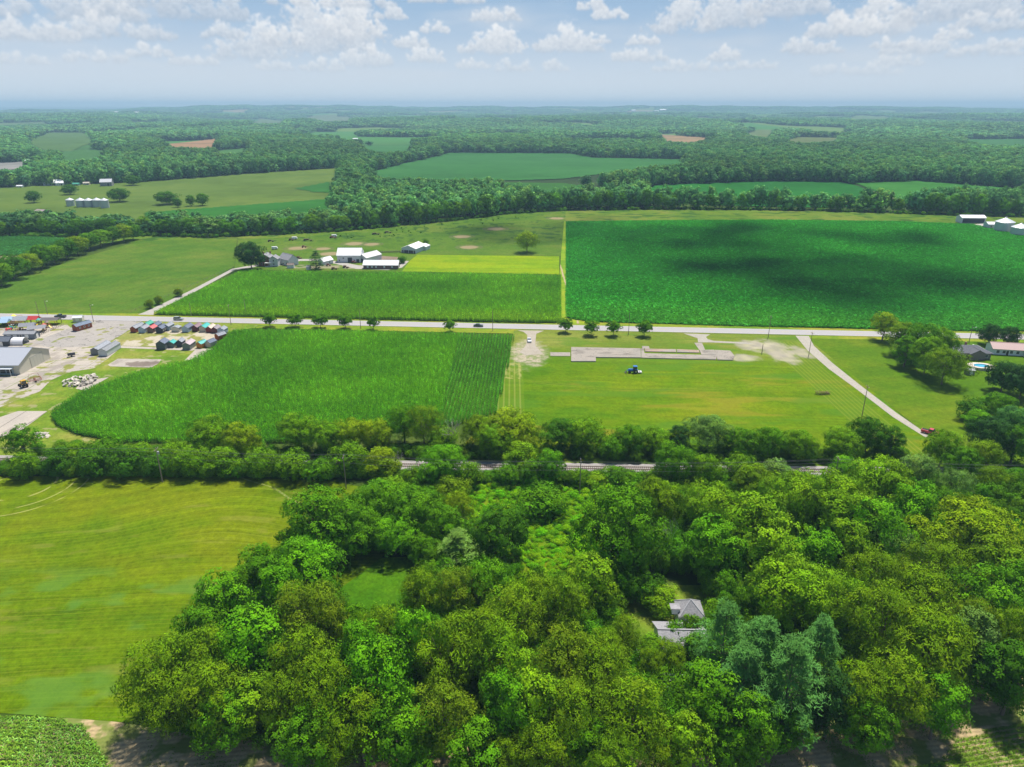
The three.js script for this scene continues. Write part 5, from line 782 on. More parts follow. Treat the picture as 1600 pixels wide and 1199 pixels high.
// a window or door on the +z face (side 'f'), -z ('b'), +x ('r') or -x ('l') of a body w x d
function opening(o, kind, side, u, y, ww, hh, w, d, m = GLASS, frame = TRIM) {
  const rot = { f: 0, r: Math.PI / 2, b: Math.PI, l: -Math.PI / 2 }[side], off = side === 'f' || side === 'b' ? d / 2 : w / 2, place = (g) => g.translate(u, y + hh / 2, off).rotateY(rot), t = 0.1;
  if (kind === 'window') { const f = part('window', place(join([boxG(ww + 2 * t, t, 0.1, 0, hh / 2 + t / 2, 0.03), boxG(ww + 2 * t, t, 0.14, 0, -hh / 2 - t / 2, 0.04), boxG(t, hh, 0.1, -ww / 2 - t / 2, 0, 0.03), boxG(t, hh, 0.1, ww / 2 + t / 2, 0, 0.03), boxG(ww, 0.05, 0.06, 0, 0, 0.03)])), frame, o); part('pane', place(boxG(ww, hh, 0.03, 0, 0, 0.015)), m, f); return f; }
  const f = part('door', place(boxG(ww, hh, 0.07, 0, 0, 0.035)), m, o); part('door_frame', place(join([boxG(ww + 0.24, 0.12, 0.1, 0, hh / 2 + 0.06, 0.05), boxG(0.12, hh, 0.1, -ww / 2 - 0.06, 0, 0.05), boxG(0.12, hh, 0.1, ww / 2 + 0.06, 0, 0.05)])), frame, f); return f;
}
const RT = Math.PI / 2;                                            // ridge pointing away from the camera
// the little sheds for sale: [front gable centre px, width m, length m, eave, rise, wall, roof, label, turn]
const shedGroup = 'storage sheds for sale in the yard';
function shed(px, py, d, w, eave, rise, wall, roof, label, { turn = RT - roadDir, door = 'l', doorM = wall, win, name = 'storage_shed' } = {}) {
  const [x0, z0] = at(px, py), x = x0 + Math.cos(turn) * w / 2, z = z0 - Math.sin(turn) * w / 2, o = thing(name, label, 'shed', [x, 0.12, z], turn, shedGroup);
  part('skid', join([boxG(w, 0.16, 0.2, 0, 0.08, -d * 0.3), boxG(w, 0.16, 0.2, 0, 0.08, d * 0.3)]), DARKTRIM, o);
  gableBody(o, { w, d, eave, rise, wall, roof, over: 0.18, thick: 0.08, base: 0.14 });
  if (door) opening(o, 'door', door, 0, 0.16, d * 0.42, Math.min(2, eave - 0.2), w, d, doorM, doorM);
  for (const q of win ?? []) opening(o, 'window', 'f', q, 1.1, 0.7, 0.7, w, d);
  return o;
}
{
  const red = siding(0.34, 0.085, 0.04), grey = shingle(0.34, 0.36, 0.40), slate = shingle(0.17, 0.20, 0.27), blueG = siding(0.42, 0.52, 0.62), brown = siding(0.20, 0.13, 0.10), dark = siding(0.055, 0.06, 0.075), green = metal(0.04, 0.36, 0.24), redR = metal(0.60, 0.13, 0.13), tan = siding(0.50, 0.44, 0.34), maroon = siding(0.13, 0.045, 0.045), cream = siding(0.62, 0.58, 0.48), orange = siding(0.62, 0.26, 0.05), teal = metal(0.05, 0.42, 0.38), pinkR = metal(0.50, 0.40, 0.42), charcoal = siding(0.095, 0.115, 0.12), white = metal(0.74, 0.75, 0.78);
  // back row, two deep at its left end
  shed(216, 516.5, 2.4, 4.2, 2.1, 0.9, dark, grey, 'black shed with grey roof, rear one at the row end by the asphalt lot');
  shed(208.5, 520.3, 3.0, 4.4, 2.2, 1.0, red, grey, 'rust red shed with grey roof at the row end by the asphalt lot');
  shed(228.5, 514.7, 3.0, 5, 2.2, 1.0, brown, green, 'shed with bright green roof standing behind the light blue one', {});
  shed(221.5, 521, 3.2, 5.2, 2.2, 1.0, blueG, grey, 'light blue shed with pale grey roof between the rust red and the red roofed shed', { win: [-1, 1] });
  shed(235, 520.6, 3.0, 4.4, 2.2, 1.0, brown, redR, 'brown shed with red metal roof', { win: [0] });
  shed(242, 515.5, 3.0, 4.6, 2.2, 1.0, dark, slate, 'shed with dark blue roof behind the red roofed shed');
  shed(249, 521.2, 3.4, 5.6, 2.3, 1.1, dark, slate, 'dark cabin shed with white framed porch front', { win: [-1.6, 0, 1.6] });
  shed(260, 517.5, 3.0, 5.4, 2.3, 0.9, siding(0.26, 0.34, 0.42), grey, 'long grey blue shed right behind the dark cabin shed', { win: [-1, 1] });
  shed(274, 519.4, 3.9, 3.0, 2.2, 0.6, cream, grey, 'small cream shed standing apart on the grass', { turn: RT - roadDir });
  shed(289.5, 520, 3.4, 5.8, 2.3, 1.1, blueG, slate, 'pale blue shed with slate blue roof');
  shed(304.5, 519, 2.8, 5.4, 2.3, 1.0, maroon, metal(0.27, 0.17, 0.19), 'almost black shed with purple brown roof', {});
  shed(316.5, 519.5, 3.2, 5.8, 2.3, 1.0, tan, teal, 'tan shed with bright green metal roof', {});
  shed(326.5, 520.4, 2.8, 5.4, 2.2, 1.0, siding(0.22, 0.05, 0.04), metal(0.66, 0.52, 0.42), 'dark red shed with cream roof', {});
  shed(335, 521.3, 2.8, 4.8, 2.2, 1.0, maroon, metal(0.30, 0.26, 0.28), 'maroon shed with grey brown roof', {});
  shed(345.5, 522.5, 3.4, 4.2, 2.2, 0.9, blueG, grey, 'light blue shed at the far end of the back row', { win: [0] });
  shed(339, 531.7, 2.9, 4.6, 2.2, 1.0, siding(0.42, 0.11, 0.03), grey, 'orange red shed near the corn edge', { turn: RT - 0.5 });
  // front row, doors towards the viewer
  shed(251.5, 547.2, 4.1, 5.2, 3.0, 1.3, charcoal, slate, 'tall dark shed with slate roof, largest of the front row', { turn: RT });
  shed(267, 544, 3.0, 3.6, 2.1, 0.9, siding(0.16, 0.18, 0.16), teal, 'small grey green shed with green roof in the front row', { turn: RT });
  shed(280.5, 543, 2.7, 4.0, 2.5, 1.0, dark, grey, 'narrow dark shed with pale grey roof in the front row', { turn: RT });
  shed(291.5, 547.3, 3.6, 6.4, 2.5, 1.0, siding(0.20, 0.215, 0.20), pinkR, 'grey barn shed with long pinkish roof', { turn: RT });
  shed(311, 544.5, 2.9, 4.2, 2.1, 0.9, orange, teal, 'orange shed with teal roof', { turn: RT - 0.35 });
  shed(325, 543.7, 3.1, 4.4, 2.4, 1.0, tan, slate, 'tan shed with blue grey roof at the end of the front row', { turn: RT - 0.35 });
  // two long sheds and the log cabin on the asphalt
  shed(148.5, 555.3, 3.6, 11, 2.5, 0.9, siding(0.22, 0.22, 0.22), grey, 'long dark grey shed beside the long pale one', { turn: RT });
  shed(161, 557.6, 4.0, 12, 2.6, 1.0, siding(0.55, 0.57, 0.58), shingle(0.28, 0.29, 0.31), 'long pale grey shed nearest the grass strip', { turn: RT });
  shed(117, 518, 3.4, 8.4, 2.5, 1.1, siding(0.30, 0.09, 0.04), shingle(0.20, 0.25, 0.33), 'red brown log cabin shed alone on the asphalt', { turn: RT - 0.42, win: [-2.4, 0, 2.4], name: 'log_cabin' });
  { const [x, z] = at(123, 502.5), o = thing('storage_shed', 'white roofed small shed half hidden behind the log cabin', 'shed', [x, 0.1, z], 0.2, shedGroup); gableBody(o, { w: 4.6, d: 3, eave: 2.2, rise: 0.9, wall: cream, roof: white, over: 0.15 }); opening(o, 'door', 'f', 0, 0.1, 1.4, 1.9, 4.6, 3, TRIM, TRIM); }
  // office and display roofs
  { const [x, z] = at(31, 530.5), o = thing('office_cabin', 'long dark grey office cabin with white windows', 'cabin', [x, 0.1, z - 2], 0.03); gableBody(o, { w: 14.5, d: 4.4, eave: 2.6, rise: 0.9, wall: siding(0.15, 0.17, 0.20), roof: shingle(0.30, 0.31, 0.33) }); for (const u of [-4.8, -2, 3.6]) opening(o, 'window', 'f', u, 0.8, 1.5, 1.3, 14.5, 4.4, mat(0.6, 0.62, 0.62, 0.3)); opening(o, 'door', 'f', 0.8, 0.05, 1, 2.1, 14.5, 4.4, DARKTRIM); opening(o, 'door', 'r', 0, 0.05, 1.4, 2.1, 14.5, 4.4, TRIM); }
  const pavilion = (px, py, w, d, h, rise, roof, post, label, turn = 0) => { const [x, z] = at(px, py), o = thing('pavilion', label, 'pavilion', [x, 0.1, z], turn, 'garden pavilions on show'); for (const a of [-1, 1]) for (const b of [-1, 1]) part('post', boxG(0.2, h, 0.2, a * (w / 2 - 0.3), h / 2, b * (d / 2 - 0.3)), post, o); part('beam', join([boxG(w, 0.22, 0.18, 0, h - 0.1, d / 2 - 0.3), boxG(w, 0.22, 0.18, 0, h - 0.1, -d / 2 + 0.3)]), post, o); const r = [[-w / 2 - .3, h - .1, d / 2 + .3], [w / 2 + .3, h - .1, d / 2 + .3], [w / 2 + .3, h + rise, 0], [-w / 2 - .3, h + rise, 0]], b = r.map(([p, q, s]) => [-p, q, -s]); part('roof', faces([r, b, [[r[1][0], h - .1, d / 2 + .3], [r[1][0], h - .1, -d / 2 - .3], r[2]], [[-r[1][0], h - .1, -d / 2 - .3], [-r[1][0], h - .1, d / 2 + .3], r[3]]]), roof, o); return o; };
  const wood = mat(0.20, 0.09, 0.045, 0.8), woodO = mat(0.42, 0.19, 0.05, 0.8);
  pavilion(35, 506.5, 6.4, 5, 2.6, 1.5, grey, mat(0.2, 0.18, 0.17, 0.8), 'open pavilion with grey roof by the road', 0.1);
  pavilion(53.5, 505.8, 5.4, 4, 2.6, 1.5, metal(0.52, 0.05, 0.05), wood, 'open pavilion with dark red roof', 0.05);
  pavilion(81, 506.5, 8.4, 4.6, 2.6, 0.9, metal(0.14, 0.12, 0.12), wood, 'wide low pavilion with dark brown roof', 0.05);
  pavilion(44, 515.5, 6.6, 4.6, 2.4, 1.2, shingle(0.27, 0.28, 0.31), wood, 'grey roofed pavilion in front of the brown pergola', 0.3);
  pavilion(59, 519, 7.4, 5, 2.3, 1.1, shingle(0.30, 0.30, 0.32), wood, 'grey roofed pavilion behind the office cabin', 0.4);
  pavilion(5, 510, 6, 5, 2.5, 1.3, metal(0.33, 0.47, 0.62), dark, 'blue roofed pavilion at the yard corner', 0.2);
  pavilion(13.5, 506, 5, 4, 2.5, 1.3, metal(0.38, 0.52, 0.66), dark, 'smaller light blue roofed pavilion at the yard corner', 0.2);
  { const [x, z] = at(27, 512), o = thing('pergola', 'brown wooden pergola with open rafters', 'pergola', [x, 0.1, z], 0.1); for (const a of [-3, 3]) for (const b of [-1.8, 1.8]) part('post', boxG(0.2, 2.6, 0.2, a, 1.3, b), wood, o); for (let k = -4; k <= 4; k++) part('rafter', boxG(0.12, 0.2, 4.8, k * 0.82, 2.78, 0), wood, o); for (const b of [-1.8, 1.8]) part('beam', boxG(7.2, 0.2, 0.14, 0, 2.58, b), wood, o); }
  // play sets, furniture and tanks on show
  const playset = (px, py, c, label) => { const [x, z] = at(px, py), o = thing('playset', label, 'playset', [x, 0.1, z], rr(0, 1.5), 'playground sets on show'); for (const a of [-.8, .8]) for (const b of [-.8, .8]) part('post', boxG(0.14, 2.6, 0.14, a, 1.3, b), woodO, o); part('platform', boxG(1.8, 0.12, 1.8, 0, 1.4, 0), woodO, o); part('canopy', new THREE.ConeGeometry(1.5, 1, 4).rotateY(Math.PI / 4).translate(0, 3.1, 0), c, o); const sl = boxG(0.6, 0.06, 2.6); sl.rotateX(0.5).translate(0, 0.72, 2); part('slide', sl, mat(0.72, 0.5, 0.03, 0.5), o); part('swing_beam', bar([0.9, 2.3, 0], [3.6, 2.3, 0], 0.08, 6), woodO, o); for (const b of [-0.9, 0.9]) part('swing_leg', bar([3.6, 2.3, 0], [3.9, 0, b], 0.07, 5), woodO, o); };
  playset(62, 507.6, mat(0.03, 0.30, 0.28, 0.6), 'wooden playset with teal canopy under the red roof'); playset(23, 501.5, mat(0.80, 0.62, 0.05, 0.6), 'playset with yellow canopy near the road'); playset(75, 511.5, mat(0.15, 0.1, 0.1, 0.6), 'wooden playset with brown canopy at the yard fence'); playset(70, 515.8, mat(0.45, 0.08, 0.05, 0.6), 'wooden playset with red canopy at the yard fence');
  const table = (px, py, c, label) => { const [x, z] = at(px, py), o = thing('garden_table', label, 'table', [x, 0.1, z], rr(0, 3), 'garden furniture on show'); part('table_top', cylG(0.9, 0.9, 0.07, 12, 0, 0.75, 0), c, o); part('pedestal', cylG(0.3, 0.12, 0.72, 8, 0, 0.36, 0), c, o); for (let k = 0; k < 4; k++) { const a = k * 1.57; const s = part('chair', join([boxG(0.55, 0.07, 0.5, Math.cos(a) * 1.5, 0.45, Math.sin(a) * 1.5), boxG(0.5, 0.45, 0.5, Math.cos(a) * 1.5, 0.22, Math.sin(a) * 1.5), boxG(0.12, 0.6, 0.5, Math.cos(a) * 1.78, 0.75, Math.sin(a) * 1.78, -a)]), c, o); s.name = 'seat'; } };
  table(14, 515.8, mat(0.72, 0.07, 0.07, 0.5), 'red garden table with seats in the yard corner'); table(18, 513.5, mat(0.05, 0.4, 0.4, 0.5), 'teal garden table with seats beside the pergola'); table(50, 511.3, mat(0.05, 0.22, 0.30, 0.5), 'blue green garden table with seats behind the pergola'); table(66, 511.5, mat(0.42, 0.2, 0.06, 0.6), 'brown garden table with seats by the fence'); table(30, 516.5, mat(0.25, 0.10, 0.05, 0.6), 'dark wood garden table with seats under the pergola edge'); table(20, 509.5, mat(0.70, 0.70, 0.68, 0.6), 'white garden table with seats behind the pergola');
  // low timber fence along the yard edge
  { const a = at(99, 508.5), b = at(57, 527), o = thing('rail_fence', 'low weathered rail fence along the yard edge', 'fence'), n = 16, L = Math.hypot(b[0] - a[0], b[1] - a[1]); for (let i = 0; i <= n; i++) part('post', boxG(0.14, 1.3, 0.14, lerp(a[0], b[0], i / n), 0.65, lerp(a[1], b[1], i / n)), mat(0.30, 0.25, 0.20, 0.9), o); for (const y of [0.5, 1.0]) part('rail', bar([a[0], y, a[1]], [b[0], y, b[1]], 0.07, 5), mat(0.34, 0.29, 0.23, 0.9), o); }
  // warehouse
  { const o = thing('warehouse', 'large warehouse with grey metal roof and cream end wall', 'warehouse', [-231, 0.08, -290], 0); gableBody(o, { w: 48, d: 21, eave: 4.2, rise: 4.2, wall: siding(0.56, 0.52, 0.42), roof: metal(0.40, 0.42, 0.47), over: 0.45, thick: 0.2 });
    const big = opening(o, 'door', 'r', 1.5, 0.05, 8.4, 4.6, 48, 21, mat2(0.50, 0.48, 0.40, ribTex, 0.6), mat(0.35, 0.34, 0.31, 0.8)); big.name = 'sliding_door';
    part('storefront', boxG(14, 2.9, 0.2, 14.5, 1.5, 10.62), mat(0.24, 0.30, 0.34, 0.5), o); for (let k = 0; k < 5; k++) part('shop_window', boxG(2.2, 1.9, 0.06, 9 + k * 2.7, 1.6, 10.76), GLASS, o); part('awning', boxG(15, 0.12, 2.2, 14.5, 3.1, 11.6), metal(0.52, 0.56, 0.60), o); for (const u of [7.5, 14.5, 21.4]) part('awning_post', boxG(0.14, 3.1, 0.14, u, 1.55, 12.5), TRIM, o); for (const u of [-16, -8, 0, 8]) part('roof_vent', cylG(0.4, 0.4, 0.7, 10, u, 8.6, 0.4), metal(0.5, 0.5, 0.52), o); }
  { const [x, z] = at(20, 541), o = thing('hoop_shed', 'white arched hoop shed behind the warehouse', 'shed', [x, 0.1, z - 3], 0.05), P = []; for (let k = 0; k < 12; k++) { const a = Math.PI * k / 12, b = Math.PI * (k + 1) / 12, r = 2.6; P.push([[-4.2, Math.sin(a) * r + 0.6, Math.cos(a) * r], [4.2, Math.sin(a) * r + 0.6, Math.cos(a) * r], [4.2, Math.sin(b) * r + 0.6, Math.cos(b) * r], [-4.2, Math.sin(b) * r + 0.6, Math.cos(b) * r]]); } part('canopy', faces(P), mat(0.78, 0.78, 0.80, 0.6, { side: 2 }), o); part('side_wall', join([boxG(8.4, 0.7, 0.1, 0, 0.3, 2.6), boxG(8.4, 0.7, 0.1, 0, 0.3, -2.6)]), mat(0.4, 0.42, 0.45, 0.7), o); const sh = new THREE.Shape(); sh.absarc(0, 0.6, 2.55, 0, Math.PI); part('end_wall', new THREE.ShapeGeometry(sh, 10).rotateY(-RT).translate(-4.1, 0, 0), mat(0.3, 0.32, 0.34, 0.8, { side: 2 }), o); }
  { const [x, z] = at(2, 541), o = thing('storage_shed', 'dark grey roofed shed behind the warehouse at the frame edge', 'shed', [x, 0.1, z - 2], 0.02); gableBody(o, { w: 8, d: 5, eave: 2.4, rise: 1.6, wall: dark, roof: shingle(0.14, 0.16, 0.2) }); opening(o, 'door', 'f', 0, 0, 2, 2.1, 8, 5, TRIM); }
  // rubble heap: broken slabs
  reseed(77);
  { const heap = thing('rubble_heap', 'heap of broken pale concrete slabs at the corn edge', 'rubble heap'), gs = []; for (let k = 0; k < 150; k++) { const [x, z] = at(rr(94, 152), rr(587, 605)); if (!inside(...project(x, 0, z).slice(0, 2), [[95, 600], [110, 592], [132, 589], [140, 583], [153, 590], [146, 600], [128, 606], [105, 606]])) continue; const g = boxG(rr(0.5, 1.9), rr(0.12, 0.35), rr(0.4, 1.4)); g.rotateX(rr(-.6, .6)).rotateZ(rr(-.6, .6)).rotateY(rr(0, 6)).translate(x, rr(0.2, 0.9), z); gs.push(g); } const m = [mat(0.47, 0.42, 0.36, 0.95), mat(0.38, 0.35, 0.31, 0.95), mat(0.55, 0.50, 0.42, 0.95)]; gs.forEach((g, i) => part('slab_piece', g, m[i % 3], heap));
    const h2_ = thing('rubble_heap', 'small low rubble patch in the weeds near the tree row', 'rubble heap'); for (let k = 0; k < 26; k++) { const [x, z] = at(rr(53, 76), rr(677, 685)), g = boxG(rr(0.5, 1.6), rr(0.1, 0.25), rr(0.4, 1.2)); g.rotateX(rr(-.3, .3)).rotateY(rr(0, 6)).translate(x, rr(0.1, 0.3), z); part('slab_piece', g, m[k % 3], h2_); } }
}

// the farm beyond the road
{
  const whiteW = siding(0.66, 0.67, 0.68), whiteR = metal(0.82, 0.82, 0.84), greyR = shingle(0.30, 0.30, 0.32), DOOR = mat(0.05, 0.06, 0.07, 0.8);
  { const [x, z] = at(545.5, 410.5), o = thing('barn', 'big white barn with dark doorways and side wing', 'barn', [x, 0.1, z - 6], 0); gableBody(o, { w: 17, d: 12, eave: 5.2, rise: 4.2, wall: whiteW, roof: whiteR, over: 0.4 }); opening(o, 'door', 'f', 0.7, 0, 3.2, 3.6, 17, 12, DOOR); opening(o, 'door', 'f', 6.4, 0, 2.2, 2.4, 17, 12, DOOR); opening(o, 'window', 'f', -4, 2.6, 1, 1, 17, 12); opening(o, 'window', 'f', 3.8, 1, 0.9, 1, 17, 12); opening(o, 'window', 'f', -7, 1, 0.9, 1, 17, 12);
    gableBody(o, { w: 17, d: 9, eave: 3.4, rise: 2.4, wall: whiteW, roof: metal(0.60, 0.60, 0.62), x: 13.2, z: -2.5, turn: 1.05, asym: 0 }); part('wing_opening', boxG(4.2, 2.4, 0.1, 10.2, 1.3, 5.6), DOOR, o); }
  { const [x, z] = at(595, 420.8), o = thing('barn', 'long low barn with white roof and brick wall', 'barn', [x, 0.1, z - 4], -0.02); gableBody(o, { w: 24, d: 8, eave: 2.9, rise: 2.5, wall: brick(0.22, 0.13, 0.12), roof: whiteR, over: 0.5 }); for (const u of [-9, -6, -3.2, 2.6, 8]) opening(o, 'window', 'f', u, 1, 1.0, 1.0, 24, 8, mat(0.7, 0.72, 0.72, 0.4)); opening(o, 'door', 'r', 0, 0, 2, 2.2, 24, 8, TRIM); }
  { const [x, z] = at(645, 394.8), o = thing('livestock_shed', 'white shed with open front in the pasture', 'shed', [x, 0.1, z - 6], 1.25); gableBody(o, { w: 18, d: 12, eave: 3.6, rise: 2.2, wall: siding(0.55, 0.60, 0.66), roof: whiteR, over: 0.5 }); part('open_front', boxG(0.12, 2.1, 11, -9.02, 1.1, 0), mat(0.10, 0.09, 0.09, 0.9), o); for (const u of [-4, 0, 4]) part('post', boxG(0.24, 2.2, 0.24, -9.15, 1.1, u), TRIM, o); gableBody(o, { w: 8, d: 8, eave: 2.8, rise: 1.2, wall: whiteW, roof: whiteR, x: 9, z: 4, over: 0.3 }); }
  { const [x, z] = at(507, 414.5), o = thing('storage_shed', 'small white gabled shed beside the dark conifer', 'shed', [x, 0.1, z - 4], 1.0); gableBody(o, { w: 9, d: 5.5, eave: 2.8, rise: 2.0, wall: whiteW, roof: whiteR, over: 0.35 }); opening(o, 'door', 'l', 0, 0, 2.2, 2.2, 9, 5.5, mat(0.5, 0.5, 0.5, 0.8)); opening(o, 'window', 'f', 1, 1, 0.8, 0.8, 9, 5.5); }
  { const [x, z] = at(420, 416.5), o = thing('farmhouse', 'brick and white farmhouse with grey roofs and porch', 'house', [x, 0.1, z - 4], 0);
    gableBody(o, { w: 8, d: 9, eave: 5.6, rise: 2.6, wall: brick(0.28, 0.11, 0.08), roof: greyR, over: 0.4, x: -3, z: -1, turn: RT }); for (const u of [-5.2, -2.8]) for (const y of [0.9, 3.7]) { const f = part('window', boxG(0.9, 1.4, 0.08, u, y + 0.7, 3.03), TRIM, o); part('pane', boxG(0.74, 1.22, 0.05, u, y + 0.7, 3.08), GLASS, f); }
    gableBody(o, { w: 6.5, d: 6, eave: 5.2, rise: 2.0, wall: whiteW, roof: greyR, x: 3.6, z: 1, over: 0.35, turn: RT }); for (const y of [0.9, 3.4]) { const f = part('window', boxG(0.9, 1.3, 0.08, 3.8, y + 0.65, 4.28), TRIM, o); part('pane', boxG(0.74, 1.1, 0.05, 3.8, y + 0.65, 4.33), GLASS, f); }
    gableBody(o, { w: 12, d: 8, eave: 4.2, rise: 3.2, wall: whiteW, roof: greyR, x: 12, z: -3.5, over: 0.4, turn: -0.7 }); for (const [u, y] of [[9.8, 1], [12.2, 1]]) { const f = part('window', boxG(0.9, 1.3, 0.1, u, y + 0.65, 2.2), TRIM, o); part('pane', boxG(0.74, 1.1, 0.06, u, y + 0.65, 2.26), GLASS, f); }
    const po = part('porch', join([boxG(5, 0.2, 2.4, 0.4, 2.75, 5.2), boxG(5, 0.3, 2.2, 0.4, 0.15, 5.2)]), TRIM, o); for (const u of [-2, 0.4, 2.8]) part('porch_post', boxG(0.16, 2.5, 0.16, u, 1.5, 6.2), TRIM, po); for (const [u, w] of [[-4.4, -1], [-0.6, -4]]) part('chimney', boxG(0.8, 1.8, 0.8, u, 8.4, w), brick(0.25, 0.10, 0.08), o); }
  const small = (px, py, w, d, e, r, wall, roof, label, turn = 0, name = 'garden_shed') => { const [x, z] = at(px, py), o = thing(name, label, 'shed', [x, 0.1, z - d / 2], turn); gableBody(o, { w, d, eave: e, rise: r, wall, roof, over: 0.2 }); opening(o, 'door', 'f', 0, 0, 1, Math.min(1.9, e - 0.2), w, d, TRIM); return o; };
  small(453.5, 419.6, 4.4, 3.4, 2.2, 1.0, whiteW, shingle(0.26, 0.2, 0.17), 'small white shed with brown roof on the farmhouse lawn', 0.1); small(481.5, 422, 2.6, 2.4, 2.0, 0.8, whiteW, greyR, 'tiny white hut below the dark conifer', 0);
  // barnyard wall and earth yard
  { const o = thing('pen_fence', 'brown board fence of the barnyard pen', 'fence'), a = at(588, 396), b = at(634, 394.5), n = 14; for (let i = 0; i <= n; i++) part('post', boxG(0.2, 1.7, 0.2, lerp(a[0], b[0], i / n), 0.85, lerp(a[1], b[1], i / n)), mat(0.15, 0.12, 0.1, 0.9), o); for (const y of [0.4, 0.9, 1.4]) part('rail', bar([a[0], y, a[1]], [b[0], y, b[1]], 0.13, 4), mat(0.20, 0.16, 0.13, 0.9), o); }
  groundSheet('pen_ground', 'bare brown pen ground between the barns', ringAt([[588, 404], [596, 400], [622, 402], [620, 407.5], [586, 407]]), 0.08, 3, (x, z) => scaleC([0.24, 0.18, 0.13], 0.8 + 0.4 * fbm(x / 2, z / 2, 3)));
  // implements and bale heaps scattered in the pasture
  reseed(91);
  const bits = [[423, 378, 'row of rusty implements at the creek end of the pasture', 5], [455, 376, 'rusty hay wagon beside the white cab', 4], [481, 376.5, 'long low rusty implement in the pasture', 8], [520, 372.5, 'cluster of old machinery in the pasture', 6], [587, 367, 'brown hay heap in the pasture, nearer of two', 7], [606, 364.5, 'brown hay heap in the pasture, farther of two', 6], [475, 387, 'dark round baler in the pasture', 3.6], [467, 404.5, 'dark wagon behind the farmhouse lawn', 4], [553, 411.5, 'rusty implement at the barn door', 3.4], [513, 416, 'brown machine beside the small white shed', 3], [540, 419, 'dark tractor parked by the low barn', 4], [522, 421.5, 'rusty implement at the edge of the corn', 4]];
  for (const [px, py, label, w] of bits) { const [x, z] = at(px, py), o = thing('farm_implement', label, 'farm machine', [x, 0.05, z], rr(-0.4, 0.4)); part('frame', join([boxG(w, 0.3, 1.2, 0, 0.8, 0), boxG(w * 0.5, 0.9, 1.0, -w * 0.15, 1.3, 0), bar([w / 2, 0.8, 0], [w / 2 + 1.4, 0.5, 0], 0.09, 5)]), mat(rr(0.10, 0.2), rr(0.06, 0.09), 0.05, 0.9), o); for (const a of [-w * 0.35, w * 0.35]) for (const b of [-0.8, 0.8]) part('wheel', cylG(0.5, 0.5, 0.25, 12, a, 0.5, b, RT), mat(0.03, 0.03, 0.03, 0.9), o); }
  for (const [px, py, label] of [[460, 374.5, 'white truck cab parked in the pasture'], [429, 390, 'white boat shaped trailer behind the farmhouse'], [522, 371, 'pale tank among the old machinery']]) { const [x, z] = at(px, py), o = thing('trailer', label, 'trailer', [x, 0.1, z], 0.2); part('body', join([boxG(4, 1.6, 2, 0, 1.4, 0), boxG(1.2, 0.8, 1.9, 1.9, 1.0, 0)]), mat(0.72, 0.72, 0.74, 0.5), o); for (const a of [-1.2, 1.2]) for (const b of [-0.9, 0.9]) part('wheel', cylG(0.45, 0.45, 0.25, 12, a, 0.45, b, RT), mat(0.03, 0.03, 0.03, 0.9), o); }
  // cattle: one continuous body each, grazing in the shade of the pasture
  // grain bins
  const bin = (px, py, r, h, label, group, place = at) => { const [x, z] = place(px, py), o = thing('grain_bin', label, 'grain bin', [x, height(x, z), z - r], rr(0, 6), group), pts = []; for (let k = 0; k <= 24; k++) pts.push(new THREE.Vector2(r * (k % 2 ? 1.008 : 1), h * k / 24)); part('wall', new THREE.LatheGeometry(pts, 26), mat(0.50, 0.53, 0.57, 0.42, { metalness: 0.35 }), o); part('roof', new THREE.ConeGeometry(r * 1.06, r * 0.5, 20, 1).translate(0, h + r * 0.25, 0), mat(0.62, 0.64, 0.67, 0.4, { metalness: 0.3 }), o); part('roof_cap', cylG(r * 0.1, r * 0.1, 0.5, 10, 0, h + r * 0.5, 0), mat(0.6, 0.6, 0.62, 0.5), o); part('ladder', join([boxG(0.06, h, 0.06, r + 0.12, h / 2, -0.25), boxG(0.06, h, 0.06, r + 0.12, h / 2, 0.25)]), mat(0.45, 0.46, 0.48, 0.5), o); return o; };
  bin(1576, 363.5, 7.6, 8.5, 'larger corrugated grain bin beside the low white shed', 'grain bins'); bin(1600, 369.5, 6.8, 7, 'second corrugated grain bin at the field corner', 'grain bins');
  [[107.5, 324.3, 4.4, 7.5, 'single'], [123.5, 325.3, 5, 8], [136.5, 326, 4.8, 8], [149.5, 326.4, 4.8, 8.3], [161.5, 326.6, 4.4, 9]].forEach(([px, py, r, h], i) => bin(px, py, r, h, `${ORD[i]} from the left of five white silos in the pasture`, 'silos in the pasture', far));
  const hall = (px, py, w, d, e, r, wall, roof, label, turn = 0, name = 'barn', cat = 'barn', place = far, open) => { const [x, z] = place(px, py), o = thing(name, label, cat, [x, height(x, z) + 0.2, z - d / 2], turn); gableBody(o, { w, d, eave: e, rise: r, wall, roof, over: 0.4, base: -1 }); if (open) { part('open_front', boxG(w * 0.9, e * 0.8, 0.1, 0, e * 0.42, d / 2 + 0.03), DOOR, o); } else { opening(o, 'door', 'f', w * 0.2, 0, Math.min(3, w * 0.2), e * 0.75, w, d, DOOR); for (const u of [-0.3, -0.05]) opening(o, 'window', 'f', u * w, e * 0.35, 1, 1, w, d); } return o; };
  hall(1521, 349, 23, 10, 5, 2, whiteW, whiteR, 'white open sided machine shed at the field corner', -0.04, 'machine_shed', 'shed', at, true); hall(1556, 358, 13, 9, 4, 1.6, siding(0.6, 0.6, 0.62), whiteR, 'low white shed beside the large grain bin', -0.1, 'machine_shed', 'shed', at);
  groundSheet('gravel_yard', 'pale gravel patch by the machine shed', ringAt([[1516, 351], [1542, 349.5], [1552, 356], [1536, 356]]), 0.12, 2, gravel([0.45, 0.41, 0.37], [0.54, 0.5, 0.45]));
  hall(80, 291.5, 22, 14, 4.5, 3.5, whiteW, whiteR, 'long white farm building above the pasture'); hall(91, 291.3, 9, 10, 4, 2.5, whiteW, whiteR, 'white annex barn beside the long white farm building', 0.5);
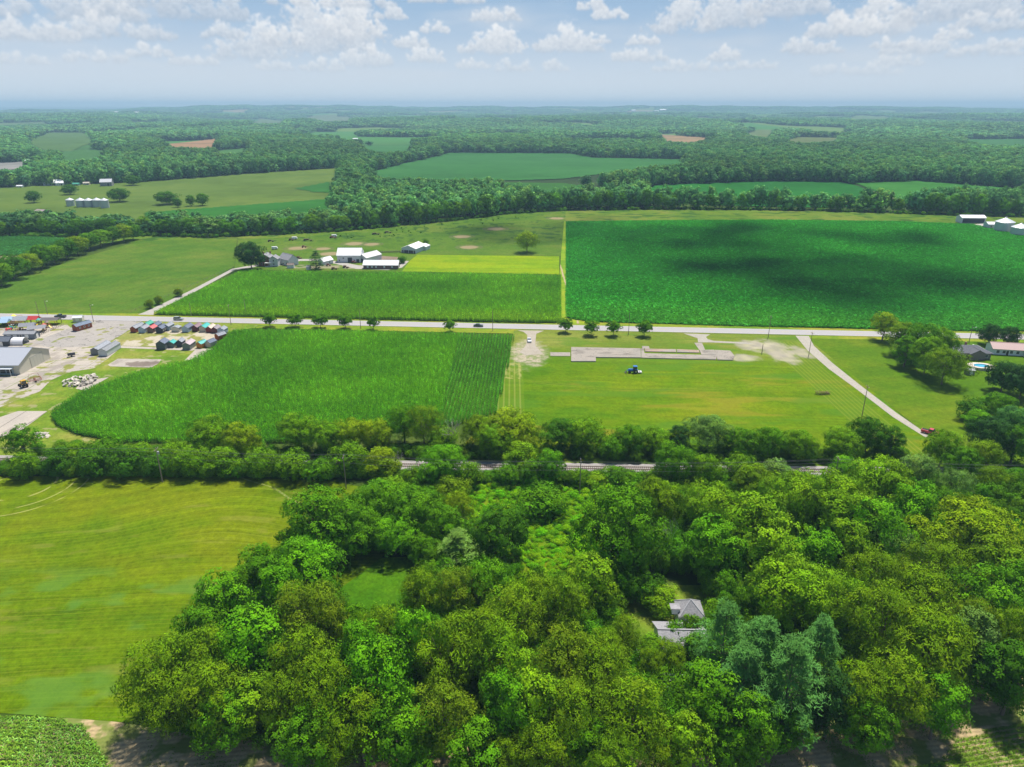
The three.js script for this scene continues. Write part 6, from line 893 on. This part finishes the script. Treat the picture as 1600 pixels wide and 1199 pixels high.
  hall(164, 292, 15, 12, 6, 4, siding(0.26, 0.26, 0.28), metal(0.55, 0.55, 0.58), 'grey wooden barn with pale roof at the pasture top', 0.25); hall(43.5, 256.5, 13, 11, 5, 2.5, whiteW, whiteR, 'small white building by the gravel lot', 0.1, 'house', 'house'); hall(178, 238, 24, 18, 7, 5, siding(0.3, 0.3, 0.32), whiteR, 'white roofed barn among the woods', 0.4);
  hall(62, 336, 11, 9, 3, 1.6, siding(0.2, 0.14, 0.12), metal(0.35, 0.28, 0.27), 'brown roofed open shed near the silos', -0.3, 'machine_shed', 'shed', far, true); hall(118, 291.5, 9, 6, 2.6, 1.4, siding(0.2, 0.35, 0.3), metal(0.06, 0.33, 0.22), 'green roofed shed by the pasture tree', 0, 'machine_shed', 'shed'); hall(134, 290.5, 8, 6, 3, 1.4, siding(0.5, 0.42, 0.3), metal(0.5, 0.44, 0.36), 'tan shed between the green roof and the grey barn', 0.2, 'machine_shed', 'shed');
  hall(16, 291.5, 10, 8, 3.5, 2, whiteW, whiteR, 'white house beside the red earth yard', 0, 'house', 'house'); hall(30, 294, 8, 5, 2.4, 1, whiteW, whiteR, 'white trailer home in the pasture corner', 0.05, 'mobile_home', 'house'); hall(406, 268.5, 20, 13, 4, 3.5, siding(0.16, 0.17, 0.19), shingle(0.16, 0.17, 0.20), 'dark roofed house at the foot of the long wood', 0.15, 'house', 'house'); hall(427, 268.5, 9, 8, 3.4, 2, whiteW, metal(0.4, 0.42, 0.46), 'small pale garage beside the dark roofed house', 0.1, 'garage', 'garage'); hall(397, 269, 7, 5, 2.4, 1.2, whiteW, whiteR, 'white camper beside the dark roofed house', 0.3, 'mobile_home', 'camper');
  for (const [px, py, w, label] of [[140, 200.5, 30, 'far white farm roof, first of a pair'], [163, 200.5, 34, 'far white farm roof, second of a pair'], [240, 228, 30, 'white roofed farm beside the tan field'], [179, 178.5, 60, 'white building far off on the ridge'], [1026, 176, 60, 'white building in the distant town, lower one'], [1036, 175, 90, 'long white building in the distant town'], [975, 195.5, 26, 'pale house in the hill forest'], [781, 209.5, 22, 'white house hidden in the forest'], [441, 226, 20, 'white barn at the end of the far wood'], [555, 219.5, 16, 'tiny white house between far woods'], [215, 178.8, 55, 'pale building far off on the skyline'], [990, 174.5, 60, 'pale building left of the distant town']]) hall(px, py, w, w * 0.5, w * 0.28, w * 0.12, whiteW, whiteR, label, rr(-.3, .3), 'farm_building', 'building');
  { const [x, z] = far(1143, 172), o = thing('radio_mast', 'thin radio mast on the horizon', 'mast', [x, height(x, z), z]); part('mast', cylG(1.2, 0.6, 80, 6, 0, 40, 0), mat(0.3, 0.3, 0.32, 0.7), o); part('antenna', cylG(0.2, 0.2, 14, 5, 0, 86, 0), mat(0.3, 0.3, 0.32, 0.7), o); }
}

// houses by the lawn and in the wood
{
  const whiteW = siding(0.70, 0.72, 0.75);
  { const [x, z] = at(1521, 562), o = thing('bungalow', 'brick bungalow with grey hipped roof beside the pool', 'house', [x, 0.1, z - 4.5], -0.04); const wall = brick(0.24, 0.2, 0.18), roof = shingle(0.13, 0.135, 0.155); hipBody(o, { w: 15, d: 9, eave: 2.9, rise: 2.3, wall, roof }); gableBody(o, { w: 5, d: 6.5, eave: 2.9, rise: 1.7, wall, roof, x: 1.2, z: 3.2, turn: RT, over: 0.4 }); for (const u of [-5, -3, 5.6]) opening(o, 'window', 'f', u, 0.9, 1.2, 1.2, 15, 9); opening(o, 'door', 'f', 4.2, 0, 1.6, 2.1, 15, 9, GLASS); part('chimney', boxG(0.8, 1.8, 0.8, -0.5, 5, -2.4), brick(0.3, 0.16, 0.12), o); for (const u of [-3.5, 2.2]) part('roof_vent', boxG(0.5, 0.35, 0.5, u, 4.9, -1.2), TRIM, o); }
  { const [x, z] = at(1590, 556.5), o = thing('house', 'white house with long faded red roof', 'house', [x, 0.1, z - 4], -0.2); const roof = metal(0.40, 0.26, 0.24); gableBody(o, { w: 19, d: 8, eave: 2.9, rise: 1.8, wall: whiteW, roof, over: 0.6 }); gableBody(o, { w: 6, d: 6, eave: 2.9, rise: 1.4, wall: whiteW, roof, x: 6, z: 3.6, turn: RT, over: 0.5 }); for (const u of [-7.5, -5, -2, 0.6]) opening(o, 'window', 'f', u, 0.9, 1.2, 1.2, 19, 8); opening(o, 'door', 'f', -3.6, 0, 1, 2.1, 19, 8, DARKTRIM); }
  { const [x, z] = at(1533, 576), o = thing('swimming_pool', 'oval above ground pool with pale deck behind the bungalow', 'pool', [x, 0.1, z]); const sh = new THREE.Shape(); sh.moveTo(-5.2, 1); sh.bezierCurveTo(-5.5, -4, 5, -4.2, 5.4, -2); sh.lineTo(5.2, 1.6); sh.bezierCurveTo(4, 5, -4.6, 6, -5.2, 1); const hole = new THREE.Path(); hole.absellipse(0.2, 0.4, 3.3, 2.3, 0, 6.283); sh.holes.push(hole); part('deck', new THREE.ExtrudeGeometry(sh, { depth: 1.1, bevelEnabled: false, curveSegments: 20 }).rotateX(-RT), mat(0.60, 0.52, 0.44, 0.9), o); const wt = new THREE.CircleGeometry(1, 28); wt.scale(3.28, 2.28, 1).rotateX(-RT).translate(0.2, 0.92, -0.4); part('water', wt, mat(0.06, 0.36, 0.55, 0.08), o); const rim = new THREE.TorusGeometry(1, 0.035, 6, 36); rim.scale(3.3, 2.3, 2).rotateX(-RT).translate(0.2, 1.13, -0.4); part('rim', rim, TRIM, o); }
  { const [x, z] = at(1516.5, 586.5), o = thing('garden_shed', 'small shed with pale roof beside the pool', 'shed', [x, 0.1, z - 1], 0.1); gableBody(o, { w: 3, d: 2.4, eave: 1.9, rise: 0.7, wall: siding(0.3, 0.28, 0.26), roof: metal(0.6, 0.62, 0.66), over: 0.2 }); opening(o, 'door', 'f', 0, 0, 1, 1.6, 3, 2.4, TRIM); }
  const lounge = (px, py, c, label) => { const [x, z] = at(px, py), o = thing('patio_chair', label, 'chair', [x, 0.1, z], rr(0, 3), 'patio furniture'); part('seat', boxG(1.3, 0.12, 0.7, 0, 0.45, 0), c, o); part('backrest', boxG(0.12, 0.7, 0.7, -0.6, 0.8, 0), c, o); for (const a of [-.55, .55]) for (const b of [-.3, .3]) part('leg', boxG(0.07, 0.42, 0.07, a, 0.21, b), TRIM, o); };
  lounge(1524, 562, mat(0.75, 0.05, 0.30, 0.6), 'pink patio lounger behind the bungalow'); lounge(1529, 562.5, mat(0.8, 0.8, 0.8, 0.6), 'white patio chair behind the bungalow'); lounge(1541, 561, mat(0.35, 0.2, 0.15, 0.6), 'brown patio chair at the bungalow corner');
  { // house in the wood
    const [x, z] = at(1056, 958, 6.2), o = thing('wood_house', 'grey roofed white house half hidden in the wood', 'house', [x, 0, z + 5.5], -0.03); const roof = shingle(0.33, 0.32, 0.335);
    gableBody(o, { w: 8.8, d: 11, eave: 3.6, rise: 2.8, wall: whiteW, roof, over: 0.5 }); for (const u of [-2.6, 0.4, 3]) opening(o, 'window', 'f', u, 1, 1.1, 1.4, 9.6, 11); opening(o, 'window', 'l', 1.5, 1, 1.1, 1.4, 9.6, 11); opening(o, 'door', 'l', -2, 0, 1, 2.1, 9.6, 11, DARKTRIM);
    hipBody(o, { w: 5, d: 5, eave: 4.4, rise: 2.6, wall: whiteW, roof, x: 3.6, z: -9, ridge: 0, over: 0.35 }); part('dormer', boxG(1.6, 1.3, 1.6, 0.4, 4.7, -8.5), whiteW, o); part('dormer_roof', boxG(2.1, 0.15, 2.0, 0.3, 5.42, -8.5), roof, o);
    const pr = part('porch', join([boxG(6.5, 0.18, 3.2, -6.2, 2.9, 3.5), boxG(6.5, 0.25, 3.2, -6.2, 0.13, 3.5)]), mat(0.78, 0.78, 0.8, 0.6), o); for (const u of [-9.2, -6.2]) for (const b of [2.1, 4.9]) part('porch_post', boxG(0.16, 2.7, 0.16, u, 1.5, b), TRIM, pr);
    gableBody(o, { w: 7, d: 5, eave: 2.6, rise: 1.2, wall: whiteW, roof: metal(0.8, 0.8, 0.82), x: -3.5, z: 9.5, over: 0.3 });
  }
}

// ---------------------------------------------------------------- vehicles
const TYRE = mat(0.025, 0.025, 0.025, 0.9), RIM = mat(0.45, 0.45, 0.47, 0.4, { metalness: 0.6 }), CARGLASS = new THREE.MeshPhysicalMaterial({ color: new THREE.Color().setRGB(0.03, 0.035, 0.04), roughness: 0.08, clearcoat: 1 });
function car(kind, paint, px, py, turn, label, category) {
  const [x, z] = at(px, py), o = thing(kind, label, category, [x, 0.17, z], turn), m = new THREE.MeshPhysicalMaterial({ color: new THREE.Color().setRGB(...paint), roughness: 0.3, clearcoat: 0.8, clearcoatRoughness: 0.1, metalness: 0.1 });
  const S = { sedan: { L: 4.8, body: [[-2.4, .35], [-2.4, .85], [-1.5, .98], [1.0, .98], [2.2, .82], [2.4, .6], [2.4, .35]], cab: [[-1.7, .96], [-1.0, 1.42], [0.35, 1.44], [1.15, .96]] }, pickup: { L: 5.7, body: [[-2.85, .45], [-2.85, 1.15], [1.0, 1.15], [2.6, 1.1], [2.85, .9], [2.85, .45]], cab: [[-0.75, 1.12], [-0.6, 1.82], [0.75, 1.84], [1.35, 1.12]] }, suv: { L: 4.8, body: [[-2.4, .4], [-2.4, 1.05], [1.1, 1.08], [2.25, 1.0], [2.4, .75], [2.4, .4]], cab: [[-2.3, 1.04], [-2.1, 1.72], [0.4, 1.76], [1.2, 1.06]] } }[kind === 'car' ? 'sedan' : kind === 'pickup_truck' ? 'pickup' : 'suv'];
  const ext = (pts, w, b) => { const s = new THREE.Shape(pts.map(([a, c]) => new THREE.Vector2(a, c))); return new THREE.ExtrudeGeometry(s, { depth: w - 2 * b, bevelEnabled: true, bevelThickness: b, bevelSize: b * 0.7, bevelSegments: 2 }).translate(0, 0, -w / 2 + b); };
  part('body', ext(S.body, 1.85, 0.12), m, o); part('window', ext(S.cab, 1.6, 0.1), CARGLASS, o);
  const c = S.cab; part('roof', ext([[c[1][0] + 0.05, c[1][1] - 0.02], [c[1][0] + 0.1, c[1][1] + 0.07], [c[2][0] - 0.1, c[2][1] + 0.07], [c[2][0] - 0.05, c[2][1] - 0.02]], 1.56, 0.06), m, o);
  if (kind === 'pickup_truck') part('cargo_bed', boxG(1.9, 0.04, 1.45, -1.85, 1.25, 0), mat(0.02, 0.02, 0.02, 0.9), o);
  for (const a of [-S.L * 0.31, S.L * 0.31]) for (const b of [-0.86, 0.86]) { const w = part('wheel', cylG(0.36, 0.36, 0.24, 16, a, 0.36 - 0.02, b, RT), TYRE, o); part('rim', cylG(0.2, 0.2, 0.26, 12, a, 0.34, b, RT), RIM, w); }
  for (const b of [-0.65, 0.65]) { part('headlight', boxG(0.08, 0.16, 0.36, S.L / 2 + 0.05, 0.78, b), mat(0.8, 0.8, 0.78, 0.15), o); part('taillight', boxG(0.08, 0.18, 0.3, -S.L / 2 - 0.06, 0.85, b), mat(0.4, 0.02, 0.02, 0.3), o); }
  return o;
}
car('pickup_truck', [0.015, 0.025, 0.07], 94.5, 496.8, -roadDir + Math.PI, 'dark blue pickup truck driving past the sales yard', 'pickup truck');
car('suv', [0.33, 0.34, 0.36], 279, 500.7, -roadDir, 'silver grey car on the road above the sheds', 'car');
car('car', [0.03, 0.045, 0.06], 747.5, 511, -roadDir, 'dark saloon car on the road beside the lone tree', 'car');
car('car', [0.75, 0.77, 0.80], 827, 534, -RT + 0.05, 'white car parked on the gravel entrance', 'car');
car('pickup_truck', [0.55, 0.02, 0.06], 1454, 679, -0.75, 'red pickup truck at the end of the gravel drive', 'pickup truck');
function tractor(px, py, turn, paint, label, extra) {
  const [x, z] = at(px, py), o = thing('tractor', label, 'tractor', [x, 0.08, z], turn), m = mat(...paint, 0.45), dk = mat(0.03, 0.03, 0.035, 0.7);
  part('hood', join([boxG(2.2, 0.8, 0.9, 1.35, 1.35, 0), boxG(0.15, 0.6, 0.7, 2.5, 1.3, 0)]), m, o); part('chassis', boxG(3.6, 0.45, 0.7, 0.4, 0.8, 0), dk, o); part('cab', join([boxG(0.09, 1.6, 0.09, -0.95, 2.1, -0.7), boxG(0.09, 1.6, 0.09, -0.95, 2.1, 0.7), boxG(0.09, 1.6, 0.09, 0.4, 2.1, -0.7), boxG(0.09, 1.6, 0.09, 0.4, 2.1, 0.7)]), dk, o); part('pane', boxG(1.25, 1.45, 1.3, -0.28, 2.1, 0), CARGLASS, o); part('roof', boxG(1.7, 0.16, 1.7, -0.28, 2.98, 0), m, o);
  for (const b of [-0.85, 0.85]) { const w = part('rear_wheel', cylG(0.85, 0.85, 0.45, 20, -0.6, 0.85, b, RT), TYRE, o); part('rim', cylG(0.45, 0.45, 0.47, 14, -0.6, 0.85, b, RT), RIM, w); part('front_wheel', cylG(0.5, 0.5, 0.32, 16, 2.0, 0.5, b * 0.95, RT), TYRE, o); part('fender', boxG(1.5, 0.1, 0.5, -0.6, 1.75, b), m, o); }
  part('exhaust', cylG(0.05, 0.05, 1, 6, 1.4, 2.2, 0.25), dk, o); extra?.(o, m, dk); return o;
}
tractor(991, 583, Math.PI, [0.015, 0.13, 0.42], 'blue tractor with front loader mowing the lot', (o, m, dk) => { part('loader_arm', join([bar([0.6, 1.5, -0.55], [3.3, 1.0, -0.55], 0.1, 5), bar([0.6, 1.5, 0.55], [3.3, 1.0, 0.55], 0.1, 5)]), m, o); part('loader_bucket', join([boxG(0.08, 0.7, 1.8, 3.4, 0.6, 0), boxG(0.7, 0.08, 1.8, 3.7, 0.28, 0)]), dk, o); part('mower', join([boxG(1.6, 0.3, 2.2, -2.3, 0.5, 0), boxG(0.5, 0.4, 0.5, -2.2, 0.8, 0)]), mat(0.5, 0.5, 0.52, 0.6), o); });
tractor(38, 605.5, 2.5, [0.55, 0.30, 0.02], 'yellow tractor with a loader in the concrete yard', (o, m, dk) => { part('loader_arm', join([bar([0.5, 1.6, -0.6], [3.2, 0.9, -0.6], 0.11, 5), bar([0.5, 1.6, 0.6], [3.2, 0.9, 0.6], 0.11, 5)]), m, o); part('loader_bucket', join([boxG(0.1, 0.8, 2.1, 3.3, 0.5, 0), boxG(0.8, 0.1, 2.1, 3.6, 0.15, 0)]), dk, o); });
{ reseed(33); const [x, z] = at(55, 596), o = thing('field_harrow', 'red folding harrow beside the yellow tractor', 'farm machine', [x, 0.1, z], 0.7), m = mat(0.36, 0.10, 0.08, 0.7); for (const b of [-2.4, -1.2, 0, 1.2, 2.4]) part('beam', bar([-2.2, 0.9, b], [2.2, 0.9, b], 0.07, 5), m, o); for (const a of [-2.2, 0, 2.2]) part('cross_bar', bar([a, 1.0, -2.6], [a, 1.0, 2.6], 0.08, 5), m, o); for (const b of [-2.6, 2.6]) part('wing', join([bar([-2, 0.9, b], [-1.6, 2.6, b * 0.9], 0.06, 5), bar([2, 0.9, b], [1.6, 2.6, b * 0.9], 0.06, 5), bar([-1.6, 2.6, b * 0.9], [1.6, 2.6, b * 0.9], 0.06, 5)]), m, o); for (let k = 0; k < 12; k++) part('tine', bar([rr(-2, 2), 0.9, rr(-2.4, 2.4)], [rr(-2, 2), 0.1, rr(-2.4, 2.4)], 0.03, 4), mat(0.2, 0.15, 0.13, 0.7), o); for (const b of [-1, 1]) part('wheel', cylG(0.4, 0.4, 0.22, 14, 0, 0.4, b * 1.8, RT), TYRE, o); }
{ const [x, z] = at(112, 557.5), o = thing('utility_trailer', 'small dark flat trailer alone on the concrete', 'trailer', [x, 0.1, z], 0.6); part('deck', boxG(3, 0.12, 1.7, 0, 0.75, 0), mat(0.09, 0.09, 0.10, 0.8), o); for (const b of [-0.82, 0.82]) part('side_board', boxG(3, 0.7, 0.06, 0, 1.15, b), mat(0.08, 0.08, 0.1, 0.7), o); part('front_board', boxG(0.06, 0.7, 1.7, -1.5, 1.15, 0), mat(0.08, 0.08, 0.1, 0.7), o); part('drawbar', bar([1.5, 0.65, 0], [2.9, 0.45, 0], 0.06, 5), mat(0.05, 0.05, 0.05, 0.7), o); for (const b of [-0.95, 0.95]) part('wheel', cylG(0.38, 0.38, 0.2, 14, 0, 0.38, b, RT), TYRE, o); }
{ reseed(44); const [x, z] = at(1286, 616), o = thing('brush_pile', 'pile of cut branches and brown brush on the mown lot', 'brush pile', [x, 0, z], 0.1), gs = []; for (let k = 0; k < 90; k++) { const a = [rr(-2.6, 2.6), rr(0.1, 1), rr(-1, 1)], b = [a[0] + rr(-1.4, 1.4), a[1] + rr(-0.3, 0.7), a[2] + rr(-0.9, 0.9)]; gs.push(bar(a, b, rr(0.03, 0.08), 4)); } part('branches', join(gs), mat(0.30, 0.20, 0.11, 0.9), o); const L = new Leaves(); for (let k = 0; k < 40; k++) L.spray(rr(-3, 2.4), rr(0.3, 1.1), rr(-1, 1), 0, 1, 0, 0.5, 9, 0.2, 0.12, [1, 1, 1], 0.2); part('foliage', L.build(), TONE.rust, o); }

// ---------------------------------------------------------------- poles and wires
const POLE = mat(0.27, 0.215, 0.16, 0.9), WIRE = mat(0.10, 0.10, 0.11, 0.6);
function pole(px, py, h, label, group, { arm = true, lamp, r = 0.16, lean = 0 } = {}) {
  const [x, z] = at(px, py), o = thing('utility_pole', label, 'utility pole', [x, 0, z], 0, group); o.rotation.z = lean;
  part('pole', cylG(r, r * 0.65, h, 8, 0, h / 2, 0), POLE, o);
  if (arm) { part('crossarm', boxG(0.12, 0.14, 2.4, 0, h - 0.5, 0), POLE, o); for (const b of [-1.1, 0, 1.1]) part('insulator', cylG(0.06, 0.05, 0.25, 6, 0, h - 0.3 + (b ? 0 : 0.45), b), mat(0.5, 0.5, 0.5, 0.4), o); }
  if (lamp) { part('lamp_arm', bar([0, h - 1, 0], [1.3, h - 0.7, 0.2], 0.04, 5), mat(0.5, 0.5, 0.5, 0.5), o); part('lamp_head', boxG(0.6, 0.16, 0.3, 1.5, h - 0.7, 0.2), mat(0.7, 0.7, 0.72, 0.4), o); }
  if (arm === 2) part('transformer', cylG(0.3, 0.3, 0.9, 10, 0.4, h - 1.6, 0), mat(0.42, 0.43, 0.44, 0.5), o);
  return o;
}
const rail = [pole(-310, 742, 11, 'utility pole outside the meadow edge', 'railway poles'), pole(254, 754, 11.5, 'leaning wooden utility pole standing in the hay meadow', 'railway poles', { arm: 2, r: 0.19 }), pole(541, 764, 11, 'pale utility pole at the wood edge near the railway', 'railway poles'), pole(905.5, 776, 12, 'wooden utility pole in the scrub clearing', 'railway poles'), pole(1300, 772, 12, 'utility pole hidden in the light green crowns', 'railway poles'), pole(1720, 782, 12, 'utility pole east of the wood', 'railway poles')];
rail.slice(1).forEach((b, i) => {
  const a = rail[i], o = thing('overhead_wires', `overhead wires of the ${ORD[i]} span along the railway`, 'wires', [0, 0, 0], 0, 'overhead wires');
  [[10.9, -1.1], [11.25, 0], [10.9, 1.1], [8.6, 0]].forEach(([h, off]) => { const k = b.position, j = a.position, pts = []; for (let t = 0; t <= 12; t++) { const u = t / 12; pts.push(new THREE.Vector3(lerp(j.x, k.x, u), h - 5.0 * 0.28 * u * (1 - u) * 4 * 0.6, lerp(j.z, k.z, u) + off)); } part('wire', new THREE.TubeGeometry(new THREE.CatmullRomCurve3(pts), 24, 0.022, 4), WIRE, o); });
});
for (const [px, py, h, label, x] of [[61.5, 497, 9, 'thin pole by the road at the sales yard', { arm: false }], [146, 503.5, 10, 'pole with a lamp at the asphalt lot entrance', { arm: false, lamp: 1 }], [74, 491, 8, 'thin pole across the road from the pavilions', { arm: false, lamp: 1 }], [361, 508.5, 11, 'utility pole between the sheds and the road trees', {}], [299, 494, 8, 'thin pole at the corn edge by the lane', { arm: false }], [384, 491, 8, 'thin pole in the corn beyond the road', { arm: false }], [563.5, 513.5, 10, 'thin pole beside the fifth round road tree', { arm: false }], [770, 517.5, 10.5, 'thin pole behind the dark saloon', { arm: false }], [982, 523.5, 11.5, 'utility pole between the round lawn trees', { arm: false }], [1200.5, 527.5, 11, 'utility pole by the road at the gravel loop', {}], [1263.5, 557.5, 11.5, 'utility pole with lamp beside the top of the gravel drive', { lamp: 1 }], [1347, 650.5, 12, 'tall utility pole beside the lower gravel drive', {}], [1190.5, 553, 4.6, 'short dark post beside the gravel loop', { arm: false, r: 0.2 }], [1514, 536, 8.5, 'lamp pole in front of the bungalow', { arm: false, lamp: 1 }]]) pole(px, py, h, label, null, x);
// mailboxes and fence posts along the lane
{ const o = thing('fence', 'thin wire fence on wooden posts along the farm lane', 'fence'), a = at(205, 488.5), b = at(352, 424), n = 26; for (let i = 0; i <= n; i++) part('post', boxG(0.12, 1.4, 0.12, lerp(a[0], b[0], i / n), 0.7, lerp(a[1], b[1], i / n)), mat(0.22, 0.18, 0.14, 0.9), o); for (const y of [0.6, 1.2]) part('wire', bar([a[0], y, a[1]], [b[0], y, b[1]], 0.02, 4), WIRE, o); }

// ---------------------------------------------------------------- clouds overhead whose shadows lie on the fields
{
  reseed(4711);
  const fluff = (() => { const g = new THREE.IcosahedronGeometry(1, 3), p = g.attributes.position; for (let i = 0; i < p.count; i++) { const x = p.getX(i), y = p.getY(i), z = p.getZ(i), k = 0.78 + 0.5 * fbm(x * 2.2 + 9, y * 2.2 + z * 1.7 + 5, 3); p.setXYZ(i, x * k, y * k * 0.6, z * k); } g.computeVertexNormals(); return g; })();
  const CLOUD = new THREE.MeshStandardMaterial({ color: new THREE.Color().setRGB(0.9, 0.9, 0.9), roughness: 1 }); CLOUD.name = 'cloud';
  const cloud = (label, blobs, alt) => { const gs = []; for (const [px, py, rx, rz] of blobs) { const [x, z] = at(px, py), n = Math.round(clamp(rx * rz / 225, 4, 20)); for (let k = 0; k < n; k++) { const a = rr(0, 6.28), q = Math.sqrt(rnd()), s = rr(7, 15) * (1.15 - q * 0.65); gs.push(fluff.clone().rotateY(rr(0, 6)).scale(s, s, s).translate(x + Math.cos(a) * q * rx, rr(-8, 16), z + Math.sin(a) * q * rz)); } } const t = alt / SUN.y, o = part('cloud', gs, CLOUD, scene); o.position.set(SUN.x * t, alt, SUN.z * t); tag(o, label, 'cloud'); };
  cloud('broad ragged cloud high above the wide field, outside the frame', [[930, 358, 40, 90], [985, 370, 60, 100], [1010, 392, 46, 45], [1060, 380, 70, 90], [1120, 372, 60, 90], [1120, 412, 60, 50], [1180, 420, 60, 50], [1150, 445, 70, 30], [1230, 432, 70, 50], [1260, 395, 50, 60], [1330, 378, 60, 70], [1330, 412, 60, 50], [1290, 450, 90, 28], [1390, 440, 70, 36], [1400, 372, 70, 46], [1480, 380, 70, 26], [1470, 440, 70, 36], [1540, 425, 50, 40], [1570, 450, 50, 26], [1180, 356, 60, 40], [1360, 470, 90, 14], [1080, 455, 50, 12], [1220, 472, 60, 10], [1480, 478, 70, 12]], 950);
  cloud('small cloud high above the pasture, outside the frame', [[770, 362, 34, 60], [840, 372, 30, 40], [740, 358, 20, 30]], 950);
}
renderer.render(scene, camera);
